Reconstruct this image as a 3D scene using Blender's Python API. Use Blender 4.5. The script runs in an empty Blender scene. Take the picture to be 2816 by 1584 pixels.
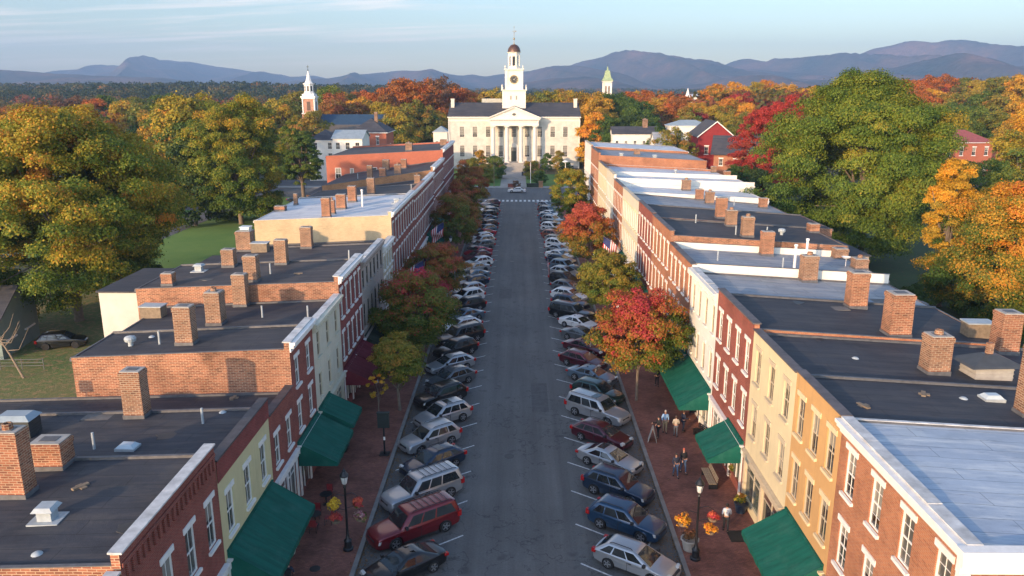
import bpy, bmesh, math, random
import numpy as np
from mathutils import Vector, Matrix

# ------------------------------------------------------------------ camera, sky, sun, exposure
SC = bpy.context.scene
COL = SC.collection
R = math.radians
H = 25.9                      # camera height above the street
F = 2150.0                    # focal length in photograph pixels
TH = math.atan(549 / F)
CT, ST = math.cos(TH), math.sin(TH)
cam = bpy.data.cameras.new('camera')
camo = bpy.data.objects.new('camera', cam)
COL.objects.link(camo)
cam.lens = 36 * F / 2816
cam.sensor_width = 36
cam.clip_start = 0.5
cam.clip_end = 40000
camo.location = (0, 0, H)
camo.rotation_euler = (R(90) - TH, 0, R(0.44))
SC.camera = camo

SUN_EL, SUN_AZ = 11.5, 217.0   # azimuth clockwise from +Y: behind the camera and to the left
sd = Vector((math.sin(R(SUN_AZ)) * math.cos(R(SUN_EL)), math.cos(R(SUN_AZ)) * math.cos(R(SUN_EL)), math.sin(R(SUN_EL))))
sun = bpy.data.lights.new('sun', 'SUN')
sun.energy = 2.15
sun.angle = R(0.9)
sun.color = (1.0, 0.68, 0.41)
suno = bpy.data.objects.new('sun', sun)
suno.rotation_euler = (-sd).to_track_quat('-Z', 'Y').to_euler()
suno.location = (-60, -60, 60)
COL.objects.link(suno)

W = bpy.data.worlds.new('World')
SC.world = W
W.use_nodes = True
wn, wl = W.node_tree.nodes, W.node_tree.links
wn.clear()
wo = wn.new('ShaderNodeOutputWorld')
wb = wn.new('ShaderNodeBackground')
wb.inputs['Strength'].default_value = 0.15
sky = wn.new('ShaderNodeTexSky')
sky.sky_type = 'NISHITA'
sky.sun_disc = False
sky.sun_elevation = R(SUN_EL)
sky.sun_rotation = R(SUN_AZ)
sky.air_density = 1.0
sky.dust_density = 0.6
sky.ozone_density = 2.2
tc = wn.new('ShaderNodeTexCoord')
sep = wn.new('ShaderNodeSeparateXYZ')
wl.new(tc.outputs['Generated'], sep.inputs[0])
def wmath(op, a, b=None, clamp=False):
    n = wn.new('ShaderNodeMath'); n.operation = op; n.use_clamp = clamp
    for i, q in enumerate((a, b)):
        if q is None: continue
        if isinstance(q, (int, float)): n.inputs[i].default_value = q
        else: wl.new(q, n.inputs[i])
    return n.outputs[0]
el = wmath('MAXIMUM', sep.outputs['Z'], 0.01)
den = wmath('ADD', el, 0.06)
cx_ = wmath('DIVIDE', sep.outputs['X'], den)
cy_ = wmath('DIVIDE', sep.outputs['Y'], den)
comb = wn.new('ShaderNodeCombineXYZ')
wl.new(wmath('MULTIPLY', wmath('ADD', cx_, wmath('MULTIPLY', cy_, 0.12)), 0.30), comb.inputs[0])
wl.new(wmath('MULTIPLY', wmath('ADD', cy_, wmath('MULTIPLY', cx_, 0.10)), 1.15), comb.inputs[1])
comb.inputs[2].default_value = 1.37
nz = wn.new('ShaderNodeTexNoise')
nz.inputs['Scale'].default_value = 1.0
nz.inputs['Detail'].default_value = 9
nz.inputs['Roughness'].default_value = 0.56
nz.inputs['Distortion'].default_value = 0.5
wl.new(comb.outputs[0], nz.inputs['Vector'])
mr = wn.new('ShaderNodeMapRange')
mr.inputs['From Min'].default_value = 0.49
mr.inputs['From Max'].default_value = 0.66
wl.new(nz.outputs['Fac'], mr.inputs['Value'])
# the cirrus lies over the left and middle of the sky, thinning to the right
fadex = wn.new('ShaderNodeMapRange')
fadex.inputs['From Min'].default_value = 0.10
fadex.inputs['From Max'].default_value = -0.12
wl.new(sep.outputs['X'], fadex.inputs['Value'])
fadez = wn.new('ShaderNodeMapRange')
fadez.inputs['From Min'].default_value = 0.015
fadez.inputs['From Max'].default_value = 0.07
wl.new(sep.outputs['Z'], fadez.inputs['Value'])
cf = wmath('MULTIPLY', wmath('MULTIPLY', mr.outputs[0], fadex.outputs[0]), fadez.outputs[0])
cf = wmath('MULTIPLY', cf, 0.85, True)
tint = wn.new('ShaderNodeMix'); tint.data_type = 'RGBA'; tint.blend_type = 'MULTIPLY'
tint.inputs['Factor'].default_value = 1.0
wl.new(sky.outputs[0], tint.inputs['A'])
tint.inputs['B'].default_value = (0.95, 0.90, 0.90, 1)
mixc = wn.new('ShaderNodeMix'); mixc.data_type = 'RGBA'
wl.new(cf, mixc.inputs['Factor'])
wl.new(tint.outputs['Result'], mixc.inputs['A'])
mixc.inputs['B'].default_value = (6.6, 5.5, 4.9, 1)
# gain added for fill light: sky brighter on the low sun's side, dimmer ahead
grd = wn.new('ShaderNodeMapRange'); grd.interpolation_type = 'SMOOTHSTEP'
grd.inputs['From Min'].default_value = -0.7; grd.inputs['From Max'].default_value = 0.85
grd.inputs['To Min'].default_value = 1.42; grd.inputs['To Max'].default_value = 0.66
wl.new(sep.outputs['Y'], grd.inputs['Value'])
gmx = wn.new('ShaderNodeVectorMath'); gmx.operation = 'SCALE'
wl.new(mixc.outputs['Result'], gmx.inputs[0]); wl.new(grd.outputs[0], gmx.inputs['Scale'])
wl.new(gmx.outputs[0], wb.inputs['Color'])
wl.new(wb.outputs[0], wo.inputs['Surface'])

SC.view_settings.view_transform = 'Standard'
SC.view_settings.look = 'None'
SC.view_settings.exposure = 1.52
SC.view_settings.gamma = 1
SC.render.engine = 'CYCLES'
SC.cycles.max_bounces = 6
SC.cycles.diffuse_bounces = 3
SC.cycles.glossy_bounces = 3
SC.cycles.transmission_bounces = 3
SC.cycles.volume_bounces = 0
SC.cycles.transparent_max_bounces = 6
SC.cycles.use_denoising = True

rng = random.Random(7)
nrg = np.random.default_rng(11)

# ------------------------------------------------------------------ placing helpers (a pixel of a 2576 wide view -> a point of the place)
S = 2816 / 2576
def gp(x, y, h=0.0):
    u, v = x * S - 1425, y * S - 243
    d = F * (H - h) / (CT * v)
    return u * d / F, (d - (H - h) * ST) / CT
def at_depth(x, y, Y):
    u, v = x * S - 1425, y * S - 243
    k = v * CT / F
    q = k * Y * CT / (1 - k * ST)      # H - z
    d = Y * CT + q * ST
    return u * d / F, H - q

# ------------------------------------------------------------------ object helpers
def tag(o, label=None, cat=None, group=None, kind=None):
    if label: o['label'] = label
    if cat: o['category'] = cat
    if group: o['group'] = group
    if kind: o['kind'] = kind
    return o
def empty(name, loc=(0, 0, 0), rz=0.0, label=None, cat=None, group=None):
    o = bpy.data.objects.new(name, None)
    COL.objects.link(o)
    o.location = loc
    o.rotation_euler = (0, 0, rz)
    o.empty_display_size = 0.3
    return tag(o, label, cat, group)
def mesh_obj(name, me, parent=None, loc=(0, 0, 0), rz=0.0):
    o = bpy.data.objects.new(name, me)
    COL.objects.link(o)
    o.location = loc
    o.rotation_euler = (0, 0, rz)
    if parent: o.parent = parent
    return o
def copy_tree(o, parent=None):
    c = o.copy()
    COL.objects.link(c)
    c.parent = parent
    for ch in list(o.children): copy_tree(ch, c)
    return c

class MB:
    def __init__(s): s.v = []; s.f = []; s.m = []
    def vs(s, pts):
        i = len(s.v); s.v.extend([tuple(p) for p in pts]); return i
    def poly(s, pts, m=0):
        i = s.vs(pts); s.f.append(tuple(range(i, i + len(pts)))); s.m.append(m); return s
    def box(s, x0, x1, y0, y1, z0, z1, m=0):
        if x0 > x1: x0, x1 = x1, x0
        if y0 > y1: y0, y1 = y1, y0
        i = s.vs([(x0, y0, z0), (x1, y0, z0), (x1, y1, z0), (x0, y1, z0), (x0, y0, z1), (x1, y0, z1), (x1, y1, z1), (x0, y1, z1)])
        for q in ((3, 2, 1, 0), (4, 5, 6, 7), (0, 1, 5, 4), (1, 2, 6, 5), (2, 3, 7, 6), (3, 0, 4, 7)):
            s.f.append(tuple(i + k for k in q)); s.m.append(m)
        return s
    def hexa(s, p, m=0):        # 8 points: 4 bottom ring, 4 top ring
        i = s.vs(p)
        for q in ((3, 2, 1, 0), (4, 5, 6, 7), (0, 1, 5, 4), (1, 2, 6, 5), (2, 3, 7, 6), (3, 0, 4, 7)):
            s.f.append(tuple(i + k for k in q)); s.m.append(m)
        return s
    def loft(s, rings, m=0, cap0=True, cap1=True):
        n = len(rings[0])
        idx = [s.vs(r) for r in rings]
        for a in range(len(rings) - 1):
            for k in range(n):
                k2 = (k + 1) % n
                s.f.append((idx[a] + k, idx[a] + k2, idx[a + 1] + k2, idx[a + 1] + k)); s.m.append(m)
        if cap0: s.f.append(tuple(idx[0] + k for k in reversed(range(n)))); s.m.append(m)
        if cap1: s.f.append(tuple(idx[-1] + k for k in range(n))); s.m.append(m)
        return s
    def lathe(s, prof, c=(0, 0), n=12, m=0, rot=0.0):   # prof: (radius, z)
        return s.loft([[(c[0] + r * math.cos(rot + 2 * math.pi * k / n), c[1] + r * math.sin(rot + 2 * math.pi * k / n), z) for k in range(n)] for r, z in prof], m)
    def tube(s, pts, radii, n=7, m=0):
        pts = [Vector(p) for p in pts]
        if not hasattr(radii, '__len__'): radii = [radii] * len(pts)
        rings = []
        for i, p in enumerate(pts):
            t = (pts[min(i + 1, len(pts) - 1)] - pts[max(i - 1, 0)])
            t.normalize()
            a = t.cross(Vector((0.13, 0.97, 0.21))); a.normalize(); b = t.cross(a)
            rings.append([tuple(p + (a * math.cos(2 * math.pi * k / n) + b * math.sin(2 * math.pi * k / n)) * radii[i]) for k in range(n)])
        return s.loft(rings, m)
    def mesh(s, name, mats, smooth=None):
        me = bpy.data.meshes.new(name)
        me.from_pydata(s.v, [], s.f)
        for mt in (mats if isinstance(mats, (list, tuple)) else [mats]): me.materials.append(mt)
        me.polygons.foreach_set('material_index', s.m)
        me.update()
        n = len(me.loops)
        uv = me.uv_layers.new(name='UVMap')
        nor = np.zeros(len(me.polygons) * 3); me.polygons.foreach_get('normal', nor); nor = np.abs(nor.reshape(-1, 3))
        co = np.zeros(len(me.vertices) * 3); me.vertices.foreach_get('co', co); co = co.reshape(-1, 3)
        vi = np.zeros(n, dtype=np.int32); me.loops.foreach_get('vertex_index', vi)
        tot = np.zeros(len(me.polygons), dtype=np.int32); me.polygons.foreach_get('loop_total', tot)
        ax = np.repeat(np.argmax(nor + np.array([0.0, 0.001, 0.05]), axis=1), tot)
        p = co[vi]
        u = np.where(ax == 0, p[:, 1], p[:, 0]); v = np.where(ax == 2, p[:, 1], p[:, 2])
        uv.data.foreach_set('uv', np.stack([u, v], 1).ravel())
        if smooth is not None:
            bm = bmesh.new(); bm.from_mesh(me)
            bmesh.ops.remove_doubles(bm, verts=bm.verts, dist=0.0005)
            bmesh.ops.recalc_face_normals(bm, faces=bm.faces)
            for f in bm.faces: f.smooth = True
            for e in bm.edges:
                e.smooth = not (len(e.link_faces) != 2 or e.calc_face_angle(0) > R(smooth))
            bm.to_mesh(me); bm.free()
        return me
    def build(s, name, mats, parent=None, loc=(0, 0, 0), rz=0.0, smooth=None):
        return mesh_obj(name, s.mesh(name, mats, smooth), parent, loc, rz)

# ------------------------------------------------------------------ materials
MATS = {}
def newmat(name):
    m = bpy.data.materials.new(name); m.use_nodes = True
    nt = m.node_tree; b = nt.nodes['Principled BSDF']
    return m, nt, b
def N(nt, kind, **kw):
    n = nt.nodes.new(kind)
    for k, v in kw.items():
        if k in n.inputs: n.inputs[k].default_value = v
        else: setattr(n, k, v)
    return n
def c4(c): return (c[0], c[1], c[2], 1)
def mul(c, k): return (c[0] * k, c[1] * k, c[2] * k)
def coords(nt, which='Object', scale=(1, 1, 1)):
    t = N(nt, 'ShaderNodeTexCoord'); mp = N(nt, 'ShaderNodeMapping')
    mp.inputs['Scale'].default_value = scale
    nt.links.new(t.outputs[which], mp.inputs[0]); return mp.outputs[0]
def noise(nt, vec, scale, detail=4, rough=0.6):
    n = N(nt, 'ShaderNodeTexNoise', Scale=scale, Detail=detail, Roughness=rough)
    nt.links.new(vec, n.inputs['Vector']); return n.outputs['Fac']
def ramp(nt, fac, stops):
    r = N(nt, 'ShaderNodeValToRGB')
    e = r.color_ramp.elements
    while len(e) < len(stops): e.new(0.5)
    for i, (p, c) in enumerate(stops): e[i].position = p; e[i].color = c4(c)
    nt.links.new(fac, r.inputs[0]); return r.outputs[0]
def mix(nt, fac, a, b, mode='MIX'):
    n = N(nt, 'ShaderNodeMix', data_type='RGBA', blend_type=mode)
    for k, q in (('Factor', fac), ('A', a), ('B', b)):
        if isinstance(q, (int, float)): n.inputs[k].default_value = q
        elif isinstance(q, tuple): n.inputs[k].default_value = c4(q)
        else: nt.links.new(q, n.inputs[k])
    return n.outputs['Result']
def bump(nt, b, h, strength=0.4, dist=0.02):
    n = N(nt, 'ShaderNodeBump', Strength=strength, Distance=dist)
    nt.links.new(h, n.inputs['Height']); nt.links.new(n.outputs[0], b.inputs['Normal'])

def plain(name, col, rough=0.6, var=0.18, scale=1.5, metal=0.0, coat=0.0, bmp=0.0, spec=0.5):
    if name in MATS: return MATS[name]
    m, nt, b = newmat(name)
    v = coords(nt)
    f = noise(nt, v, scale, 6)
    nt.links.new(ramp(nt, f, [(0.28, mul(col, 1 - var)), (0.72, mul(col, 1 + var))]), b.inputs['Base Color'])
    b.inputs['Roughness'].default_value = rough
    b.inputs['Metallic'].default_value = metal
    b.inputs['Coat Weight'].default_value = coat
    b.inputs['Coat Roughness'].default_value = 0.06
    b.inputs['Specular IOR Level'].default_value = spec
    if bmp: bump(nt, b, noise(nt, v, scale * 8, 5), bmp, 0.02)
    MATS[name] = m; return m
def brick(name, c1, c2, mortar, w=0.26, h=0.085, stain=0.35, ms=0.010, bk=0.25):
    if name in MATS: return MATS[name]
    m, nt, b = newmat(name)
    uv = coords(nt, 'UV')
    br = N(nt, 'ShaderNodeTexBrick', Scale=1.0)
    br.inputs['Color1'].default_value = c4(c1); br.inputs['Color2'].default_value = c4(c2); br.inputs['Mortar'].default_value = c4(mortar)
    br.inputs['Mortar Size'].default_value = ms; br.inputs['Brick Width'].default_value = w; br.inputs['Row Height'].default_value = h
    br.inputs['Bias'].default_value = -0.1
    wob = N(nt, 'ShaderNodeTexNoise', Scale=0.9, Detail=2)
    nt.links.new(uv, wob.inputs['Vector'])
    ad = N(nt, 'ShaderNodeVectorMath', operation='MULTIPLY_ADD')
    nt.links.new(wob.outputs['Color'], ad.inputs[0]); ad.inputs[1].default_value = (0.05, 0.05, 0); nt.links.new(uv, ad.inputs[2])
    nt.links.new(ad.outputs[0], br.inputs['Vector'])
    ob = coords(nt)
    big = noise(nt, ob, 0.45, 6, 0.65)
    c = mix(nt, 1.0, br.outputs['Color'], ramp(nt, big, [(0.3, (1 - stain,) * 3), (0.55, (1, 1, 1)), (0.8, (1 + stain * .5, 1 + stain * .45, 1 + stain * .4))]), 'MULTIPLY')
    st = noise(nt, coords(nt, 'Object', (1.2, 1.2, 5.0)), 1.0, 5, 0.7)
    c = mix(nt, ramp(nt, st, [(0.56, (0, 0, 0)), (0.72, (.5, .5, .5))]), c, mul(c1, 0.45))
    nt.links.new(c, b.inputs['Base Color'])
    b.inputs['Roughness'].default_value = 0.88
    b.inputs['Specular IOR Level'].default_value = 0.25
    bump(nt, b, br.outputs['Fac'], -bk, 0.01)
    MATS[name] = m; return m
def stucco(name, col, stain=0.12):
    if name in MATS: return MATS[name]
    m, nt, b = newmat(name)
    ob = coords(nt)
    big = noise(nt, ob, 0.5, 7, 0.7)
    streak = noise(nt, coords(nt, 'Object', (2.5, 2.5, 0.25)), 1.0, 5, 0.6)
    c = ramp(nt, big, [(0.3, mul(col, 1 - stain)), (0.65, mul(col, 1.05))])
    c = mix(nt, ramp(nt, streak, [(0.55, (0, 0, 0)), (0.78, (.45,) * 3)]), c, mul(col, 0.6))
    nt.links.new(c, b.inputs['Base Color'])
    b.inputs['Roughness'].default_value = 0.85
    bump(nt, b, noise(nt, ob, 14, 5), 0.25, 0.02)
    MATS[name] = m; return m
def roofing(name, col, seam=0.5, tone=0.45, rough=0.75, seamdir=(0.28, 0.9)):
    if name in MATS: return MATS[name]
    m, nt, b = newmat(name)
    ob = coords(nt)
    big = noise(nt, ob, 0.22, 8, 0.72)
    st = noise(nt, coords(nt, 'Object', (0.25, 1.6, 1)), 1.0, 6, 0.7)
    c = ramp(nt, big, [(0.25, mul(col, 1 - tone)), (0.5, col), (0.8, mul(col, 1 + tone))])
    c = mix(nt, ramp(nt, st, [(0.48, (0, 0, 0)), (0.70, (.75,) * 3)]), c, (col[0] * 1.8 + .018, col[1] * 1.6 + .014, col[2] * 1.35 + .010))
    sc_ = noise(nt, coords(nt, 'Object', (0.9, 4.5, 1)), 1.0, 7, 0.75)
    c = mix(nt, ramp(nt, sc_, [(0.58, (0, 0, 0)), (0.72, (.55,) * 3)]), c, mul(col, .35))
    pud = noise(nt, ob, 0.35, 3, 0.5)
    c = mix(nt, ramp(nt, pud, [(0.60, (0, 0, 0)), (0.63, (.35,) * 3)]), c, (col[0] * 1.5 + .02, col[1] * 1.4 + .018, col[2] * 1.2 + .014))
    br = N(nt, 'ShaderNodeTexBrick', Scale=1.0)
    br.inputs['Color1'].default_value = (1, 1, 1, 1); br.inputs['Color2'].default_value = (0.93, 0.93, 0.95, 1)
    br.inputs['Mortar'].default_value = (1 - seam, 1 - seam, 1 - seam, 1)
    br.inputs['Mortar Size'].default_value = 0.018; br.inputs['Brick Width'].default_value = 5.5; br.inputs['Row Height'].default_value = 0.95
    wob = N(nt, 'ShaderNodeTexNoise', Scale=0.5, Detail=3)
    nt.links.new(ob, wob.inputs['Vector'])
    ad = N(nt, 'ShaderNodeVectorMath', operation='MULTIPLY_ADD')
    nt.links.new(wob.outputs['Color'], ad.inputs[0]); ad.inputs[1].default_value = (0.3, 0.3, 0); nt.links.new(ob, ad.inputs[2])
    nt.links.new(ad.outputs[0], br.inputs['Vector'])
    c = mix(nt, 1.0, c, br.outputs['Color'], 'MULTIPLY')
    nt.links.new(c, b.inputs['Base Color'])
    b.inputs['Roughness'].default_value = rough
    b.inputs['Specular IOR Level'].default_value = 0.35
    bump(nt, b, noise(nt, ob, 3.0, 8, 0.7), 0.35, 0.05)
    MATS[name] = m; return m
def glassmat(name, dark, light, rough=0.06, blind=False):
    if name in MATS: return MATS[name]
    m, nt, b = newmat(name)
    oi = N(nt, 'ShaderNodeObjectInfo')
    v = coords(nt, 'Object', (1, 1, 1))
    f = noise(nt, v, 1.1, 3)
    ad = N(nt, 'ShaderNodeMath', operation='ADD'); nt.links.new(f, ad.inputs[0])
    ml = N(nt, 'ShaderNodeMath', operation='MULTIPLY'); nt.links.new(oi.outputs['Random'], ml.inputs[0]); ml.inputs[1].default_value = 0.5
    nt.links.new(ml.outputs[0], ad.inputs[1])
    base_ = ramp(nt, ad.outputs[0], [(0.5, dark), (0.98, light)])
    if blind:
        tc_ = N(nt, 'ShaderNodeTexCoord'); sx = N(nt, 'ShaderNodeSeparateXYZ'); nt.links.new(tc_.outputs['Object'], sx.inputs[0])
        r2 = N(nt, 'ShaderNodeMath', operation='MULTIPLY_ADD'); nt.links.new(oi.outputs['Random'], r2.inputs[0]); r2.inputs[1].default_value = 2.9; r2.inputs[2].default_value = .45
        gt_ = N(nt, 'ShaderNodeMath', operation='GREATER_THAN'); nt.links.new(sx.outputs['Z'], gt_.inputs[0]); nt.links.new(r2.outputs[0], gt_.inputs[1])
        base_ = mix(nt, gt_.outputs[0], base_, (.25, .235, .20))
    nt.links.new(base_, b.inputs['Base Color'])
    b.inputs['Roughness'].default_value = rough
    b.inputs['Specular IOR Level'].default_value = 0.8
    MATS[name] = m; return m

RED = brick('brick_red', (0.27, 0.062, 0.042), (0.20, 0.045, 0.034), (0.27, 0.15, 0.12))
RED2 = brick('brick_crimson', (0.25, 0.045, 0.038), (0.19, 0.036, 0.032), (0.24, 0.12, 0.10))
ORG = brick('brick_orange', (0.42, 0.155, 0.07), (0.30, 0.10, 0.052), (0.36, 0.25, 0.17))
OLD = brick('brick_old', (0.35, 0.13, 0.07), (0.14, 0.048, 0.032), (0.42, 0.29, 0.19), ms=0.017, h=0.11, w=0.34, bk=.6, stain=.55)
BRN = brick('brick_brown', (0.36, 0.175, 0.075), (0.26, 0.115, 0.055), (0.34, 0.24, 0.15))
CHB = brick('brick_chimney', (0.29, 0.13, 0.072), (0.12, 0.05, 0.034), (0.36, 0.28, 0.20), w=0.32, h=0.115, ms=0.020, bk=.7, stain=.5)
YLB = brick('brick_painted_yellow', (0.54, 0.43, 0.27), (0.50, 0.39, 0.24), (0.34, 0.26, 0.16), ms=.006, stain=.2)
FLR = brick('brick_paint_red', (0.42, 0.135, 0.080), (0.37, 0.115, 0.068), (0.36, 0.14, 0.095), ms=.005, stain=.14)
WHB = brick('brick_painted_white', (0.70, 0.68, 0.63), (0.64, 0.62, 0.58), (0.52, 0.50, 0.46), ms=.006, stain=.15)
PAVE = brick('brick_paving', (0.28, 0.105, 0.075), (0.18, 0.068, 0.052), (0.13, 0.08, 0.06), w=0.22, h=0.11, ms=.012, stain=.5)
CREAM = stucco('stucco_cream', (0.60, 0.51, 0.32))
OCHRE = stucco('stucco_ochre', (0.50, 0.295, 0.12))
PALEY = stucco('stucco_pale_yellow', (0.56, 0.49, 0.27))
IVORY = stucco('stucco_ivory', (0.58, 0.54, 0.42))
WHITE = stucco('stucco_white', (0.72, 0.69, 0.62))
GREYB = stucco('stucco_greige', (0.36, 0.30, 0.26), .2)
TAN = stucco('stucco_tan', (0.46, 0.40, 0.28), .2)
TRIM = plain('trim_white', (0.74, 0.72, 0.68), 0.55, 0.10, 3)
TRIMT = plain('trim_tan', (0.50, 0.42, 0.30), 0.6, 0.12, 3)
TRIMC = plain('trim_cream', (0.68, 0.55, 0.34), 0.6, 0.10, 3)
COPE = plain('coping_white_metal', (0.50, 0.50, 0.49), 0.55, 0.38, 1.4)
COPD = plain('coping_dark', (0.055, 0.05, 0.055), 0.6, 0.4, 2)
COPB = plain('coping_brown', (0.10, 0.085, 0.085), 0.6, 0.4, 2)
RDK = roofing('roof_dark_membrane', (0.040, 0.042, 0.050))
RDK2 = roofing('roof_charcoal', (0.052, 0.050, 0.055))
RGR = roofing('roof_grey_membrane', (0.25, 0.27, 0.295), tone=.35)
RWH = roofing('roof_white_membrane', (0.50, 0.54, 0.58), tone=.22, seam=.3)
RBL = roofing('roof_pale_blue_grey', (0.36, 0.42, 0.49), tone=.25, seam=.45)
SLATE = roofing('roof_slate', (0.050, 0.052, 0.062), tone=.3, seam=.2)
METB = plain('roof_blue_metal', (0.26, 0.32, 0.36), 0.45, 0.15, 1)
GLASS = glassmat('window_glass', (0.010, 0.012, 0.014), (0.12, 0.115, 0.10), .06, True)
SHOPG = glassmat('shop_glass', (0.02, 0.028, 0.028), (0.10, 0.12, 0.10), 0.04)
def canvas(name, col):
    m, nt, b = newmat(name)
    a = noise(nt, coords(nt, 'Object', (.5, 3.2, .5)), 1.0, 4, .6); d = noise(nt, coords(nt), 1.1, 6, .7)
    c = ramp(nt, a, [(.35, mul(col, .80)), (.6, mul(col, 1.12))])
    c = mix(nt, ramp(nt, d, [(.5, (0, 0, 0)), (.75, (.5,) * 3)]), c, (col[0] * 1.2 + .035, col[1] * 1.1 + .03, col[2] * 1.1 + .03))
    nt.links.new(c, b.inputs['Base Color']); b.inputs['Roughness'].default_value = .8; b.inputs['Specular IOR Level'].default_value = .2
    bump(nt, b, noise(nt, coords(nt, 'Object', (1.2, 2.4, 1.2)), 1.0, 4, .6), .5, .08)
    MATS[name] = m; return m
AWG = canvas('awning_green', (0.006, 0.092, 0.068)); AWM = canvas('awning_maroon', (0.12, 0.016, 0.025)); AWD = canvas('awning_olive', (0.03, 0.04, 0.028))
AWW = canvas('awning_white', (0.60, 0.60, 0.58)); AWB = canvas('awning_blue', (0.02, 0.12, 0.33))
BLK = plain('iron_black', (0.012, 0.013, 0.015), 0.4, 0.2, 4)
METAL = plain('vent_metal', (0.34, 0.38, 0.40), 0.45, 0.2, 3)
WOOD = plain('wood_weathered', (0.20, 0.15, 0.10), 0.8, 0.3, 5)
STONE = plain('stone_grey', (0.34, 0.32, 0.29), 0.85, 0.2, 2, bmp=.3)
KERB = plain('kerb_stone', (0.20, 0.185, 0.17), 0.85, 0.25, 1.3, bmp=.3)
LEAD = plain('flashing_lead', (0.10, 0.10, 0.105), 0.6, 0.3, 3)
BARK = plain('bark', (0.16, 0.125, 0.095), 0.9, 0.35, 3, bmp=.8)
CONC = plain('path_concrete', (0.30, 0.28, 0.25), 0.9, 0.2, 0.6, bmp=.2)
DOORM = plain('door_paint', (0.10, 0.05, 0.04), 0.5, 0.2, 2)
PAINT = plain('road_paint', (0.50, 0.51, 0.50), 0.7, 0.45, 5)

# asphalt with lengthwise wear, cracks and patches
def asphalt():
    m, nt, b = newmat('asphalt')
    ob = coords(nt)
    lon = noise(nt, coords(nt, 'Object', (0.9, 0.03, 1)), 1.0, 5, 0.6)
    big = noise(nt, ob, 0.10, 6, 0.7)
    c = ramp(nt, lon, [(0.3, (0.082, 0.082, 0.080)), (0.7, (0.128, 0.127, 0.124))])
    c = mix(nt, 1.0, c, ramp(nt, big, [(0.3, (.78,) * 3), (0.7, (1.18,) * 3)]), 'MULTIPLY')
    fine = noise(nt, ob, 9, 3)
    c = mix(nt, 1.0, c, ramp(nt, fine, [(0.3, (.86,) * 3), (0.7, (1.14,) * 3)]), 'MULTIPLY')
    # cracks
    t = N(nt, 'ShaderNodeTexVoronoi', Scale=1.0, feature='DISTANCE_TO_EDGE')
    wob = N(nt, 'ShaderNodeTexNoise', Scale=0.6, Detail=5); nt.links.new(ob, wob.inputs['Vector'])
    ad = N(nt, 'ShaderNodeVectorMath', operation='MULTIPLY_ADD')
    nt.links.new(wob.outputs['Color'], ad.inputs[0]); ad.inputs[1].default_value = (1.6, 1.6, 0)
    nt.links.new(coords(nt, 'Object', (0.28, 0.07, 1)), ad.inputs[2])
    nt.links.new(ad.outputs[0], t.inputs['Vector'])
    c = mix(nt, ramp(nt, t.outputs['Distance'], [(0.0, (.7,) * 3), (0.012, (0, 0, 0))]), c, (0.022, 0.022, 0.024))
    # old oil spots
    sp = noise(nt, ob, 0.8, 2)
    c = mix(nt, ramp(nt, sp, [(0.62, (0, 0, 0)), (0.74, (.6,) * 3)]), c, (0.040, 0.040, 0.041))
    nt.links.new(c, b.inputs['Base Color'])
    b.inputs['Roughness'].default_value = 0.82
    bump(nt, b, noise(nt, ob, 25, 4), 0.3, 0.01)
    return m
ASPH = asphalt()
def turf(name, a, b2, leafc, leafamt):
    m, nt, b = newmat(name)
    ob = coords(nt)
    f = noise(nt, ob, 0.09, 8, 0.7)
    c = ramp(nt, f, [(0.3, a), (0.65, b2)])
    lf = noise(nt, ob, 1.6, 6, 0.75)
    c = mix(nt, ramp(nt, lf, [(leafamt, (0, 0, 0)), (leafamt + .08, (.8,) * 3)]), c, leafc)
    nt.links.new(c, b.inputs['Base Color'])
    b.inputs['Roughness'].default_value = 0.95
    bump(nt, b, noise(nt, ob, 4, 6), 0.7, 0.1)
    return m
GRASS = turf('lawn_grass', (0.075, 0.17, 0.025), (0.13, 0.22, 0.035), (0.16, 0.11, 0.03), 0.66)
FIELD = turf('field_ground', (0.028, 0.045, 0.014), (0.075, 0.065, 0.028), (0.15, 0.08, 0.03), 0.58)
BANK = turf('leafy_bank', (0.15, 0.135, 0.045), (0.09, 0.15, 0.03), (0.30, 0.18, 0.08), 0.50)

# ------------------------------------------------------------------ ground, roads, pavements
KL, KR = -8.9, 9.2           # kerbs
FL_, FR_ = 14.1, 14.5        # facades
def hill(x, y):
    h = 16 * math.exp(-(((x - 330) / 170) ** 2 + ((y - 480) / 190) ** 2))
    h += 5 * math.exp(-(((x - 120) / 90) ** 2 + ((y - 420) / 120) ** 2))
    h += 8 * math.exp(-(((x + 420) / 260) ** 2 + ((y - 900) / 260) ** 2))
    h += 9 * math.exp(-(((y - 2300) / 600) ** 2))
    h += 16 * math.exp(-(((y - 1250) / 330) ** 2)) / (1 + math.exp((x + 60) / 90))
    r = math.hypot(x, y)
    return h * min(1, max(0, (r - 220) / 120))
gm = MB()
def axis(vals): return sorted(set(vals))
gx = axis(list(range(-600, 601, 30)) + [s_ * v for s_ in (-1, 1) for v in (700, 850, 1050, 1400, 1900, 2600, 3600, 5000, 7500, 11000)])
gy = axis(list(range(-150, 901, 30)) + [-600, -2500, 1000, 1150, 1350, 1600, 1900, 2300, 2800, 3400, 4200, 5500, 8000, 12000])
for y in gy:
    for x in gx: gm.v.append((x, y, hill(x, y) - 0.02))
nx = len(gx)
for j in range(len(gy) - 1):
    for i in range(nx - 1):
        gm.f.append((j * nx + i, j * nx + i + 1, (j + 1) * nx + i + 1, (j + 1) * nx + i)); gm.m.append(0)
tag(gm.build('ground', FIELD, smooth=180), kind='structure')
def sheet(name, rects, z, mat):
    m = MB()
    for (x0, x1, y0, y1) in rects: m.poly([(x0, y0, z), (x1, y0, z), (x1, y1, z), (x0, y1, z)])
    return tag(m.build(name, mat), kind='structure')
CS0, CS1 = 192.0, 209.0      # cross street
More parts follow.
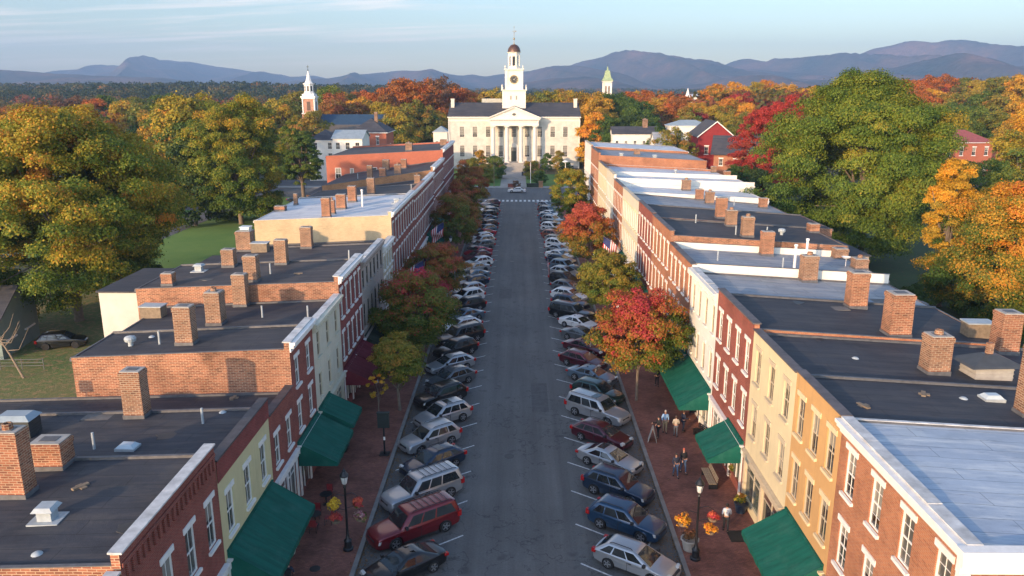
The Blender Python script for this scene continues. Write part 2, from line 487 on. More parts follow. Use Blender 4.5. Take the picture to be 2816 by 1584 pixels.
sheet('road', [(KL, KR, -90, CS0), (-170, 170, CS0, CS1)], 0.010, ASPH)
sheet('side_road', [(-150, -46, 170, 178), (-70, -63, 95, 170), (36.5, 41, 20, 190)], 0.006, plain('old_asphalt', (0.11, 0.11, 0.115), .9, .3, .4))
sheet('back_alley', [(-34.5, -31.2, -90, 150), (36.2, 36.49, 20, 190)], 0.014, plain('alley_gravel', (0.09, 0.085, 0.08), .9, .4, .6))
sheet('lawn', [(-62.9, -34.6, 104, 169.8), (-150, -70.1, 120, 169.8), (-110, -34.6, 178.1, 191.8), (39.1, 39.2, 20, 21)], 0.002, GRASS)
sheet('back_garden', [(41.1, 90, 20, 190)], 0.003, turf('dark_leafy_grass', (.030, .05, .014), (.055, .085, .02), (.13, .07, .03), .56))  # darker, leafier grass colour than the lawn
sheet('path', [(41.1, 88, 74, 77)], .010, CONC)
sheet('leafy_bank', [(-80, -34.6, 20, 103.9)], 0.004, BANK)
def slab(name, x0, x1, y0, y1, z1, mat):
    return tag(MB().box(x0, x1, y0, y1, -0.3, z1).build(name, mat), kind='structure')
slab('pavement', -FL_ - 0.3, KL - 0.28, -90, CS0 - 4, 0.14, PAVE)
slab('pavement', KR + 0.28, FR_ + 0.3, -90, CS0 - 4, 0.14, PAVE)
def kerbline(y0, y1, x0):
    m = MB(); y = y0
    while y < y1:
        q = rng.uniform(-.008, .008)
        m.box(x0, x0 + 0.26, y, min(y + 2.4, y1) - .012, -0.1, 0.155 + q)
        y += 2.4
    return tag(m.build('kerb', KERB), kind='structure')
kerbline(-90, CS0 - 4, KL - 0.27)
kerbline(-90, CS0 - 4, KR + 0.01)
slab('pavement', -120, 120, CS1 + .26, CS1 + 4, 0.14, CONC)
tag(MB().box(-120, 120, CS1, CS1 + .25, -.1, .155).build('kerb', KERB), kind='structure')
# stall lines and crosswalk
mk = MB()
PL, PR = 4.05, 4.10
def stripe(x0, y0, x1, y1, w=0.11, z=0.016):
    d = Vector((x1 - x0, y1 - y0)); d.normalize(); n = Vector((-d.y, d.x)) * w / 2
    mk.poly([(x0 - n.x, y0 - n.y, z), (x1 - n.x, y1 - n.y, z), (x1 + n.x, y1 + n.y, z), (x0 + n.x, y0 + n.y, z)])
for i in range(-20, 36):
    y = 41.6 + PL * i
    if y < CS0 - 9: stripe(-3.24, y, KL + .35, y - (abs(KL + .35) - 3.24) * .753)
    y = 42.9 + PR * i
    if y < CS0 - 9: stripe(3.57, y, KR - .6, y - (KR - .6 - 3.57) * .745)
stripe(7.9, 41.1, 7.0, 39.2)
tag(mk.build('stall_marking', PAINT), kind='structure')
mk = MB()
for k in range(16):
    x = -7.9 + k * 1.03
    mk.poly([(x, 183.8, .017), (x + .52, 183.8, .017), (x + .52, 186.6, .017), (x, 186.6, .017)])
tag(mk.build('crosswalk_marking', plain('crosswalk_paint', (.62, .62, .60), .7, .2, 3)), kind='structure')

# ------------------------------------------------------------------ windows
def win_parts(w, h, trim, sash, lint=True, lights=(2, 2), deep=0.13, arch=False):
    """frame, pane, sill and lintel meshes of one sash window; x along the wall, y into the wall, z up from the sill"""
    t = 0.075
    f = MB()
    y0, y1 = 0.055, deep + .02
    f.box(-w / 2, -w / 2 + t, y0, y1, 0, h); f.box(w / 2 - t, w / 2, y0, y1, 0, h)
    f.box(-w / 2 + t, w / 2 - t, y0, y1, 0, t); f.box(-w / 2 + t, w / 2 - t, y0, y1, h - t, h)
    f.box(-w / 2 + t, w / 2 - t, y0 + .02, y1, h / 2 - .035, h / 2 + .035)
    mw = .022
    for i in range(1, lights[0]):
        x = -w / 2 + w * i / lights[0]
        f.box(x - mw / 2, x + mw / 2, y0 + .035, y1, t, h - t)
    for j in range(1, lights[1]):
        if j * 2 == lights[1]: continue
        z = h * j / lights[1]
        f.box(-w / 2 + t, w / 2 - t, y0 + .036, y1, z - mw / 2, z + mw / 2)
    p = MB().poly([(-w / 2, deep - .02, 0), (w / 2, deep - .02, 0), (w / 2, deep - .02, h), (-w / 2, deep - .02, h)])
    s = MB().box(-w / 2 - .12, w / 2 + .12, -.13, .10, -.15, -.003)
    l = MB().box(-w / 2 - .13, w / 2 + .13, -.05, .10, h + .003, h + .27) if lint else None
    return f, p, s, l
WCACHE = {}
def add_window(parent, loc, rz, w, h, trim, sash, lint=True, lights=(2, 2), full=True, name='window'):
    key = (round(w, 2), round(h, 2), trim.name, sash.name, lint, lights, full)
    if key not in WCACHE:
        f, p, s, l = win_parts(w, h, trim, sash, lint, lights)
        if full:
            WCACHE[key] = (f.mesh('window', sash), p.mesh('pane', GLASS), s.mesh('sill', trim), l.mesh('lintel', trim) if l else None)
        else:
            m = MB()
            for q, k in ((f, 0), (p, 1), (s, 2)) + (((l, 2),) if l else ()):
                i = len(m.v); m.v += q.v; m.f += [tuple(i + a for a in ff) for ff in q.f]; m.m += [k] * len(q.f)
            WCACHE[key] = (m.mesh('window', [sash, GLASS, trim]),)
    c = WCACHE[key]
    o = mesh_obj(name, c[0], parent, loc, rz)
    if full:
        mesh_obj('pane', c[1], o); mesh_obj('sill', c[2], o)
        if c[3]: mesh_obj('lintel', c[3], o)
    return o
def wall_open(m, O, U, V, Nn, W_, Ht, ops, deep=0.14, mat=0, topf=None):
    """planar wall with rectangular holes and their reveals. O corner, U along, V up, Nn into the wall"""
    O, U, V, Nn = map(Vector, (O, U, V, Nn))
    us = sorted({0.0, W_} | {o[0] for o in ops} | {o[2] for o in ops})
    vs = sorted({0.0, Ht} | {o[1] for o in ops} | {o[3] for o in ops})
    P = lambda a, b: tuple(O + U * a + V * b)
    for j in range(len(vs) - 1):
        run = None
        for i in range(len(us) - 1):
            cu, cv = (us[i] + us[i + 1]) / 2, (vs[j] + vs[j + 1]) / 2
            hole = any(o[0] < cu < o[2] and o[1] < cv < o[3] for o in ops)
            if not hole and run is None: run = us[i]
            if hole and run is not None:
                m.poly([P(run, vs[j]), P(us[i], vs[j]), P(us[i], vs[j + 1]), P(run, vs[j + 1])], mat); run = None
        if run is not None:
            m.poly([P(run, vs[j]), P(W_, vs[j]), P(W_, vs[j + 1]), P(run, vs[j + 1])], mat)
    D = Nn * deep
    for (a, b, c, d) in ops:
        q = [Vector(P(a, b)), Vector(P(c, b)), Vector(P(c, d)), Vector(P(a, d))]
        for k in range(4):
            m.poly([q[k], q[(k + 1) % 4], q[(k + 1) % 4] + D, q[k] + D], mat)

# ------------------------------------------------------------------ row buildings
BLD = []
def awning(root, s, xf, y0, y1, z, mat, out=2.1, drop=1.25):
    m = MB()
    X = lambda a: s * (xf + a)
    top, low = z, z - drop
    th = .03
    n = max(2, int((y1 - y0) / .9))
    for k in range(n):
        a, b_ = y0 + (y1 - y0) * k / n, y0 + (y1 - y0) * (k + 1) / n
        sag = .05
        for j in range(4):
            t0, t1 = j / 4, (j + 1) / 4
            g = lambda t: top - drop * t - sag * math.sin(math.pi * t)
            m.poly([(X(-out * t0 - .01), a, g(t0)), (X(-out * t0 - .01), b_, g(t0)), (X(-out * t1 - .01), b_, g(t1)), (X(-out * t1 - .01), a, g(t1))])
        m.poly([(X(-out - .01), a, low), (X(-out - .01), b_, low), (X(-out - .01), b_, low - .25), (X(-out - .01), (a + b_) / 2, low - .33), (X(-out - .01), a, low - .25)])
    for yy in (y0, y1):
        m.poly([(X(-.01), yy, top), (X(-out - .01), yy, low), (X(-out - .01), yy, low - .25), (X(-.01), yy, low - .25)])
    m.box(X(0), X(-.12), y0, y1, top, top + .08)
    return m.build('awning', mat, root, smooth=40)
def cornice(root, s, xf, y0, y1, z, mat, out=.38, br=True, wrap=False):
    m = MB(); X = lambda a: s * (xf + a)
    m.box(X(-.012), X(-out), y0, y1, z - .16, z - .004)
    m.box(X(-.012), X(-out * .72), y0, y1, z - .36, z - .162)
    m.box(X(-.012), X(-.10), y0, y1, z - .62, z - .362)
    if br:
        n = int((y1 - y0) / .62)
        for k in range(n + 1):
            y = y0 + .08 + (y1 - y0 - .24) * k / n
            m.box(X(-.101), X(-out * .62), y, y + .12, z - .56, z - .363)
    return m.build('cornice', mat, root)
def chimney_mesh(w, d, h, cap=True):
    m = MB()
    # stacked courses, slightly irregular, over a lead apron
    m.box(-w / 2 - .04, w / 2 + .04, -d / 2 - .04, d / 2 + .04, -1.0, .22, 2)
    m.loft([[(x * w / 2 * k, y * d / 2 * k, z) for x, y in ((-1, -1), (1, -1), (1, 1), (-1, 1))] for k, z in
            ((1, -.5), (1.0, .25), (.985, h * .6), (.98, h - .30), (1.04, h - .28), (1.05, h - .05), (.97, h))], 0)
    m.box(-w * .47, w * .47, -d * .47, d * .47, h + .003, h + .05, 1)
    m.box(-w * .26, w * .26, -d * .24, d * .24, h + .051, h + .07, 2)
    if w * 100 % 3 < 1: m.lathe([(w * .2, h), (w * .18, h + .3), (w * .13, h + .31), (w * .12, h + .08)], n=9, m=0)
    return m
def row_building(name, label, s, xf, y0, y1, h, depth, fac, side, roofm, cope=COPE, drop=0.6, rows=((5.0, 2.1), (8.5, 2.1)), cols=3,
                 ww=0.95, trim=TRIM, sash=TRIM, corn=True, par=0.5, cornm=None, shop=True, band=None, sidepar=.09, lights=(2, 2), lint=True, group=None, fullwin=True, doorpos=.5, shopm=None, edge=None):
    y0 += .012; y1 -= .012
    root = empty(name, (s * xf, (y0 + y1) / 2, 0), 0, label, 'building', group or ('brick row on the left of the street' if s < 0 else 'brick row on the right of the street'))
    ox, oy = s * xf, (y0 + y1) / 2
    a0, a1 = y0 - oy, y1 - oy                 # local y range; local x from facade = s*a
    X = lambda a: s * a
    Wd = y1 - y0
    zr = h - par                              # roof at the front
    zb = zr - drop
    # facade with openings
    ops, wins = [], []
    for (sz, hh) in rows:
        for k in range(cols):
            c = Wd * (k + .5) / cols
            ops.append((c - ww / 2, sz, c + ww / 2, sz + hh)); wins.append((c, sz, hh))
    sh = 3.15
    if shop: 
        nb = max(2, round(Wd / 3.2)); bays = []
        dk = int(doorpos * nb * .999)
        for k in range(nb):
            u0 = .35 + (Wd - .7) * k / nb + .12; u1 = .35 + (Wd - .7) * (k + 1) / nb - .12
            z0 = .18 if k == dk else .75
            ops.append((u0, z0, u1, sh)); bays.append((u0, z0, u1, sh, k == dk))
    m = MB()
    wall_open(m, (0, a0, 0), (0, 1, 0), (0, 0, 1), (s, 0, 0), Wd, h, ops, mat=0)
    # sides, rear and parapet backs
    for yy in (a0, a1):
        m.poly([(X(0), yy, 0), (X(depth), yy, 0), (X(depth), yy, zb + sidepar), (X(.32), yy, zr + sidepar), (X(.32), yy, h), (X(0), yy, h)], 1)
    m.poly([(X(depth), a0, 0), (X(depth), a1, 0), (X(depth), a1, zb + .02), (X(depth), a0, zb + .02)], 1)
    m.poly([(X(.32), a0, zr - .05), (X(.32), a1, zr - .05), (X(.32), a1, h), (X(.32), a0, h)], 1)
    m.build('wall', [fac, side], root)
    # roof
    r = MB()
    nseg = 8
    for k in range(nseg):
        t0, t1 = k / nseg, (k + 1) / nseg
        d0, d1 = .321 + (depth - .321) * t0, .321 + (depth - .321) * t1
        z0, z1 = zr - drop * t0, zr - drop * t1
        r.poly([(X(d0), a0 + .16, z0), (X(d1), a0 + .16, z1), (X(d1), a1 - .16, z1), (X(d0), a1 - .16, z0)])
    rf = r.build('roof', roofm, root)
    # copings
    c = MB()
    y = a0 - .0
    n = max(1, int(Wd / 2.2))
    for k in range(n):
        q0, q1 = a0 + Wd * k / n, a0 + Wd * (k + 1) / n
        c.box(X(-.10), X(.42), q0, q1 - .01, h, h + .07 + rng.uniform(-.012, .02))
    c.build('coping', cope, root)
    c, ip = MB(), MB()
    for (b0, b1) in ((a0, a0 + .17), (a1 - .17, a1)):
        inn = b1 - .004 if b0 == a0 else b0 + .004
        ip = MB()
        ip.poly([(X(.325), inn, zr - .03), (X(depth), inn, zb - .03), (X(depth), inn, zb + sidepar), (X(.325), inn, zr + sidepar)])
        ip.build('parapet_face', side if sidepar > .12 else LEAD, root)
        b0 -= .008 if b0 == a0 else 0; b1 += .008 if b0 > a0 + .5 else 0
        c.hexa([(X(.33), b0, zr + sidepar + .002), (X(depth + .06), b0, zb + sidepar + .002), (X(depth + .06), b1, zb + sidepar + .002), (X(.33), b1, zr + sidepar + .002),
                (X(.33), b0, zr + sidepar + .04), (X(depth + .06), b0, zb + sidepar + .04), (X(depth + .06), b1, zb + sidepar + .04), (X(.33), b1, zr + sidepar + .04)])
    c.box(X(depth + .003), X(depth + .12), a0, a1, zb - .14, zb + .05)
    c.build('roof_edging', edge or (LEAD if roofm in (RDK, RDK2) else (COPE if roofm is not RGR else LEAD)), root)
    if corn: cornice(root, s, 0, a0, a1, h, cornm or trim, br=(y0 > 50))
    if band is not None:
        bz0, bz1, bm_ = band
        MB().box(X(-.012), X(-.05), a0, a1, bz0, bz1).build('brick_band', bm_, root)
    rz = R(90) if s < 0 else R(-90)
    for (u, sz, hh) in wins:
        add_window(root, (0, a0 + u, sz), rz, ww, hh, trim, sash, lint, lights, fullwin)
    if shop:
        sm = shopm or trim
        fr = MB()
        fr.box(X(-.012), X(-.16), a0 + .1, a1 - .1, sh + .05, sh + .50)
        fr.box(X(-.012), X(-.28), a0 + .1, a1 - .1, sh + .502, sh + .60)
        for k in range(nb + 1):
            u = a0 + .35 + (Wd - .7) * k / nb
            fr.box(X(-.012), X(-.10), u - .11, u + .11, 0.14, sh + .048)
        fr.build('storefront_frame', sm, root)
        for (u0, z0, u1, z1, isd) in bays:
            g = MB().poly([(X(.11), a0 + u0, z0), (X(.11), a0 + u1, z0), (X(.11), a0 + u1, z1), (X(.11), a0 + u0, z1)])
            o = g.build('door' if isd else 'shop_window', DOORM if isd else SHOPG, root)
            mu = MB()
            for uu in (u0 + .04, (u0 + u1) / 2, u1 - .04): mu.box(X(.105), X(.05), a0 + uu - .03, a0 + uu + .03, z0 + .01, z1 - .01)
            mu.box(X(.104), X(.055), a0 + u0 + .02, a0 + u1 - .02, z1 - .72, z1 - .66)
            mu.build('frame', sm, o)
            if isd:
                MB().poly([(X(.10), a0 + u0 + .1, z0 + .9), (X(.10), a0 + u1 - .1, z0 + .9), (X(.10), a0 + u1 - .1, z1 - .75), (X(.10), a0 + u0 + .1, z1 - .75)]).build('pane', SHOPG, o)
    b = dict(root=root, s=s, xf=xf, y0=y0, y1=y1, oy=oy, zr=zr, drop=drop, depth=depth, h=h)
    BLD.append(b); return b
def awn(b, y0, y1, z, mat, out=2.1, drop=1.25):
    return awning(b['root'], b['s'], 0, y0 - b['oy'], y1 - b['oy'], z, mat, out, drop)

SML = ((4.4, 1.9), (7.5, 1.85))
L = {}
def LB(k, *a, **kw): L[k] = row_building(a[0], a[1], -1, FL_, *a[2:], **kw)
def RB(k, *a, **kw): L[k] = row_building(a[0], a[1], 1, FR_, *a[2:], drop=kw.pop('drop', 1.0), **kw)
LB('L00', 'brick_building', 'red brick shop building behind the camera, far end of the row', -82, -46, 11.6, 14, RED, OLD, RDK, cols=12)
LB('L01', 'brick_building', 'orange brick shop building behind the camera', -45.9, -14, 10.6, 14, ORG, OLD, RDK, cols=11)
LB('L02', 'stucco_building', 'tan stucco shop building whose roof edge shows at the bottom left corner', -13.9, 24.2, 9.3, 18, TAN, TAN, plain('roof_tan_gravel', (.24, .21, .15), .9, .25, 1.5, bmp=.5), cope=COPE, cols=12, rows=((5.3, 2.1),), corn=False)
LB('L1', 'brick_building', 'dark red brick building with white parapet coping, nearest on the left', 24.35, 33.2, 9.9, 19, RED, OLD, RDK, rows=((5.3, 2.3),), cols=4, corn=False, par=.55)
LB('L2', 'stucco_building', 'pale yellow building with red brick parapet and green awning', 33.2, 40.9, 9.0, 19, PALEY, OLD, RDK, cope=COPD, rows=((4.7, 2.2),), cols=3, corn=False, band=(7.9, 8.97, RED2), par=0.6)
LB('L3a', 'brick_building', 'low red brick building beside the pale yellow one, two green awning bays', 40.9, 45.7, 7.9, 19, RED, OLD, RDK, cope=COPD, rows=((4.4, 1.95),), cols=2, corn=False, par=0.5)
LB('L3b', 'brick_building', 'red brick building with long bare orange side wall above a lower roof', 45.7, 51.1, 10.7, 13.6, RED, OLD, RDK, rows=SML, cols=2)
LB('L4', 'stucco_building', 'ivory building with tall narrow windows and ornate white cornice on the left', 51.1, 59.4, 10.2, 14.0, IVORY, OLD, RDK, rows=SML, cols=3, ww=.85, trim=IVORY, sash=TRIMT)
LB('L5', 'brick_building', 'crimson brick building with white stepped cornice and maroon awning', 59.4, 68.2, 11.6, 16.0, RED2, OLD, RDK2, rows=((4.6, 2.2), (8.1, 2.2)), cols=5, ww=.8)
LB('L6', 'stucco_building', 'greyish brown building with dark shutters and white sheet cornice', 68.2, 79.6, 10.8, 14.4, GREYB, OLD, RDK2, rows=((4.5, 2.3), (8.2, 1.7)), cols=6, ww=.85, sash=BLK, trim=GREYB)
LB('L7', 'stucco_building', 'small tan stone fronted building before the tall yellow side wall', 79.6, 86.0, 9.9, 14.2, TAN, OLD, RDK2, rows=((4.5, 1.9), (7.3, 1.5)), cols=4, ww=.75)
LB('L8', 'brick_building', 'tall brick building with yellow painted side wall and white roof', 86.0, 105, 12.6, 15.3, RED, YLB, RWH, rows=((5.0, 2.5), (8.9, 2.3)), cols=9, ww=.9, sidepar=.12)
LB('L9', 'brick_building', 'brick building with low pinkish parapet beyond the white roof', 105, 117.5, 12.5, 16, RED, FLR, RDK, rows=((5.0, 2.4), (8.7, 2.2)), cols=6, cope=plain('coping_pink_brick', (.42, .22, .15), .8, .3, 4), fullwin=False, drop=1.2)
LB('L10', 'brick_building', 'dark red brick building with wavy white cornice in the far left row', 117.5, 130, 12.5, 19, RED2, BRN, RDK, rows=((5.0, 2.4), (8.7, 2.2)), cols=7, fullwin=False, par=1.1, drop=2.4)
LB('L11', 'brick_building', 'brown brick building with several chimneys before the bright red wall', 130, 148, 13.3, 18.5, RED, BRN, RDK, rows=((5.2, 2.5), (9.0, 2.3)), cols=9, fullwin=False, drop=2.6, par=0.6)
LB('L13', 'brick_building', 'tall brick building with bright orange red side wall, last on the left', 148, 173, 14.9, 22, RED2, FLR, RDK2, rows=((5.2, 2.5), (9.4, 2.4)), cols=12, fullwin=False, drop=1.1, cope=COPE, sidepar=.3)
RB('R1', 'brick_building', 'orange red brick building with pale blue grey roof, nearest on the right', 22.3, 32.4, 11.7, 16.5, ORG, ORG, RBL, rows=((5.0, 2.1), (8.5, 2.1)), cols=4, par=.12, corn=True, sidepar=.10, lights=(2, 4))
RB('R2', 'stucco_building', 'ochre orange stucco building between the brick corner and the cream building', 32.4, 38.3, 11.75, 16.5, OCHRE, OCHRE, RDK, cope=COPB, cols=3, corn=False, trim=TRIMC, sash=TRIMT, par=.3)
RB('R3', 'stucco_building', 'pale cream stucco building with tan window trim on the right', 38.3, 45.9, 11.6, 16.5, CREAM, CREAM, RDK, cope=COPB, cols=3, corn=False, trim=TRIMT, sash=TRIMT, par=.3)
RB('R4', 'brick_building', 'bright red brick building with white windows beside the cream building', 45.9, 54.7, 11.9, 15.6, RED, ORG, RDK, cope=COPB, cols=4, corn=False, par=.4, rows=((4.9, 2.1), (8.4, 2.1)))
RB('R5', 'stucco_building', 'white building with ornate bracketed cornice in the right row', 54.7, 63.5, 11.5, 16.4, WHITE, ORG, RGR, cols=4, ww=.8, trim=WHITE, sash=TRIMT, rows=((4.6, 2.2), (8.2, 2.2)))
RB('R6', 'brick_building', 'red brick building with grey roof behind a white painted parapet wall', 63.5, 73.2, 11.7, 16.4, ORG, WHITE, RGR, cols=5, ww=.8, rows=((4.8, 2.3), (8.5, 2.2)), sidepar=0.6, drop=0.9, cope=COPB, corn=False)
RB('R7', 'brick_building', 'red brick building whose weathered brick side wall faces the grey roof', 73.2, 83.5, 12.8, 16.8, ORG, OLD, RDK2, cols=5, ww=.8, rows=((5.0, 2.5), (9.0, 2.4)), cope=COPB, corn=False)
RB('R8', 'brick_building', 'orange brick building with plain dark parapet in middle of right row', 83.5, 93.4, 12.9, 19.4, RED, OLD, RDK2, cols=5, ww=.8, rows=((5.0, 2.5), (9.0, 2.4)), cope=COPB, drop=1.3, corn=False)
RB('R9', 'stucco_building', 'long cream fronted building with many narrow windows on the right', 93.4, 108, 12.7, 20.2, IVORY, BRN, RGR, cols=9, ww=.75, rows=((5.0, 2.4), (8.8, 2.3)), fullwin=False, trim=TRIMC, par=0.9, drop=1.6, corn=False, cope=TRIMT)
RB('R10', 'brick_building', 'building with long white painted side wall and brick front on the right', 108, 118.5, 12.7, 20.2, ORG, WHITE, RWH, cols=6, ww=.75, rows=((5.0, 2.4), (8.8, 2.3)), fullwin=False, par=1.0, sidepar=0.4, drop=1.0, corn=False, cope=COPB)
RB('R11', 'brick_building', 'white roofed building behind another white parapet wall, far right row', 118.5, 128.5, 13.3, 21.2, IVORY, WHITE, RWH, cols=5, ww=.75, rows=((5.0, 2.4), (8.8, 2.3)), fullwin=False, sidepar=0.6, par=1.1, drop=0.7, corn=False, cope=TRIMT)
RB('R12', 'brick_building', 'orange brick building with white roof edge, two storeys over shops far right', 128.5, 142, 13.3, 20.6, CREAM, ORG, RWH, cols=6, ww=.75, rows=((5.0, 2.4), (9.0, 2.3)), fullwin=False, sidepar=.3, par=0.9, drop=1.0, cope=COPB, corn=False)
RB('R13', 'brick_building', 'plain orange brick building with large side wall, second last on the right', 142, 157, 14.7, 19.4, ORG, ORG, RGR, cols=7, ww=.75, rows=((5.2, 2.4), (9.2, 2.3)), fullwin=False, cope=COPB, corn=False)
RB('R14', 'brick_building', 'last building of the right row with long light metal roof', 157, 172, 15.0, 19.2, WHITE, ORG, RWH, cols=7, ww=.75, rows=((5.2, 2.4), (9.2, 2.3)), fullwin=False, par=.35, cope=TRIMT, corn=False)

# awnings
awn(L['L2'], 33.5, 40.6, 4.1, AWG, 2.4, 1.5); awn(L['L3b'], 45.9, 50.9, 3.9, AWG, 2.5, 1.35);
awn(L['L4'], 51.4, 54.6, 3.9, AWG, 2.4, 1.2); awn(L['L5'], 59.7, 63.4, 3.9, AWM, 2.4, 1.2); awn(L['L5'], 63.6, 67.4, 3.9, AWM, 2.4, 1.2)
awn(L['L6'], 68.5, 73.5, 3.8, AWD, 2.2, 1.1); awn(L['L8'], 96, 103, 3.9, AWG, 2.4, 1.3)
awn(L['L10'], 119, 127, 4.0, AWG, 2.4, 1.3); awn(L['L11'], 134, 140, 4.0, AWG, 2.4, 1.3); awn(L['L13'], 150, 158, 4.0, AWM, 2.4, 1.3)
awn(L['R2'], 32.7, 38.0, 4.0, AWG, 2.3, 1.35); awn(L['R4'], 46.2, 50.0, 3.9, AWG, 2.2, 1.2)
awn(L['R5'], 55.0, 63.2, 3.95, AWG, 2.3, 1.35); awn(L['R6'], 63.8, 67.5, 3.95, AWG, 2.3, 1.35)
awn(L['R7'], 74, 78, 4.0, AWG, 2.2, 1.3); awn(L['R8'], 84, 92, 4.0, AWG, 2.4, 1.4)
awn(L['R9'], 94, 101, 4.0, AWW, 2.5, 1.3); awn(L['R9'], 102, 107, 4.0, AWG, 2.4, 1.4)
awn(L['R11'], 120, 124, 4.0, AWG, 2.4, 1.3); awn(L['R12'], 130, 134, 4.0, AWB, 2.4, 1.3); awn(L['R12'], 135, 140, 4.1, AWB, 2.6, 1.5)
awn(L['R13'], 144, 148, 4.0, AWM, 2.4, 1.3); awn(L['R13'], 150, 155, 4.0, AWB, 2.4, 1.3)

# cornice return and eaves on the camera side of the front right building, brick dentils on the front left one
b = L['R1']
m = MB()
ya = b['y0'] - b['oy']
m.box(-.38, 16.5, ya - .36, ya - .012, 11.1, 11.45); m.box(-.38, 16.5, ya - .26, ya - .011, 10.85, 11.098)
m.box(-.45, 16.6, ya - .44, ya - .01, 11.452, 11.74)
m.box(-.36, -.02, ya - .30, ya - .02, 10.3, 10.84)
m.build('side_cornice', TRIM, b['root'])
b = L['L1']
m = MB()
for k in range(20):
    y = b['y0'] - b['oy'] + .3 + k * .43
    if y < b['y1'] - b['oy'] - .2: m.box(.012, .09, y, y + .16, 8.75, 9.35)
m.box(.011, .07, b['y0'] - b['oy'] + .05, b['y1'] - b['oy'] - .05, 9.36, 9.52)
m.build('brick_corbel', RED, b['root'])
b = L['L13']
for X_, zz, w_, h_ in ((-19.8, 9.2, 1.1, 2.2), (-17.2, 9.3, .7, 2.0), (-13.3, 9.9, 1.7, 1.6)):
    add_window(b['root'], (X_, b['y0'] - b['oy'] - .145, zz), 0, w_, h_, TRIM, TRIM, False, (2, 2), False)
b = L['R12']
MB().box(8.2, 10.2, b['y0'] - b['oy'] - .05, b['y0'] - b['oy'] + .1, 10.2, 11.3).build('vent_panel', COPD, b['root'])
# rear additions
def annex(b, dy0, dy1, w, h, mat, roofm):
    s = b['s']; x0 = s * (b['depth'] + .15); x1 = s * (b['depth'] + w)
    y0, y1 = dy0 - b['oy'], dy1 - b['oy']
    m = MB(); m.box(x0, x1, y0, y1, 0, h, 0); m.build('rear_annex', mat, b['root'])
    MB().box(x0, x1 + s * .15, y0 - .15, y1 + .15, h + .003, h + .12).build('annex_roof', roofm, b['root'])
annex(L['L5'], 59.8, 67.8, 3.2, 10.2, plain('annex_render', (.52, .49, .44), .85, .12, .8), RDK)
annex(L['L11'], 131, 147, 3.0, 8.5, BRN, RDK)
annex(L['R7'], 75, 83, 3.0, 10.0, GREYB, RDK)
annex(L['L6'], 69, 79, 3.0, 9.0, OLD, RDK)

# ------------------------------------------------------------------ chimneys and roof furniture, set on the roof they stand on
def on_roof(side, x, y):
    best = None
    for b in BLD:
        if b['s'] != side: continue
        for it in range(1):
            zz = b['zr']
            for _ in range(6):
                X_, Y_ = gp(x, y, zz)
                a = abs(X_) - b['xf']
                zz = b['zr'] - b['drop'] * min(1.05, max(0, a / b['depth']))
        if b['y0'] <= Y_ <= b['y1']:
            a = min(max(a, .9), b['depth'] - .5)
            return b, side * a, Y_ - b['oy'], zz, Y_
        dd = min(abs(Y_ - b['y0']), abs(Y_ - b['y1']))
        if best is None or dd < best[0]: best = (dd, b, side * min(max(a, .9), b['depth'] - .5), min(max(Y_, b['y0'] + .6), b['y1'] - .6) - b['oy'], zz, Y_)
    return best[1:]
def chim(side, x, yb, w, yt, k=1.06):
    b, lx, ly, z, Y_ = on_roof(side, x, yb)
    d = Y_ * CT + (H - z) * ST
    wm = w * S * d / F * .93
    _, zt = at_depth(x, yt, Y_)
    hh = max(.6, (zt - z) * k * rng.uniform(.93, 1.08))
    dp = wm * rng.uniform(.75, 1.0)
    ly = min(max(ly + dp / 2, b['y0'] - b['oy'] + dp / 2 + .03), b['y1'] - b['oy'] - dp / 2 - .03)
    chimney_mesh(wm, dp, hh).build('chimney', [CHB if rng.random() < .7 else OLD, STONE, LEAD], b['root'], (lx, ly, z), rng.uniform(-.03, .03))
for c in ((-1, 28, 1262, 72, 1098), (-1, 145, 1165, 84, 1102), (-1, 342, 1052, 55, 946), (-1, 462, 872, 48, 782), (-1, 537, 822, 42, 750),
          (-1, 606, 772, 36, 702), (-1, 630, 712, 36, 650), (-1, 706, 668, 32, 610), (-1, 770, 627, 30, 576), (-1, 572, 675, 33, 632),
          (-1, 418, 722, 30, 694), (-1, 610, 632, 40, 584), (-1, 816, 552, 23, 506), (-1, 835, 540, 15, 508), (-1, 857, 528, 25, 493), (-1, 885, 510, 22, 474), (-1, 933, 490, 20, 453),
          (-1, 702, 533, 28, 521), (-1, 743, 517, 10, 491), (-1, 948, 456, 18, 432), (-1, 970, 430, 18, 405), (-1, 1000, 440, 18, 416), (-1, 1015, 425, 15, 402), (-1, 1077, 465, 16, 443),
          (-1, 930, 452, 14, 420), (-1, 1028, 380, 18, 361), (-1, 1115, 367, 17, 351),
          (1, 2592, 1048, 50, 890), (1, 2358, 942, 60, 853), (1, 2505, 875, 52, 778), (1, 2262, 848, 58, 748), (1, 2157, 776, 48, 690), (1, 2026, 704, 40, 644),
          (1, 2216, 680, 35, 652), (1, 1930, 644, 32, 589), (1, 1881, 597, 31, 546), (1, 1840, 570, 28, 531), (1, 1815, 550, 28, 504), (1, 2058, 586, 26, 564),
          (1, 2150, 653, 36, 627), (1, 1786, 514, 22, 485), (1, 1760, 504, 20, 476), (1, 1727, 480, 22, 456), (1, 1920, 524, 20, 499), (1, 1845, 450, 16, 433), (1, 1803, 435, 13, 420), (1, 1603, 390, 15, 376)):
    chim(*c)
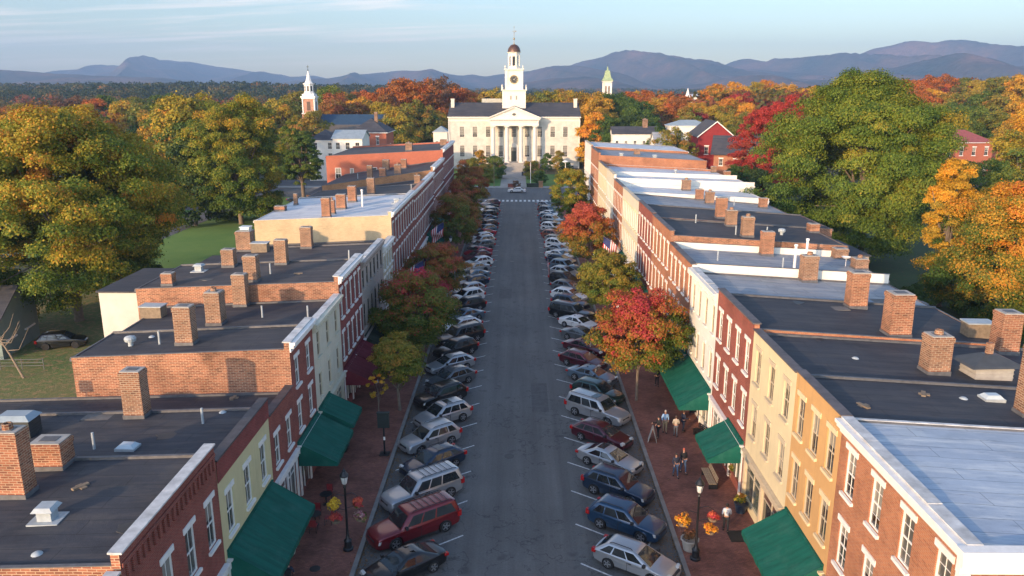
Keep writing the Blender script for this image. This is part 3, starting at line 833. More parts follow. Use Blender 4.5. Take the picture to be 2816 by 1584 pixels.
def roof_item(side, x, y, kind):
    b, lx, ly, z, Y_ = on_roof(side, x, y)
    m = MB(); nm, mt = 'roof_vent', METAL
    if kind == 'sky':
        nm = 'skylight'
        m.box(-.5, .5, -.38, .38, -.1, .14, 0); m.hexa([(-.46, -.34, .142), (.46, -.34, .142), (.46, .34, .142), (-.46, .34, .142), (-.3, -.2, .3), (.3, -.2, .3), (.3, .2, .3), (-.3, .2, .3)], 1)
        mt = [METAL, plain('skylight_plastic', (.45, .52, .55), .2, .1, 2)]
    elif kind == 'vent':
        m.box(-.28, .28, -.28, .28, -.1, .5); m.hexa([(-.42, -.42, .502), (.42, -.42, .502), (.42, .42, .502), (-.42, .42, .502), (-.3, -.3, .66), (.3, -.3, .66), (.3, .3, .66), (-.3, .3, .66)])
        m.box(-.6, .6, -.5, .5, -.1, .06)
    elif kind == 'turbine':
        m.lathe([(.16, -.1), (.16, .3), (.34, .32), (.38, .5), (.3, .62), (.1, .68)], n=14)
    elif kind == 'pipe':
        nm = 'vent_pipe'; m.lathe([(.13, -.1), (.07, .02), (.065, .9), (.05, .9)], n=9)
    elif kind == 'tallpipe':
        nm = 'vent_pipe'; m.lathe([(.2, -.1), (.12, .05), (.115, 1.9), (.17, 1.92), (.15, 2.08), (.04, 2.1)], n=10); mt = TRIM
    elif kind == 'hood':
        nm = 'hooded_vent'
        m.box(-1.05, 1.05, -.7, .7, -.2, .75, 0)
        for q in range(3): m.box(-1.08, 1.08, -.73, .73, .1 + q * .22, .14 + q * .22, 0)
        m.hexa([(-1.5, -1.05, .76), (1.5, -1.05, .76), (1.5, 1.05, .76), (-1.5, 1.05, .76), (-1.35, -.95, .86), (1.35, -.95, .86), (1.35, .95, .86), (-1.35, .95, .86)], 1)
        m.hexa([(-1.35, -.95, .861), (1.35, -.95, .861), (1.35, .95, .861), (-1.35, .95, .861), (-.35, -.2, 1.3), (.35, -.2, 1.3), (.35, .2, 1.3), (-.35, .2, 1.3)], 1)
        m.box(-.16, .16, -.12, .12, 1.28, 1.9, 2)
        mt = [STONE, plain('hood_dark', (.05, .055, .06), .4, .2, 2), CHB]
    elif kind == 'hatch':
        nm = 'roof_hatch'; m.box(-.8, .8, -.5, .5, -.2, .9, 0); m.box(-.88, .88, -.58, .58, .902, .98, 1); mt = [WOOD, METAL]
    elif kind == 'patch':
        nm = 'roof_patch'; m.box(-1.0, .9, -.45, .5, -.02, .022); mt = plain('roof_patch_grey', (.13, .12, .11), .8, .3, 2)
    elif kind == 'duct':
        nm = 'roof_duct'
        m.box(-.45, .45, -.45, .45, -.1, 2.4, 0); m.box(-.5, .5, -.5, .5, 1.2, 1.26, 0); m.box(-.52, .52, -.52, .52, 2.402, 2.5, 0)
        mt = plain('duct_metal', (.5, .58, .60), .4, .15, 2)
    elif kind == 'dish':
        nm = 'satellite_dish'
        m.lathe([(.03, -.1), (.03, .7)], n=6, m=0)
        m.lathe([(.02, .66), (.25, .72), (.42, .86), (.40, .86), (.22, .75)], n=14, m=0); mt = TRIM
    elif kind == 'unit':
        nm = 'air_conditioner'
        m.box(-.9, .9, -.55, .55, .05, 1.0, 0); m.hexa([(-1.0, -.65, 1.002), (1.0, -.65, 1.002), (1.0, .65, 1.002), (-1.0, .65, 1.002), (-.7, -.4, 1.25), (.7, -.4, 1.25), (.7, .4, 1.25), (-.7, .4, 1.25)], 1)
        for q in range(5): m.box(-.92, .92, -.57, .57, .15 + q * .16, .2 + q * .16, 0)
        mt = [plain('ac_dark', (.04, .045, .045), .5, .2, 3), METB]
    m.build(nm, mt, b['root'], (lx, ly, z), rng.uniform(-.06, .06))
for it in ((-1, 320, 1132, 'sky'), (-1, 118, 1312, 'vent'), (-1, 235, 1133, 'pipe'), (-1, 255, 1052, 'patch'), (-1, 327, 872, 'turbine'), (-1, 400, 868, 'pipe'), (-1, 45, 1098, 'unit'),
           (-1, 510, 1068, 'pipe'), (-1, 660, 800, 'pipe'), (-1, 775, 800, 'pipe'), (-1, 575, 630, 'duct'), (-1, 655, 634, 'hatch'), (-1, 500, 684, 'vent'), (-1, 910, 655, 'pipe'),
           (-1, 900, 450, 'pipe'), (-1, 912, 520, 'tallpipe'), (-1, 1040, 480, 'pipe'), (-1, 1050, 512, 'vent'), (-1, 290, 800, 'hatch'), (-1, 680, 690, 'pipe'),
           (1, 2475, 942, 'hood'), (1, 2490, 1002, 'sky'), (1, 2452, 842, 'hatch'), (1, 2125, 668, 'dish'), (1, 1997, 672, 'tallpipe'), (1, 1968, 672, 'pipe'), (1, 2026, 655, 'tallpipe'),
           (1, 1928, 592, 'pipe'), (1, 1805, 655, 'pipe'), (1, 2200, 755, 'patch'), (1, 2100, 775, 'patch'), (1, 1965, 590, 'turbine'), (1, 1846, 516, 'pipe'), (1, 1850, 590, 'pipe'),
           (1, 1660, 405, 'vent'), (1, 1700, 435, 'turbine'), (1, 2060, 700, 'pipe'), (1, 1750, 560, 'pipe'), (1, 1580, 405, 'vent'), (1, 2330, 760, 'patch')):
    roof_item(*it)

# ------------------------------------------------------------------ cars
TYRE = plain('tyre_rubber', (0.012, 0.012, 0.013), .85, .2, 5)
RIM = plain('rim_alloy', (0.42, 0.43, 0.45), .3, .1, 5, metal=.8)
CGL = glassmat('car_glass', (0.008, 0.010, 0.012), (0.035, 0.042, 0.045), 0.03)
LAMPW = plain('headlamp_lens', (0.5, 0.5, 0.48), .12, .15, 9)
LAMPA = plain('indicator_amber', (0.55, 0.20, 0.03), .2, .1, 9)
LAMPR = plain('tail_lamp_red', (0.35, 0.012, 0.012), .2, .2, 9)
CBLK = plain('car_black_plastic', (0.018, 0.018, 0.02), .6, .2, 5)
PLATE = plain('number_plate', (0.55, 0.56, 0.56), .5, .1, 5)
def paint(name, col, metal=0.35): return plain('car_paint_' + name, col, .32, .05, .8, metal=metal, coat=.8)
PAINTS = dict(red=paint('red', (.16, .008, .014)), silver=paint('silver', (.36, .37, .385), .55), white=paint('white', (.58, .585, .59), .0), black=paint('black', (.010, .011, .013)),
              navy=paint('navy', (.010, .026, .058)), blue=paint('blue', (.012, .045, .10)), green=paint('green', (.006, .035, .030)), maroon=paint('maroon', (.075, .006, .014)),
              grey=paint('grey', (.10, .11, .12)), bluegrey=paint('bluegrey', (.10, .15, .20)), scarlet=paint('scarlet', (.34, .01, .03)), copper=paint('copper', (.26, .09, .05)), tan=paint('tan', (.33, .30, .25)))
KINDS_ = {  # L, W, H, wheelbase, wheel radius, belt z, hood z, cowl x, roof front x, roof rear x, tail x, deck
    'large SUV': (5.45, 1.98, 1.88, 3.25, .39, 1.10, 1.04, 1.28, .62, -2.45, -2.66, 0),
    'SUV': (4.70, 1.88, 1.68, 2.72, .37, 1.04, .97, 1.15, .30, -1.75, -2.26, 0),
    'estate car': (4.75, 1.82, 1.50, 2.72, .34, .95, .84, 1.20, .22, -1.60, -2.26, 0),
    'saloon car': (4.75, 1.82, 1.43, 2.74, .34, .93, .83, 1.18, .22, -.95, -1.86, .55)}
def car_proto(kind):
    Lc, Wc, Hc, wb_, r, zb, zh, xc, rf, rr, tx, deck = KINDS_[kind]
    parts = {}
    x0, x1 = -Lc / 2, Lc / 2
    out = [(x1 - .14, .24), (x1 - .02, .32), (x1, .48), (x1 - .03, .60), (x1 - .12, zh - .20), (x1 - .30, zh - .11), (x1 - .60, zh - .05), ((x1 - .6 + xc + .25) / 2, zh - .01), (xc + .25, zh + .02), (xc, zb - .02)]
    out += [(xc - .6, zb), (0, zb), (tx + .5, zb + .01)]
    if deck: out += [(tx + .02, zb + .02), (x0 + .3, zb + .01), (x0 + .08, zb - .06)]
    else: out += [(tx - .0, zb), (x0 + .07, zb - .10)]
    out += [(x0, .70), (x0 + .01, .42), (x0 + .10, .27)]
    def arch(cx):
        ra = r + .07
        return [(cx - ra * math.cos(math.pi * k / 10), .22 if k in (0, 10) else max(.22, r + ra * math.sin(math.pi * k / 10))) for k in range(11)]
    out += arch(-wb_ / 2) + arch(wb_ / 2)
    hw = lambda x, z: Wc / 2 * (1 - .17 * abs(x / (Lc / 2)) ** 3.6) * (1 - .035 * max(0, (z - .75)) / .3) * (1 - .03 * max(0, .45 - z) / .25)
    cz = .62
    rings = []
    for t, ins in ((-1, .20), (-.985, .11), (-.95, .05), (-.86, .0), (-.6, -.03), (-.3, -.05), (0, -.06), (.3, -.05), (.6, -.03), (.86, 0), (.95, .05), (.985, .11), (1, .20)):
        rings.append([(x * (1 - ins * .35), t * hw(x, z), cz + (z - cz) * (1 - (ins if z > cz else ins * .4)) ) for x, z in out])
    parts['body'] = MB().loft(rings)
    # greenhouse
    wb1, wr = Wc / 2 * .925, Wc / 2 * (.76 if Hc > 1.6 else .70)
    def ring(xa, xb, w, z, rad, n=4):
        pts = []
        for cxs, cys, a0 in ((xa - rad, w - rad, 0), (xb + rad, w - rad, 90), (xb + rad, -w + rad, 180), (xa - rad, -w + rad, 270)):
            for k in range(n + 1):
                a = R(a0 + 90 * k / n); pts.append((cxs + rad * math.cos(a), cys + rad * math.sin(a), z))
        return pts
    zt = Hc
    cab = MB().loft([ring(xc, tx, wb1, zb - .03, .10), ring(rf, rr, wr, zt - .10, .18), ring(rf - .10, rr + .10, wr - .04, zt - .06, .18), ring(rf - .26, rr + .28, wr - .16, zt - .022, .16), ring(rf - .6, rr + .6, wr - .42, zt, .12)])
    base_i = len(parts['body'].v)
    B = parts['body']; B.v += cab.v; B.f += [tuple(base_i + a for a in f) for f in cab.f]; B.m += cab.m
    # glass: patches on the four slanted sides
    def side_pt(t, v, sgn, off=.012):   # t from front 0 to rear 1
        xb_, xt_ = xc + (tx - xc) * t, rf + (rr - rf) * t
        return (xb_ + (xt_ - xb_) * v, sgn * (wb1 + (wr - wb1) * v + off), zb - .03 + (zt - .10 - zb + .03) * v)
    spans = {'large SUV': ((.07, .31), (.335, .56), (.585, .93)), 'SUV': ((.08, .36), (.385, .66), (.69, .90)), 'estate car': ((.09, .38), (.405, .68), (.71, .91)), 'saloon car': ((.10, .47), (.495, .84))}[kind]
    sw = []
    for sgn in (-1, 1):
        for (a, b_) in spans:
            w_ = MB(); p = []
            cut = .05
            p = [side_pt(a + .02 if a < .12 else a, .12, sgn), side_pt(b_, .12, sgn), side_pt(b_ - (.05 if b_ > .8 else 0), .88, sgn), side_pt(a + (.03 if a < .12 else 0), .88, sgn)]
            w_.poly(p if sgn < 0 else p[::-1]); sw.append(w_)
    parts['side_window'] = sw
    def end_pt(v, yy, front, off=.012):
        xb_, xt_ = (xc, rf) if front else (tx, rr)
        w = wb1 + (wr - wb1) * v
        return (xb_ + (xt_ - xb_) * v + (off if front else -off), yy * w, zb - .03 + (zt - .10 - zb + .03) * v + .004)
    parts['windshield'] = MB().poly([end_pt(.08, -.86, 1), end_pt(.08, .86, 1), end_pt(.93, .84, 1), end_pt(.93, -.84, 1)])
    parts['rear_window'] = MB().poly([end_pt(.12, .84, 0), end_pt(.12, -.84, 0), end_pt(.9, -.8, 0), end_pt(.9, .8, 0)])
    wh = MB()
    def ringxz(rad, y): return [(rad * math.cos(2 * math.pi * k / 20), y, rad * math.sin(2 * math.pi * k / 20)) for k in range(20)]
    wh.loft([ringxz(r * .62, -.105), ringxz(r * .93, -.11), ringxz(r, -.08), ringxz(r, .08), ringxz(r * .93, .11), ringxz(r * .6, .10)])
    parts['wheel'] = wh
    ri = MB().loft([ringxz(r * .62, -.112), ringxz(r * .66, -.108)], cap0=False, cap1=False)
    ri.loft([ringxz(r * .64, -.085), ringxz(r * .60, -.06)], 1)
    for k in range(5):
        a = 2 * math.pi * k / 5
        ca, sa = math.cos(a), math.sin(a)
        ri.hexa([(q * ca - w_ * sa, yv, q * sa + w_ * ca) for yv in (-.118, -.09) for q, w_ in ((.03, -.05), (r * .63, -.035), (r * .63, .035), (.03, .05))], 0)
    parts['rim'] = ri
    hl = []
    for sgn in (-1, 1):
        m = MB(); y = sgn * Wc / 2 * .68; xx = x1 - .115
        m.hexa([(xx - .10, y - .19, .60), (xx + .075 - (.06 if sgn < 0 else 0), y - .19, .60), (xx + .075 - (.06 if sgn > 0 else 0), y + .19, .60), (xx - .10, y + .19, .60),
                (xx - .18, y - .17, .77), (xx + .02 - (.06 if sgn < 0 else 0), y - .17, .76), (xx + .02 - (.06 if sgn > 0 else 0), y + .17, .76), (xx - .18, y + .17, .77)])
        hl.append(m)
    parts['headlight'] = hl
    tl = []
    for sgn in (-1, 1):
        y = sgn * Wc / 2 * .80
        z0, z1 = (.72, zb + .02) if not deck else (.68, .84)
        tl.append(MB().box(x0 - .015, x0 + .22, y - .10, y + .10, z0, z1))
    parts['tail_light'] = tl
    g = MB().box(x1 - .10, x1 + .005, -.42, .42, .56, .72); g.box(x1 - .2, x1 + .012, -.6, .6, .30, .40)
    parts['grille'] = g
    parts['number_plate'] = MB().box(x0 - .03, x0 + .05, -.17, .17, .58, .70).box(x1 - .02, x1 + .03, -.16, .16, .42, .52)
    mi = []
    for sgn in (-1, 1):
        mi.append(MB().box(xc - .42, xc - .28, sgn * (Wc / 2 * .93), sgn * (Wc / 2 * .93 + .20), zb + .0, zb + .15))
    parts['mirror'] = mi
    sl = MB()
    for sgn in (-1, 1): sl.box(-wb_ / 2 + r + .1, wb_ / 2 - r - .1, sgn * (Wc / 2 * .975), sgn * (Wc / 2 * 1.0 + .004), .25, .36)
    for sgn in (-1, 1):   # door shut lines and handles
        for t in (spans[0][1] + .012,):
            xx = xc + (tx - xc) * t
            sl.box(xx - .008, xx + .008, sgn * (Wc / 2 * .965), sgn * (Wc / 2 * .999 + .003), .36, zb - .08)
            sl.box(xx + .10, xx + .24, sgn * Wc / 2 * .96, sgn * (Wc / 2 + .018), zb - .14, zb - .11)
    parts['sill_trim'] = sl
    rk = MB()
    for sgn in (-1, 1): rk.tube([(rf - .25, sgn * (wr - .10), zt - .03), (rf - .35, sgn * (wr - .10), zt + .04), (rr + .35, sgn * (wr - .10), zt + .04), (rr + .22, sgn * (wr - .10), zt - .03)], .02, 6)
    parts['roof_rail'] = rk
    cr = MB()
    for k in range(6): xx = rf - .6 + (rr + .5 - rf + .6) * k / 5; cr.box(xx - .015, xx + .015, -wr + .1, wr - .1, zt + .045, zt + .065)
    parts['luggage_rack'] = cr
    parts['sunroof'] = MB().box(rf - 1.0, rf - .45, -.42, .42, zt - .02, zt + .006)
    me = {}
    for k, q in parts.items():
        mt = {'body': PAINTS['silver'], 'side_window': CGL, 'windshield': CGL, 'rear_window': CGL, 'wheel': TYRE, 'rim': [RIM, CBLK], 'headlight': LAMPW, 'tail_light': LAMPR, 'grille': CBLK,
              'number_plate': PLATE, 'mirror': CBLK, 'sill_trim': CBLK, 'roof_rail': CBLK, 'luggage_rack': CBLK, 'sunroof': CGL}[k]
        sm = 38 if k in ('body', 'wheel', 'roof_rail') else None
        me[k] = [x.mesh(k, mt, sm) for x in q] if isinstance(q, list) else q.mesh(k, mt, sm)
    return me
CARM = {k: car_proto(k) for k in KINDS_}
NMC = {'large SUV': 'parked_large_suv', 'SUV': 'parked_suv', 'estate car': 'parked_estate_car', 'saloon car': 'parked_saloon_car'}
def make_car(kind, colour, loc, rz, label, group, full=True, rack=False, sunroof=False):
    Lc, Wc, Hc, wb_, r = KINDS_[kind][:5]
    me = CARM[kind]
    root = empty(NMC[kind], loc, rz, label, 'car', group)
    bo = mesh_obj('body', me['body'], root)
    bo.material_slots[0].link = 'OBJECT'; bo.material_slots[0].material = PAINTS[colour]
    mesh_obj('windshield', me['windshield'], root); mesh_obj('rear_window', me['rear_window'], root)
    for w_ in me['side_window']: mesh_obj('side_window', w_, root)
    for (x, y, a) in ((wb_ / 2, 1, 180), (wb_ / 2, -1, 0), (-wb_ / 2, 1, 180), (-wb_ / 2, -1, 0)):
        w_ = mesh_obj('wheel', me['wheel'], root, (x, y * (Wc / 2 - .125), r), R(a))
        if full: mesh_obj('rim', me['rim'], w_)
    if full:
        mesh_obj('grille', me['grille'], root); mesh_obj('number_plate', me['number_plate'], root); mesh_obj('sill_trim', me['sill_trim'], root)
        for k in ('headlight', 'mirror'):
            for q in me[k]: mesh_obj(k, q, root)
        if kind != 'saloon car': mesh_obj('roof_rail', me['roof_rail'], root)
        if rack: mesh_obj('luggage_rack', me['luggage_rack'], root)
        if sunroof: mesh_obj('sunroof', me['sunroof'], root)
    for q in me['tail_light']: mesh_obj('tail_light', q, root)
    return root
LS, SU, ES, SA = 'large SUV', 'SUV', 'estate car', 'saloon car'
left = [('black', SA), ('red', LS), ('silver', LS), ('navy', ES), ('silver', SU), ('silver', SU), ('black', SU), ('grey', ES), ('silver', ES), ('black', SU), ('black', LS), ('white', ES), ('bluegrey', SA),
        ('black', SU), ('white', SU), ('silver', ES), ('navy', ES), ('bluegrey', SA), ('silver', SA), ('white', ES), ('maroon', ES), ('scarlet', SA), ('grey', SU), ('silver', SU), ('white', ES), ('scarlet', SA), ('bluegrey', ES),
        ('black', SU), ('navy', SA), ('bluegrey', SA), ('black', SU), ('grey', SU), ('silver', SA), ('black', SA), ('maroon', SU)]
right = [('silver', ES), ('blue', SU), ('navy', SU), ('silver', SA), ('maroon', ES), ('silver', LS), ('green', SU), ('bluegrey', SA), ('maroon', ES), ('maroon', SA), ('grey', SA), ('white', SA), ('black', LS), ('navy', SU),
         ('white', ES), ('grey', ES), ('black', SU), ('silver', ES), ('bluegrey', SU), ('navy', ES), ('white', SA), ('silver', SA), ('white', SU), ('tan', ES), ('copper', SU), ('grey', SA), ('white', SU), ('black', ES), ('silver', SU), ('bluegrey', ES), ('white', SA), ('grey', SU), ('black', SA), ('silver', ES)]
NTH = 'first second third fourth fifth sixth seventh eighth ninth tenth eleventh twelfth thirteenth fourteenth fifteenth sixteenth seventeenth eighteenth nineteenth twentieth'.split()
NTH += ['twenty-' + q for q in NTH[:9]] + ['thirtieth'] + ['thirty-' + q for q in NTH[:9]]
for side, lst in ((-1, left), (1, right)):
    for i, (colr, kd) in enumerate(lst):
        k = i - 1
        jx, jy, ja = rng.uniform(-.35, .30), rng.uniform(-.22, .22), rng.uniform(-4.0, 4.0)
        if k < 2: jx = jy = 0
        if side < 0: loc, rz = (-6.2 + jx, 41.75 + PL * k + jy - .753 * -jx * .0, .012), R(180 + 37.5 + ja)
        else: loc, rz = (6.6 + jx, 42.35 + PR * k + jy, .012), R(-37.5 + ja)
        ex = {(-1, 0): ' with black roof rack', (-1, 1): ' with amber indicators', (1, -1): ' cut by the bottom edge', (-1, -1): ' cut by the bottom edge'}.get((side, k), '')
        lab = '%s %s%s, %s car from the bottom, %s kerb' % ({'bluegrey': 'blue grey'}.get(colr, colr), kd, ex, NTH[i], 'left' if side < 0 else 'right')
        c = make_car(kd, colr, loc, rz, lab, 'cars parked at an angle on the %s' % ('left' if side < 0 else 'right'), full=(k < 13), rack=(side < 0 and k in (0, 1)), sunroof=((side, k) in ((1, 2), (1, 4), (-1, 2), (-1, 4))))
        if (side, k) in ((-1, 0),): c.scale = (1.03, 1.0, 1.0)
        # fallen leaves pass under; the near bonnets carry amber corner lamps
make_car(SA, 'white', (-.3, 200.4, .012), R(178), 'white saloon car crossing in front of the courthouse', None, True).name = 'moving_saloon_car'
for (x, y, a, cl, kd, lb) in ((-52, 183, 5, 'navy', SA, 'dark blue car standing behind the last left building'), (-40.5, 96, 80, 'bluegrey', SA, 'blue grey car parked on the back lot left of the dark roofs'),
                              (-36.8, 108, 85, 'white', ES, 'white estate car on the back lot beyond the lawn edge'), (-77, 116, 90, 'black', SU, 'black car half hidden under the big tree on the side street'),
                              (-47.0, 76.5, 15, 'black', SU, 'black car beside the teal house under the big tree')):
    make_car(kd, cl, (x, y, .012), R(a), lb, None, False)

# ------------------------------------------------------------------ foliage
def foliage_mat(name, stops, trans=.30):
    m, nt, b = newmat('leaves_' + name)
    at = N(nt, 'ShaderNodeAttribute', attribute_name='tint')
    oi = N(nt, 'ShaderNodeObjectInfo')
    ma = N(nt, 'ShaderNodeMath', operation='MULTIPLY_ADD'); nt.links.new(oi.outputs['Random'], ma.inputs[0]); ma.inputs[1].default_value = .16; ma.inputs[2].default_value = -.08
    ad = N(nt, 'ShaderNodeMath', operation='ADD'); nt.links.new(at.outputs['Fac'], ad.inputs[0]); nt.links.new(ma.outputs[0], ad.inputs[1])
    c = ramp(nt, ad.outputs[0], stops)
    nt.links.new(c, b.inputs['Base Color'])
    b.inputs['Roughness'].default_value = .62
    b.inputs['Specular IOR Level'].default_value = .25
    tr = N(nt, 'ShaderNodeBsdfTranslucent'); nt.links.new(c, tr.inputs['Color'])
    mx = N(nt, 'ShaderNodeMixShader'); mx.inputs[0].default_value = trans
    out = nt.nodes['Material Output']
    nt.links.new(b.outputs[0], mx.inputs[1]); nt.links.new(tr.outputs[0], mx.inputs[2]); nt.links.new(mx.outputs[0], out.inputs['Surface'])
    return m
dg, gr, yg, ye, og, rd, cr_, mn = (0.026, 0.061, 0.014), (0.058, 0.113, 0.017), (0.181, 0.196, 0.023), (0.478, 0.304, 0.026), (0.414, 0.144, 0.021), (0.310, 0.040, 0.021), (0.414, 0.025, 0.040), (0.138, 0.029, 0.023)
FM = dict(
    green=foliage_mat('green', [(0, dg), (.45, gr), (.75, (0.109, 0.160, 0.022)), (1, yg)]),
    olive=foliage_mat('olive', [(0, gr), (.4, (0.145, 0.167, 0.022)), (.7, (0.275, 0.217, 0.029)), (1, (0.406, 0.189, 0.036))]),
    yellowgreen=foliage_mat('yellowgreen', [(0, gr), (.32, (0.145, 0.181, 0.022)), (.58, (0.377, 0.290, 0.026)), (.85, ye), (1, og)]),
    gold=foliage_mat('gold', [(0, (0.145, 0.145, 0.022)), (.3, (0.377, 0.246, 0.029)), (.65, (0.652, 0.348, 0.029)), (1, (0.690, 0.253, 0.023))]),
    orange=foliage_mat('orange', [(0, (0.145, 0.087, 0.022)), (.35, (0.299, 0.115, 0.023)), (.7, (0.483, 0.149, 0.023)), (1, (0.460, 0.081, 0.023))]),
    orangegreen=foliage_mat('orangegreen', [(0, gr), (.28, (0.131, 0.160, 0.022)), (.48, (0.522, 0.290, 0.029)), (.7, (0.598, 0.230, 0.023)), (1, (0.575, 0.149, 0.034))]),
    red=foliage_mat('red', [(0, (.20, .07, .02)), (.4, (.36, .045, .03)), (.8, (.46, .05, .04)), (1, (.50, .10, .04))]),
    redgreen=foliage_mat('redgreen', [(0, (.055, .10, .015)), (.42, (.13, .155, .02)), (.60, (.25, .14, .025)), (.72, (.38, .075, .04)), (.85, (.44, .03, .06)), (1, (.48, .04, .08))]),
    rustgreen=foliage_mat('rustgreen', [(0, (.07, .11, .015)), (.38, (.17, .16, .022)), (.56, (.30, .14, .03)), (.78, (.38, .10, .04)), (1, (.38, .075, .05))]),
    redgreen2=foliage_mat('redgreen2', [(0, (.05, .10, .015)), (.30, (.13, .16, .02)), (.46, (.32, .17, .025)), (.64, (.40, .115, .03)), (.82, (.40, .06, .045)), (1, (.42, .05, .06))]),
    coral=foliage_mat('coral', [(0, (0.051, 0.094, 0.017)), (.3, (0.174, 0.160, 0.022)), (.52, (0.391, 0.172, 0.025)), (.75, (0.460, 0.103, 0.040)), (1, (0.483, 0.103, 0.069))]),
    rust=foliage_mat('rust', [(0, (0.113, 0.102, 0.024)), (.35, (0.282, 0.165, 0.032)), (.7, (0.359, 0.115, 0.032)), (1, (0.359, 0.074, 0.032))]),
    brown=foliage_mat('brown', [(0, (0.072, 0.058, 0.029)), (.5, (0.174, 0.094, 0.043)), (1, (0.207, 0.081, 0.040))]),
    green2=foliage_mat('green2', [(0, (0.032, 0.072, 0.014)), (.4, (0.087, 0.138, 0.019)), (.7, (0.189, 0.210, 0.026)), (1, (0.348, 0.232, 0.029))]),
    green3=foliage_mat('green3', [(0, (.035, .075, .014)), (.35, (.09, .15, .018)), (.65, (.20, .24, .025)), (1, (.36, .26, .03))]),
    yellowgreen2=foliage_mat('yellowgreen2', [(0, (.035, .075, .012)), (.36, (.11, .165, .018)), (.58, (.25, .24, .022)), (.78, (.42, .29, .025)), (1, (.48, .18, .025))]),
    dark=foliage_mat('dark', [(0, (0.014, 0.038, 0.012)), (.5, (0.032, 0.065, 0.014)), (1, (0.072, 0.102, 0.020))]))
def crown_arrays(seed, rx, rz_, n_clump, n_leaf, leaf, zc, lump=.30, grad=.35, patch=0.3, amp_=1.0):
    """leaf quads: clumps spread through a lumpy ellipsoid volume, leaves over each clump"""
    g = np.random.default_rng(seed)
    # lumpy envelope made of big lobes
    nl = 15
    lob = g.normal(size=(nl, 3)); lob /= np.linalg.norm(lob, axis=1)[:, None]
    amp = g.uniform(-.26, .30, nl) * amp_
    def env(d): return 1 + (np.maximum(0, d @ lob.T) ** 6) @ amp
    d = g.normal(size=(n_clump, 3)); d /= np.linalg.norm(d, axis=1)[:, None]
    d[:, 2] = np.where(d[:, 2] < -.8, -d[:, 2], d[:, 2])
    rad = g.uniform(.22, 1.0, n_clump) ** .40 * env(d)
    C = d * rad[:, None] * np.array([rx, rx, rz_])
    # narrower below, domed above
    zz = C[:, 2] / rz_
    C[:, :2] *= (1 - .25 * np.clip(-zz, 0, 1))[:, None]
    cr = g.uniform(.55, 1.25, n_clump) * lump * rx * .62
    ct = g.normal(0, .14, n_clump)
    # broad patches of other colour
    pl = g.normal(size=(4, 3)); pl /= np.linalg.norm(pl, axis=1)[:, None]
    ct += (np.maximum(0, d @ pl.T) ** 3) @ g.uniform(-patch, patch * 1.3, 4)
    w = cr ** 2; k = g.choice(n_clump, n_leaf, p=w / w.sum())
    ld = g.normal(size=(n_leaf, 3)); ld /= np.linalg.norm(ld, axis=1)[:, None]
    ld[:, 2] = np.where(ld[:, 2] < -.3, -ld[:, 2] * .8, ld[:, 2])
    lr = g.uniform(.45, 1.12, n_leaf) ** .5
    P = C[k] + ld * (cr[k] * lr)[:, None] * np.array([1, 1, .72]) + g.normal(size=(n_leaf, 3)) * (cr[k] * .13)[:, None]
    nrm = ld * .7 + d[k] * .45 + g.normal(size=(n_leaf, 3)) * .50 + np.array([0, 0, .25])
    nrm /= np.linalg.norm(nrm, axis=1)[:, None]
    a = np.cross(nrm, g.normal(size=(n_leaf, 3))); a /= np.linalg.norm(a, axis=1)[:, None]
    b = np.cross(nrm, a)
    sz = leaf * g.uniform(.55, 1.25, n_leaf)
    a *= sz[:, None] * .5; b *= (sz * .72)[:, None] * .5
    P[:, 2] += zc
    V = np.stack([P - a, P - b * 1.0 + a * .12, P + a, P + b * 1.0 + a * .12], 1).reshape(-1, 3)
    z01 = (P[:, 2] - (zc - rz_)) / (2 * rz_)
    t = .42 + ct[k] + grad * (z01 - .5) + g.normal(0, .13, n_leaf)
    return V, t, C + np.array([0, 0, zc])
def leaf_mesh(name, V, t, mat):
    n = len(V) // 4
    me = bpy.data.meshes.new(name)
    me.vertices.add(4 * n); me.vertices.foreach_set('co', V.astype(np.float32).ravel())
    me.loops.add(4 * n); me.loops.foreach_set('vertex_index', np.arange(4 * n, dtype=np.int32))
    me.polygons.add(n); me.polygons.foreach_set('loop_start', np.arange(0, 4 * n, 4, dtype=np.int32))
    try: me.polygons.foreach_set('loop_total', np.full(n, 4, dtype=np.int32))
    except Exception: pass
    at = me.attributes.new('tint', 'FLOAT', 'FACE'); at.data.foreach_set('value', np.clip(t, 0, 1).astype(np.float32))
    me.materials.append(mat); me.update(calc_edges=True)
    return me
def trunk_mb(seed, hgt, zc, rx, r0, limbs, C):
    g = random.Random(seed); m = MB()
    top = zc + .25 * (hgt - zc)
    m.tube([(0, 0, -.3), (0.03, 0, .25), (g.uniform(-.1, .1), g.uniform(-.1, .1), zc * .45), (g.uniform(-.25, .25), g.uniform(-.25, .25), zc * .85), (g.uniform(-.3, .3), g.uniform(-.3, .3), top)], [r0 * 1.5, r0, r0 * .85, r0 * .6, r0 * .2], 9)
    idx = list(range(len(C))); g.shuffle(idx)
    for k in idx[:limbs]:
        e = Vector(C[k]); s0 = Vector((0, 0, zc * g.uniform(.38, .8)))
        mid = s0.lerp(e, .5) + Vector((g.uniform(-.1, .1) * rx, g.uniform(-.1, .1) * rx, g.uniform(0, .12) * rx))
        m.tube([s0, mid, e], [r0 * .42, r0 * .24, r0 * .06], 5)
    return m
TREEM, TREEH = {}, {}
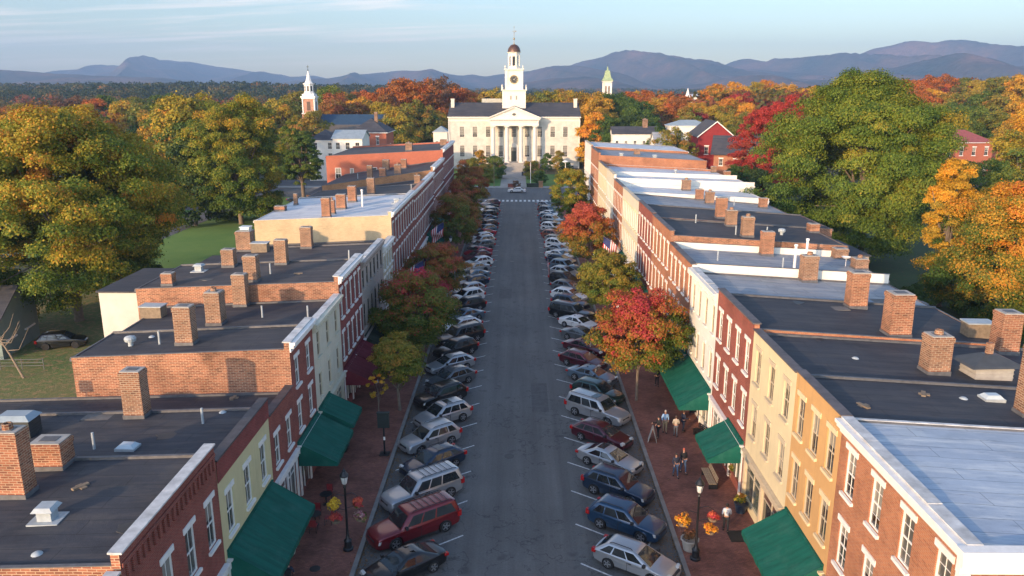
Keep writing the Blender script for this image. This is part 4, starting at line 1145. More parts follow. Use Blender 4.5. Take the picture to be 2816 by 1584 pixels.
def tree_meshes(key, seed, rx, hgt, base, n_clump, n_leaf, leaf, limbs=10, r0=.2, **kw):
    if key in TREEM: return TREEM[key]
    rz_ = (hgt - base) / 2; zc = base + rz_
    V, t, C = crown_arrays(seed, rx, rz_, n_clump, n_leaf, leaf, zc, **kw)
    cm = leaf_mesh('crown', V, t, FM['green'])
    tm = trunk_mb(seed, hgt, zc, rx, r0, limbs, C).mesh('trunk', BARK, 50)
    TREEM[key] = (cm, tm); TREEH[key] = float(np.percentile(V[:, 2], 98)); return TREEM[key]
def tree(key, x, y, mat, label, cat='tree', group=None, scale=1.0, rz=None, name='tree', sz=None, z=None):
    cm, tm = TREEM[key]
    root = empty(name, (x, y, hill(x, y) if z is None else z), rng.uniform(0, 6.28) if rz is None else rz, label, cat, group)
    root.scale = (scale, scale, scale * (sz or 1))
    c = mesh_obj('crown', cm, root)
    c.material_slots[0].link = 'OBJECT'; c.material_slots[0].material = FM[mat]
    mesh_obj('trunk', tm, root)
    return root
# street trees, each with its own crown
ST_ = [('T1', -9.75, 60.0, 2.7, 6.8, 2.0, 'olive', 'small yellowish brown street tree, nearest on the left kerb', 5200, .26),
       ('T2', -9.7, 73.0, 5.2, 9.0, .5, 'redgreen', 'large round green street tree with crimson top on the left', 17000, .27),
       ('T3', -9.9, 93.0, 4.3, 7.8, .7, 'rustgreen', 'green and rust street tree just beyond the crimson topped one', 11000, .30),
       ('T4', -9.9, 124.0, 4.8, 9.6, .4, 'rustgreen', 'rusty red and green street tree, fourth along the left kerb', 11000, .32),
       ('T5', -9.9, 147.0, 4.5, 10.4, .8, 'rustgreen', 'dark rust red street tree, last but one on the left kerb', 10000, .34),
       ('T6', -10.0, 166.0, 4.4, 10.2, 1.2, 'rust', 'dull red street tree at the far end of the left kerb', 9000, .34),
       ('U1', 10.1, 62.3, 4.6, 9.6, 2.0, 'redgreen2', 'pinkish red and orange street tree, nearest on the right kerb', 17000, .26),
       ('U2', 10.2, 86.0, 4.1, 8.2, 1.1, 'olive', 'olive green street tree behind the pinkish red one', 12000, .29),
       ('U3', 10.2, 111.5, 4.9, 9.7, .8, 'coral', 'coral and green street tree, third along the right kerb', 11000, .32),
       ('U4', 10.0, 150.0, 4.7, 11.4, .8, 'yellowgreen', 'yellow green street tree at the far end of the right kerb', 10000, .36)]
for i, (k, x, y, r_, hh, bs, mt, lb, nlf, lf) in enumerate(ST_):
    tree_meshes(k, 100 + i, r_ * .82, hh - .3, bs + .3, 190, int(nlf * 3.2), lf * .70, 9, .13, lump=.30, amp_=.45, grad=.62 if 'redgreen' in mt or mt == 'coral' else .4, patch=.3)
    tree(k, x, y, mt, lb, group='street trees along the kerbs', rz=0, name='street_tree')
# sapling with bright yellow leaves
tree_meshes('sap', 301, .85, 4.2, 2.1, 16, 700, .20, 8, .045)
tree('sap', -11.0, 57.6, 'gold', 'thin sapling with bright yellow leaves on the left pavement', rz=0, name='sapling')

# the big trees round the rows
def big(key, seed, x, y, r_, hh, bs, mt, lb, nlf, lf, ncl=150, **kw):
    kw.setdefault('grad', .45); kw.setdefault('patch', .35)
    tree_meshes(key, seed, r_ * .86, hh, bs, int(ncl * 2.2), int(nlf * 3.6), lf * .66, 22, .5, lump=kw.pop('lump', .21), **kw)
    return tree(key, x, y, mt, lb, rz=0, name='large_tree', z=0)
big('A', 401, -50.5, 86, 13.2, 24.0, .8, 'yellowgreen2', 'huge yellow and green tree at the left edge behind the roofs', 90000, .40, 300)
big('A2', 402, -58.0, 104, 11, 23.5, 1.5, 'yellowgreen', 'tall golden green tree rising behind the huge left one', 34000, .46)
big('A3', 403, -51.0, 97, 6.5, 17.5, -1.0, 'green', 'dark green tree on the right side of the huge left tree', 26000, .42)
big('C1', 404, -54.5, 152, 12.5, 23.5, -2.0, 'yellowgreen2', 'broad golden topped tree left of the steeple', 52000, .46, 220)
big('C2', 405, -51.5, 187, 6.2, 16.5, 2.5, 'green', 'slim green tree in front of the white house', 17000, .44)
big('D', 406, 52.6, 118, 14.0, 30.0, -3.5, 'green3', 'enormous dark green tree right of the roofs', 120000, .42, 330, grad=.3, patch=.3, lump=.235)
big('E', 407, 57.6, 181, 10.5, 21.5, -.5, 'red', 'bright crimson maple left of the enormous green tree', 34000, .42)
big('Fo', 408, 58.5, 87, 11.8, 15.0, -1.5, 'orangegreen', 'orange and green maple at the right edge of the view', 80000, .36, 240, grad=.6)
big('Fp', 409, 51.5, 93, 3.4, 17.4, 3.5, 'gold', 'bright orange spire shaped tree beside the orange maple', 12000, .34, 50, lump=.42)
big('G1', 410, 52, 68, 8.5, 8.5, -2, 'green', 'low dark green tree below the orange maple', 26000, .36, 110)
big('G2', 411, 42.5, 84, 3.6, 5.2, .1, 'dark', 'dark green bush mass behind the right roofs', 9000, .30, 50)
# background trees: five crown shapes, many trees, each a thing
for q in range(5):
    tree_meshes('g%d' % q, 500 + q, 5.4 + .3 * q, 14.5 + .7 * q, -1.2, 120, 18000, .46, 4, .28, lump=.36, grad=.4, patch=.35)
def grove(spots, group, lab, mats, smin=.85, smax=1.2):
    sets = {}
    for (x, y, s_, mt) in spots:
        mt = mt or rng.choice(mats)
        nm = {'green': 'green', 'olive': 'olive', 'yellowgreen': 'golden green', 'gold': 'golden yellow', 'orange': 'orange', 'orangegreen': 'orange and green', 'red': 'red', 'redgreen': 'red and green', 'rust': 'rust red', 'brown': 'brown', 'dark': 'dark green'}[mt]
        sets.setdefault((mt, nm), []).append((x / y, x, y, s_))
    for (mt, nm), lst in sets.items():
        lst.sort()
        for i, (_, x, y, s_) in enumerate(lst):
            wh = ('' if len(lst) == 1 else ', %s %s one from the left' % (NTH[i], nm.split()[-1]))
            gk = 'g%d' % rng.randrange(5)
            tree(gk, x, y, mt, '%s tree %s%s' % (nm, lab, wh), group=group + ', ' + nm, scale=s_ * 15.4 / TREEH[gk])
def at_px(x, ytop, Y, mt=None, hmax=None):    # a tree whose top shows at that height
    X_, z = at_depth(x, ytop, Y)
    g0 = hill(X_, Y)
    return (X_, Y, max(.45, (z - g0) / 15.4), mt)
grove([at_px(1010, 205, 330, 'orange'), at_px(1065, 212, 335, 'orange'), at_px(960, 240, 330, 'orange')], 'orange trees left of the courthouse', 'rising behind the left courthouse end', ['orange'])
grove([at_px(1050, 262, 292, 'olive'), at_px(1000, 275, 285, 'yellowgreen'), at_px(1090, 285, 300, 'yellowgreen'), at_px(1120, 300, 296, 'olive')], 'trees beside the courthouse', 'near the left courthouse wall', ['olive'])
grove([at_px(1105, 205, 365, 'brown'), at_px(1140, 225, 360, 'orange'), at_px(1165, 235, 370, 'orange'), at_px(1190, 240, 380, 'orange')], 'trees behind the courthouse left', 'over the left courthouse roof', ['orange'])
grove([at_px(x, y, 360) for x, y in ((1215, 243), (1240, 232), (1265, 245), (1340, 240), (1370, 236), (1400, 232), (1430, 235))], 'trees behind the courthouse', 'just over the courthouse roof', ['yellowgreen', 'olive', 'gold'])
grove([at_px(x, y, Y, m_) for x, y, Y, m_ in ((1478, 238, 300, None), (1505, 255, 290, None), (1540, 240, 310, 'green'), (1575, 250, 300, 'green'), (1610, 262, 285, 'green'), (1640, 300, 270, 'green'), (1490, 290, 262, 'gold'), (1530, 300, 258, 'green'), (1580, 295, 262, 'dark'), (1460, 250, 320, None), (1620, 310, 258, 'green'))],
      'trees right of the courthouse', 'between courthouse and red barn', ['yellowgreen', 'olive', 'gold'])
grove([at_px(x, y, Y, m_) for x, y, Y, m_ in ((1600, 235, 380, 'orange'), (1640, 232, 370, 'orange'), (1680, 240, 360, 'orange'), (1700, 255, 330, 'orange'), (1590, 235, 400, None), (1750, 262, 330, 'gold'), (1720, 245, 380, 'orange'), (1735, 275, 300, 'olive'), (1745, 280, 310, 'red'), (1660, 250, 350, 'gold'))],
      'orange trees behind the grey houses', 'behind the grey houses', ['orange', 'gold', 'yellowgreen'])
grove([at_px(x, y, Y, m_) for x, y, Y, m_ in ((1790, 225, 380, None), (1820, 215, 400, None), (1860, 210, 420, None), (1900, 210, 430, None), (1940, 205, 440, None), (1980, 215, 430, None), (1830, 250, 330, None), (1850, 240, 350, 'red'), (1880, 265, 320, 'gold'), (1800, 270, 320, None), (1830, 290, 290, None), (1910, 240, 380, None), (1960, 235, 360, None), (1780, 260, 350, 'olive'), (1870, 290, 280, 'olive'), (2000, 225, 400, None), (2040, 225, 380, None))],
      'wooded rise between barn and maple', 'on the rise behind porch house', ['yellowgreen', 'gold', 'olive', 'orangegreen'])
grove([at_px(x, y, Y, m_) for x, y, Y, m_ in ((2300, 205, 360, 'orange'), (2340, 198, 380, 'orange'), (2380, 195, 400, 'orange'), (2420, 200, 400, None), (2460, 205, 380, None), (2500, 200, 380, None), (2540, 198, 360, None), (2580, 195, 340, None), (2620, 195, 340, None), (2320, 235, 320, 'orange'), (2360, 230, 330, 'gold'), (2400, 240, 310, 'olive'), (2440, 232, 320, 'olive'), (2480, 240, 300, 'green'), (2520, 245, 290, 'olive'), (2560, 250, 280, 'gold'),
       (2340, 265, 280, 'olive'), (2380, 275, 270, 'green'), (2420, 270, 265, 'green'), (2460, 275, 262, 'green'), (2505, 285, 252, 'olive'), (2560, 290, 240, 'gold'), (2600, 270, 240, 'gold'))],
      'trees on the right hillside', 'on the hillside at right', ['gold', 'olive', 'orangegreen', 'yellowgreen'])
grove([at_px(x, y, Y, m_) for x, y, Y, m_ in ((2575, 335, 175, 'yellowgreen'), (2610, 300, 190, 'gold'), (2500, 408, 165, 'green'), (2435, 412, 160, 'green'), (2530, 430, 140, 'green'), (2600, 440, 130, 'olive'))],
      'trees in front of the red roofed house', 'below the red roofed house', ['green'])
grove([at_px(x, y, Y, m_) for x, y, Y, m_ in ((450, 250, 190, 'yellowgreen'), (500, 262, 215, 'olive'), (430, 262, 240, 'gold'), (590, 280, 260, 'orange'), (565, 268, 290, 'red'), (540, 290, 300, 'olive'), (620, 262, 300, 'yellowgreen'), (740, 235, 330, 'olive'), (700, 255, 300, 'yellowgreen'), (480, 300, 190, 'green'), (470, 360, 150, 'dark'), (500, 430, 175, 'rust'), (560, 300, 210, 'yellowgreen'))],
      'trees between the two big left trees', 'around the little brick house', ['olive'])
grove([at_px(x, y, Y, m_) for x, y, Y, m_ in ((20, 300, 190, 'gold'), (60, 290, 230, 'rust'), (110, 285, 240, 'rust'), (150, 280, 250, 'orangegreen'), (190, 268, 270, 'yellowgreen'), (30, 265, 330, 'olive'), (80, 262, 340, 'brown'), (130, 258, 350, 'brown'), (180, 250, 360, 'brown'), (230, 256, 330, 'orange'), (280, 245, 340, 'green'), (330, 250, 330, 'olive'), (380, 245, 350, 'green'), (430, 240, 380, 'green'), (0, 330, 160, 'orangegreen'), (60, 330, 170, 'olive'), (300, 262, 290, 'yellowgreen'), (360, 268, 270, 'olive'), (-30, 280, 240, 'rust'))],
      'trees at the far left', 'at left below the dark ridge', ['olive'])
grove([at_px(x, y, Y, m_) for x, y, Y, m_ in ((825, 225, 330, 'green'), (850, 240, 320, 'rust'), (880, 262, 300, 'rust'), (900, 255, 310, 'gold'), (930, 255, 320, 'olive'), (945, 240, 350, 'orange'), (870, 240, 370, 'olive'), (910, 235, 380, 'orange'), (975, 262, 300, 'yellowgreen'), (835, 258, 302, 'rust'), (772, 284, 262, 'olive'))],
      'trees behind the church', 'behind the navy church roof', ['olive'])
grove([at_px(x, y, Y, m_) for x, y, Y, m_ in ((1700, 330, 215, 'olive'), (1660, 330, 240, 'green'), (1800, 340, 230, 'olive'), (1975, 300, 260, 'olive'), (2010, 270, 300, 'olive'), (1880, 400, 190, 'green'), (1860, 420, 170, 'green'), (1910, 430, 160, 'dark'), (1950, 470, 150, 'dark'), (2290, 300, 200, 'olive')    )],
      'trees near the porch house', 'near the crimson maple', ['olive'])

# far woods: one mass beyond the separate trees
def far_woods():
    g = np.random.default_rng(77)
    Vs, Ts = [], []
    n = 7200
    yy = g.uniform(300 ** .5, 3000 ** .5, n) ** 2
    xx = g.uniform(-1, 1, n) * (yy * .78 + 60)
    dark = g.uniform(0, 1, n)
    for x, y, q in zip(xx, yy, dark):
        if y < 520 and -75 < x < 65 and (y < 340 or g.uniform() < .5): continue
        if y < 400 and x > 0 and hill(x, y) < 4 and g.uniform() < .6: continue
        r_ = g.uniform(6, 11.5) * (1 + y / 4000); hh = g.uniform(11, 21) 
        k = 170 if y < 800 else (90 if y < 1500 else 50)
        d = g.normal(size=(k, 3)); d /= np.linalg.norm(d, axis=1)[:, None]; d[:, 2] = np.abs(d[:, 2]) * 1.0 - .25
        rr = g.uniform(.8, 1.05, k)[:, None]
        P = d * rr * np.array([r_, r_, hh * .55]) + np.array([x, y, hill(x, y) + hh * .48])
        nrm = d + g.normal(size=(k, 3)) * .4; nrm /= np.linalg.norm(nrm, axis=1)[:, None]
        a = np.cross(nrm, g.normal(size=(k, 3))); a /= np.linalg.norm(a, axis=1)[:, None]; b = np.cross(nrm, a)
        s_ = (1.1 if k == 170 else (1.7 if k == 90 else 2.4)) * g.uniform(.6, 1.2, k)[:, None]
        a = a * s_; b = b * s_ * .8
        Vs.append(np.stack([P - a, P - b, P + a, P + b], 1).reshape(-1, 3))
        base = .18 + .55 * q ** 2 if y > 700 else .36 + .62 * q
        if x > 60: base += .12
        Ts.append(np.clip(base + g.normal(0, .07, k), 0, 1))
    return leaf_mesh('far_woods', np.concatenate(Vs), np.concatenate(Ts), foliage_mat('far', [(0, (.014, .030, .012)), (.35, (.030, .050, .014)), (.55, (.085, .085, .018)), (.75, (.17, .10, .02)), (.88, (.22, .08, .02)), (1, (.22, .045, .02))]))
tag(mesh_obj('far_woods', far_woods()), 'distant autumn woods filling the valley below the mountains', 'woods', kind='stuff')

# ------------------------------------------------------------------ mountains
def mountain_mat():
    m, nt, b = newmat('mountain_forest')
    ob = coords(nt)
    f = noise(nt, ob, .0022, 6, .6); fine = noise(nt, ob, .03, 5, .7)
    c = ramp(nt, f, [(.36, (.022, .042, .034)), (.5, (.085, .066, .046)), (.66, (.20, .11, .075))])
    c = mix(nt, 1.0, c, ramp(nt, fine, [(.3, (.6,) * 3), (.7, (1.4,) * 3)]), 'MULTIPLY')
    nt.links.new(c, b.inputs['Base Color']); b.inputs['Roughness'].default_value = 1; b.inputs['Specular IOR Level'].default_value = 0
    bump(nt, b, noise(nt, ob, .02, 6, .7), .9, 25)
    return m
MM = mountain_mat()
def interp(pts, x):
    if x <= pts[0][0]: return pts[0][1]
    for (a, b_), (c, d) in zip(pts, pts[1:]):
        if x <= c:
            t = (x - a) / (c - a); t2 = t * t * (3 - 2 * t); t = .5 * t + .5 * t2
            return b_ + (d - b_) * t
    return pts[-1][1]
from mathutils import noise as mn_
def mountain(pts, D, depth, seed, xa, xb, label=None, spur=1.0):
    m = MB(); nx_, ny_ = 330, 34
    for j in range(ny_ + 1):
        t = j / ny_
        for i in range(nx_ + 1):
            xd = xa + (xb - xa) * i / nx_
            ys = interp(pts, xd)
            X0, Z0 = at_depth(xd, ys, D)
            # front slope comes towards the town, back slope falls away
            q = t * 1.25
            Yv = D - depth * q if q <= 1 else D - depth
            if j == 0: Yv = D + 500
            k = Yv / D if j else 1
            Xv = X0 * (1 - .18 * q)
            n1 = mn_.fractal(Vector((Xv / 620 + seed, Yv / 1700, seed)), 1.0, 2.0, 4)
            rid = 1 - abs(mn_.fractal(Vector((Xv / 780 + seed * 2 + Yv / 3600, Yv / 5200, seed)), 1.0, 2.0, 4)) * 2.0
            prof = max(0, 1 - min(1, q)) ** .85
            amp = math.sin(math.pi * min(1, max(0, q))) if q < 1 else 0
            z = Z0 * prof + spur * amp * (Z0 * .62 * (rid - .45) + 16 * n1)
            if q < .15 and j: z = min(z, Z0 * (1 - q * .5))
            if j == 0: z = Z0 * .5
            if q >= 1: z = -30
            z += mn_.noise(Vector((Xv / 60, Yv / 60, seed))) * 3.0 * (1 if j > 0 else 0)
            m.v.append((Xv, Yv, z))
    w_ = nx_ + 1
    for j in range(ny_):
        for i in range(nx_):
            m.f.append((j * w_ + i, j * w_ + i + 1, (j + 1) * w_ + i + 1, (j + 1) * w_ + i)); m.m.append(0)
    return tag(m.build('mountain', MM, smooth=180), kind='structure')
mountain([(-400, 205), (60, 205), (170, 186), (235, 172), (300, 165), (365, 161), (392, 154), (418, 150), (450, 153), (490, 154), (560, 165), (650, 181), (700, 186), (740, 193), (790, 190), (840, 200), (950, 222), (1200, 240)], 7600, 2900, 1.3, -400, 1200)
mountain([(500, 235), (700, 215), (820, 203), (860, 196), (900, 187), (960, 181), (1020, 177), (1060, 181), (1100, 178), (1150, 186), (1190, 184), (1225, 190), (1262, 184), (1330, 179), (1400, 172), (1480, 150), (1530, 139), (1570, 136), (1620, 141), (1700, 154), (1760, 161), (1812, 162), (1850, 150), (1875, 147), (1912, 154), (1960, 156), (2010, 149), (2080, 141), (2130, 131), (2200, 113), (2290, 102), (2360, 110), (2420, 122), (2500, 120), (2600, 112), (2800, 100), (3000, 120)], 6400, 2300, 4.7, 500, 3000)
mountain([(-400, 165), (0, 174), (60, 178), (150, 184), (250, 190), (400, 195), (500, 206), (600, 219), (760, 240)], 4300, 1200, 9.1, -400, 760, spur=.6)
mountain([(1080, 240), (1200, 225), (1300, 208), (1400, 196), (1460, 194), (1530, 206), (1640, 225), (1760, 210), (1830, 195), (1900, 190), (2000, 205), (2100, 200), (2230, 172), (2300, 155), (2375, 140), (2440, 146), (2500, 168), (2560, 160), (2700, 140), (3000, 150)], 4300, 1300, 14.2, 1080, 3000, spur=.9)

# ------------------------------------------------------------------ courthouse
CX, CY, CZ = -1.3, 262.0, 2.4      # centre, face, floor level
court = empty('courthouse', (CX, CY, 0), 0, 'large white courthouse with four columns, clock tower and copper dome', 'courthouse')
CWH = brick('courthouse_white', (.64, .60, .52), (.60, .56, .48), (.50, .47, .40), w=.5, h=.2, ms=.012, stain=.24, bk=.4)
CTR = plain('courthouse_trim', (.68, .64, .56), .55, .08, 2)
k_ = .0417                         # metres per unit of the measuring grid
bx = lambda q: (q - 682) * k_      # across
bz = lambda q: (1110 - q) * k_     # above the floor
x0, x1 = bx(172), bx(1192)
eave = bz(768)
wins = [270, 372, 476, 575, 679, 785, 884, 986, 1086]
ops = []
for q in wins:
    ops.append((bx(q) - .72 - x0, bz(918), bx(q) + .72 - x0, bz(838)))
    if q != 679: ops.append((bx(q) - .72 - x0, bz(1072), bx(q) + .72 - x0, bz(985)))
ops.append((bx(679) - .85 - x0, .02, bx(679) + .85 - x0, 4.6))
m = MB()
wall_open(m, (x0, 0, CZ), (1, 0, 0), (0, 0, 1), (0, 1, 0), x1 - x0, eave, ops, .25)
DP = 17.0
for xx in (x0, x1): m.poly([(xx, 0, 0), (xx, DP, 0), (xx, DP, CZ + eave), (xx, DP / 2, CZ + bz(657)), (xx, 0, CZ + eave)])
m.poly([(x0, DP, 0), (x1, DP, 0), (x1, DP, CZ + eave), (x0, DP, CZ + eave)])
m.poly([(x0, 0, 0), (x1, 0, 0), (x1, 0, CZ - .002), (x0, 0, CZ - .002)])
m.build('wall', CWH, court)
MB().box(x0 - .06, x1 + .06, -.12, -.01, 0, .9).build('plinth', STONE, court)
def cwin(q, z0, z1, door=False):
    w, h = 1.44, z1 - z0
    f = MB()
    f.box(-w / 2 - .14, -w / 2 - .002, -.05, .2, -.02, h + .14); f.box(w / 2 + .002, w / 2 + .14, -.05, .2, -.02, h + .14); f.box(-w / 2, w / 2, -.051, .2, h + .002, h + .16)
    f.box(-w / 2 - .18, w / 2 + .18, -.14, .2, -.16, -.022)
    for i in range(1, 4): f.box(-w / 2 + w * i / 4 - .018, -w / 2 + w * i / 4 + .018, .05, .15, 0, h)
    for j in range(1, 6): f.box(-w / 2, w / 2, .052, .148, h * j / 6 - .018, h * j / 6 + .018)
    o = f.build('window', CTR, court, (bx(q), 0, CZ + z0))
    MB().poly([(-w / 2, .16, 0), (w / 2, .16, 0), (w / 2, .16, h), (-w / 2, .16, h)]).build('pane', GLASS, o)
for q in wins:
    cwin(q, bz(918), bz(838))
    if q != 679: cwin(q, bz(1072), bz(985))
m = MB().box(-.84, .84, .1, .22, .03, 3.3).box(-.85, .85, .08, .2, 3.32, 3.45)
o = m.build('door', plain('door_dark_green', (.03, .04, .03), .4, .2, 2), court, (bx(679), 0, CZ))
MB().poly([(-.8, .15, 3.47), (.8, .15, 3.47), (.8, .15, 4.55), (-.8, .15, 4.55)]).build('transom', GLASS, o)
m = MB()
for sg in (-1, 1): m.box(sg * .88, sg * 1.4, -.25, -.01, 0, 4.6)
m.box(-1.6, 1.6, -.4, -.01, 4.602, 5.1)
m.loft([[(-1.75, -.5, 5.102), (1.75, -.5, 5.102), (0, -.5, 6.2)], [(-1.75, -.01, 5.102), (1.75, -.01, 5.102), (0, -.01, 6.2)]])
m.build('door_surround', CTR, court, (bx(679), 0, CZ))
# eaves, cornice and roof
m = MB()
m.box(x0 - .6, x1 + .6, -.75, -.011, CZ + eave - .1, CZ + eave + .25); m.box(x0 - .3, x1 + .3, -.42, -.012, CZ + eave - .45, CZ + eave - .102)
m.box(x0 - .1, x1 + .1, -.16, -.013, CZ + eave - 1.3, CZ + eave - .452)
n = 70
for k in range(n):
    xx = x0 + (x1 - x0 - .3) * k / (n - 1)
    m.box(xx, xx + .28, -.68, -.421, CZ + eave - .34, CZ + eave - .104)
m.box(x0 - .35, x0 - .002, -.3, .5, 0, CZ + eave - .5); m.box(x1 + .002, x1 + .35, -.3, .5, 0, CZ + eave - .5)
m.build('cornice', CTR, court)
zr0, zr1 = CZ + eave + .252, CZ + bz(657)
m = MB()
m.poly([(x0 - .6, -.8, zr0), (x1 + .6, -.8, zr0), (x1 + .3, DP / 2, zr1), (x0 - .3, DP / 2, zr1)])
m.poly([(x0 - .6, DP + .8, zr0), (x1 + .6, DP + .8, zr0), (x1 + .3, DP / 2, zr1), (x0 - .3, DP / 2, zr1)])
rf = m.build('roof', SLATE, court)
for a, b_ in ((177, 203), (1157, 1183)):
    MB().box(bx(a), bx(b_), DP * .30, DP * .30 + 2.0, zr0, CZ + bz(632)).box(bx(a) - .1, bx(b_) + .1, DP * .30 - .1, DP * .30 + 2.1, CZ + bz(632) + .002, CZ + bz(626)).build('chimney', CWH, rf)
# portico
px0, px1, PY = bx(497), bx(872), -4.2
m = MB()
m.box(px0, px1, PY, PY + 1.1, CZ + bz(828), CZ + bz(800)); m.box(px0 - .05, px1 + .05, PY - .06, PY + 1.15, CZ + bz(800) + .002, CZ + bz(782))
m.box(px0, px0 + 1.0, PY + 1.102, -.02, CZ + bz(828), CZ + bz(784)); m.box(px1 - 1.0, px1, PY + 1.102, -.02, CZ + bz(828), CZ + bz(784))
m.box(px0 - .55, px1 + .55, PY - .6, -.02, CZ + bz(782) + .003, CZ + bz(772))
for k in range(30):
    xx = px0 - .1 + (px1 - px0) * k / 29
    m.box(xx, xx + .26, PY - .5, PY - .061, CZ + bz(788), CZ + bz(782.3))
m.build('entablature', CTR, court)
zt0, zt1 = CZ + bz(771.9), CZ + bz(690)
m = MB()
m.poly([(px0 - .2, PY, zt0), (px1 + .2, PY, zt0), ((px0 + px1) / 2, PY, zt1)])
m.build('pediment', CTR, court)
m = MB()
cxm = (px0 + px1) / 2
for sg, xe in ((-1, px0 - .7), (1, px1 + .7)):
    for yo, zo, th in ((PY - .65, 0, .32), (PY - .35, -.34, .33)):
        m.hexa([(xe, yo, zt0 + zo), (cxm, yo, zt1 + .1 + zo), (cxm, 6.0, zt1 + .1 + zo), (xe, 6.0 if zo == 0 else PY + .3, zt0 + zo),
                (xe, yo, zt0 + zo + th), (cxm, yo, zt1 + .1 + zo + th), (cxm, 6.0, zt1 + .1 + zo + th), (xe, 6.0 if zo == 0 else PY + .3, zt0 + zo + th)] if zo == 0 else
               [(xe + .4 * -sg, yo, zt0), (cxm, yo, zt1 - .25), (cxm, PY - .01, zt1 - .25), (xe + .4 * -sg, PY - .01, zt0), (xe + .4 * -sg, yo, zt0 + .3), (cxm, yo, zt1 + .08), (cxm, PY - .01, zt1 + .08), (xe + .4 * -sg, PY - .01, zt0 + .3)])
m.build('pediment_moulding', CTR, court)
m = MB()
for sg, xe in ((-1, px0 - .66), (1, px1 + .66)):
    m.poly([(xe, PY - .5, zt0 + .345), (cxm, PY - .5, zt1 + .45), (cxm, 6.0, zt1 + .45), (xe, 6.0, zt0 + .345)])
m.build('portico_roof', SLATE, court)
m = MB().lathe([(.0, -.02), (.66, -.02), (.66, .05), (.5, .06), (0, .061)], n=20, m=0)
o = m.build('pediment_medallion', [CTR], court, (cxm - .1, PY - .005, CZ + bz(741)), smooth=30); o.rotation_euler = (R(90), 0, 0); o.scale = (1.5, 1, 1)
m = MB().lathe([(0, .05), (.42, .05), (.42, .10), (0, .105)], n=16)
o2 = m.build('medallion_centre', GLASS, o)
for q in (518, 625, 735, 843):
    m = MB(); hh = bz(830)
    m.box(-.85, .85, -.85, .85, 0, .25)
    m.lathe([(.80, .25), (.80, .42), (.70, .5), (.66, .62), (.66, hh * .35), (.63, hh * .65), (.56, hh - .7), (.60, hh - .66), (.60, hh - .55), (.72, hh - .38), (.78, hh - .26)], n=20)
    m.box(-.82, .82, -.82, .82, hh - .255, hh - .004)
    m.build('column', CTR, court, (bx(q), PY + .55, CZ), smooth=40)
m = MB(); m.box(px0 - .4, px1 + .4, PY - .5, -.02, 0, CZ - .003)
m.build('portico_base', brick('base_brick', (.23, .075, .055), (.18, .06, .045), (.25, .18, .15)), court)
m = MB().box(px0 - .6, px1 + .6, PY - .7, -.015, CZ - .2, CZ + .0)
m.build('portico_floor', STONE, court)
m = MB()
for k in range(14):
    z = CZ - .2 - k * .157
    m.box(-3.0, 3.0, PY - .7 - (k + 1) * .42, PY - .705 - k * .42 + .0, -.1, z)
for sg in (-1, 1):
    m.box(sg * 3.01, sg * 3.45, PY - 7.0, PY - .705, -.1, 1.0); m.box(sg * 3.01, sg * 3.45, PY - 2.6, PY - .704, 1.0, CZ + .1)
m.build('steps', CONC, court, (bx(682) + .0, 0, 0))
m = MB()
for sg in (-1, 1): m.tube([(sg * 3.2, PY - 7, 1.9), (sg * 3.2, PY - .9, CZ + 1.1)], .05, 6); m.tube([(sg * 3.2, PY - 6.8, .9), (sg * 3.2, PY - 6.8, 1.95)], .05, 6); m.tube([(sg * 3.2, PY - 1, CZ), (sg * 3.2, PY - 1, CZ + 1.1)], .05, 6)
m.build('handrail', TRIM, court)
# tower
TY = 5.2
tw = (bx(587), bx(773)); half = (tw[1] - tw[0]) / 2; tcx = (tw[0] + tw[1]) / 2
m = MB()
def sq(r_, z): return [(-r_, -r_, z), (r_, -r_, z), (r_, r_, z), (-r_, r_, z)]
zb0, zb1 = CZ + bz(700), CZ + bz(566)
m.box(-half, half, -half, half, zb0, zb1); m.box(-half - .1, half + .1, -half - .1, half + .1, zb0 + 1.2, zb0 + 1.35)
for xx in (bx(655) - tcx, bx(699) - tcx):
    m.box(xx - .34, xx + .34, -half - .07, -half - .003, CZ + bz(636), CZ + bz(600))
m.box(-half - .22, half + .22, -half - .22, half + .22, zb1 + .002, zb1 + .18); m.box(-half - .42, half + .42, -half - .42, half + .42, zb1 + .182, zb1 + .42)
m.build('tower_base', CTR, court, (tcx, TY + half - 1.4, 0))
TYc = TY + half - 1.4
o = MB()
for xx in (bx(655) - tcx, bx(699) - tcx): o.poly([(xx - .24, -half - .075, CZ + bz(634)), (xx + .24, -half - .075, CZ + bz(634)), (xx + .24, -half - .075, CZ + bz(603)), (xx - .24, -half - .075, CZ + bz(603))])
o.build('tower_window', GLASS, court, (tcx, TYc, 0))
h2 = (bx(750) - bx(607)) / 2
z2, z3 = zb1 + .422, CZ + bz(408)
m = MB(); m.box(-h2 + .25, h2 - .25, -h2 + .25, h2 - .25, z2, z3)
for sx_ in (-1, 1):
    for sy_ in (-1, 1):
        m.box(sx_ * (h2 - .9), sx_ * h2, sy_ * (h2 - .9), sy_ * h2, z2 + .01, z3 - .01)
        cx__, cy__ = sx_ * (half + .1), sy_ * (half + .1)
        m.box(cx__ - .22, cx__ + .22, cy__ - .22, cy__ + .22, z2, z2 + .9); m.lathe([(.1, z2 + .9), (.24, z2 + 1.1), (.2, z2 + 1.35), (.05, z2 + 1.5), (.09, z2 + 1.65), (.01, z2 + 1.75)], (cx__, cy__), 10)
m.box(-h2 - .05, h2 + .05, -h2 - .05, h2 + .05, z2 + .003, z2 + .7)
m.box(-h2 - .12, h2 + .12, -h2 - .12, h2 + .12, z3 - .0, z3 + .16); m.box(-h2 - .32, h2 + .32, -h2 - .32, h2 + .32, z3 + .162, z3 + .45)
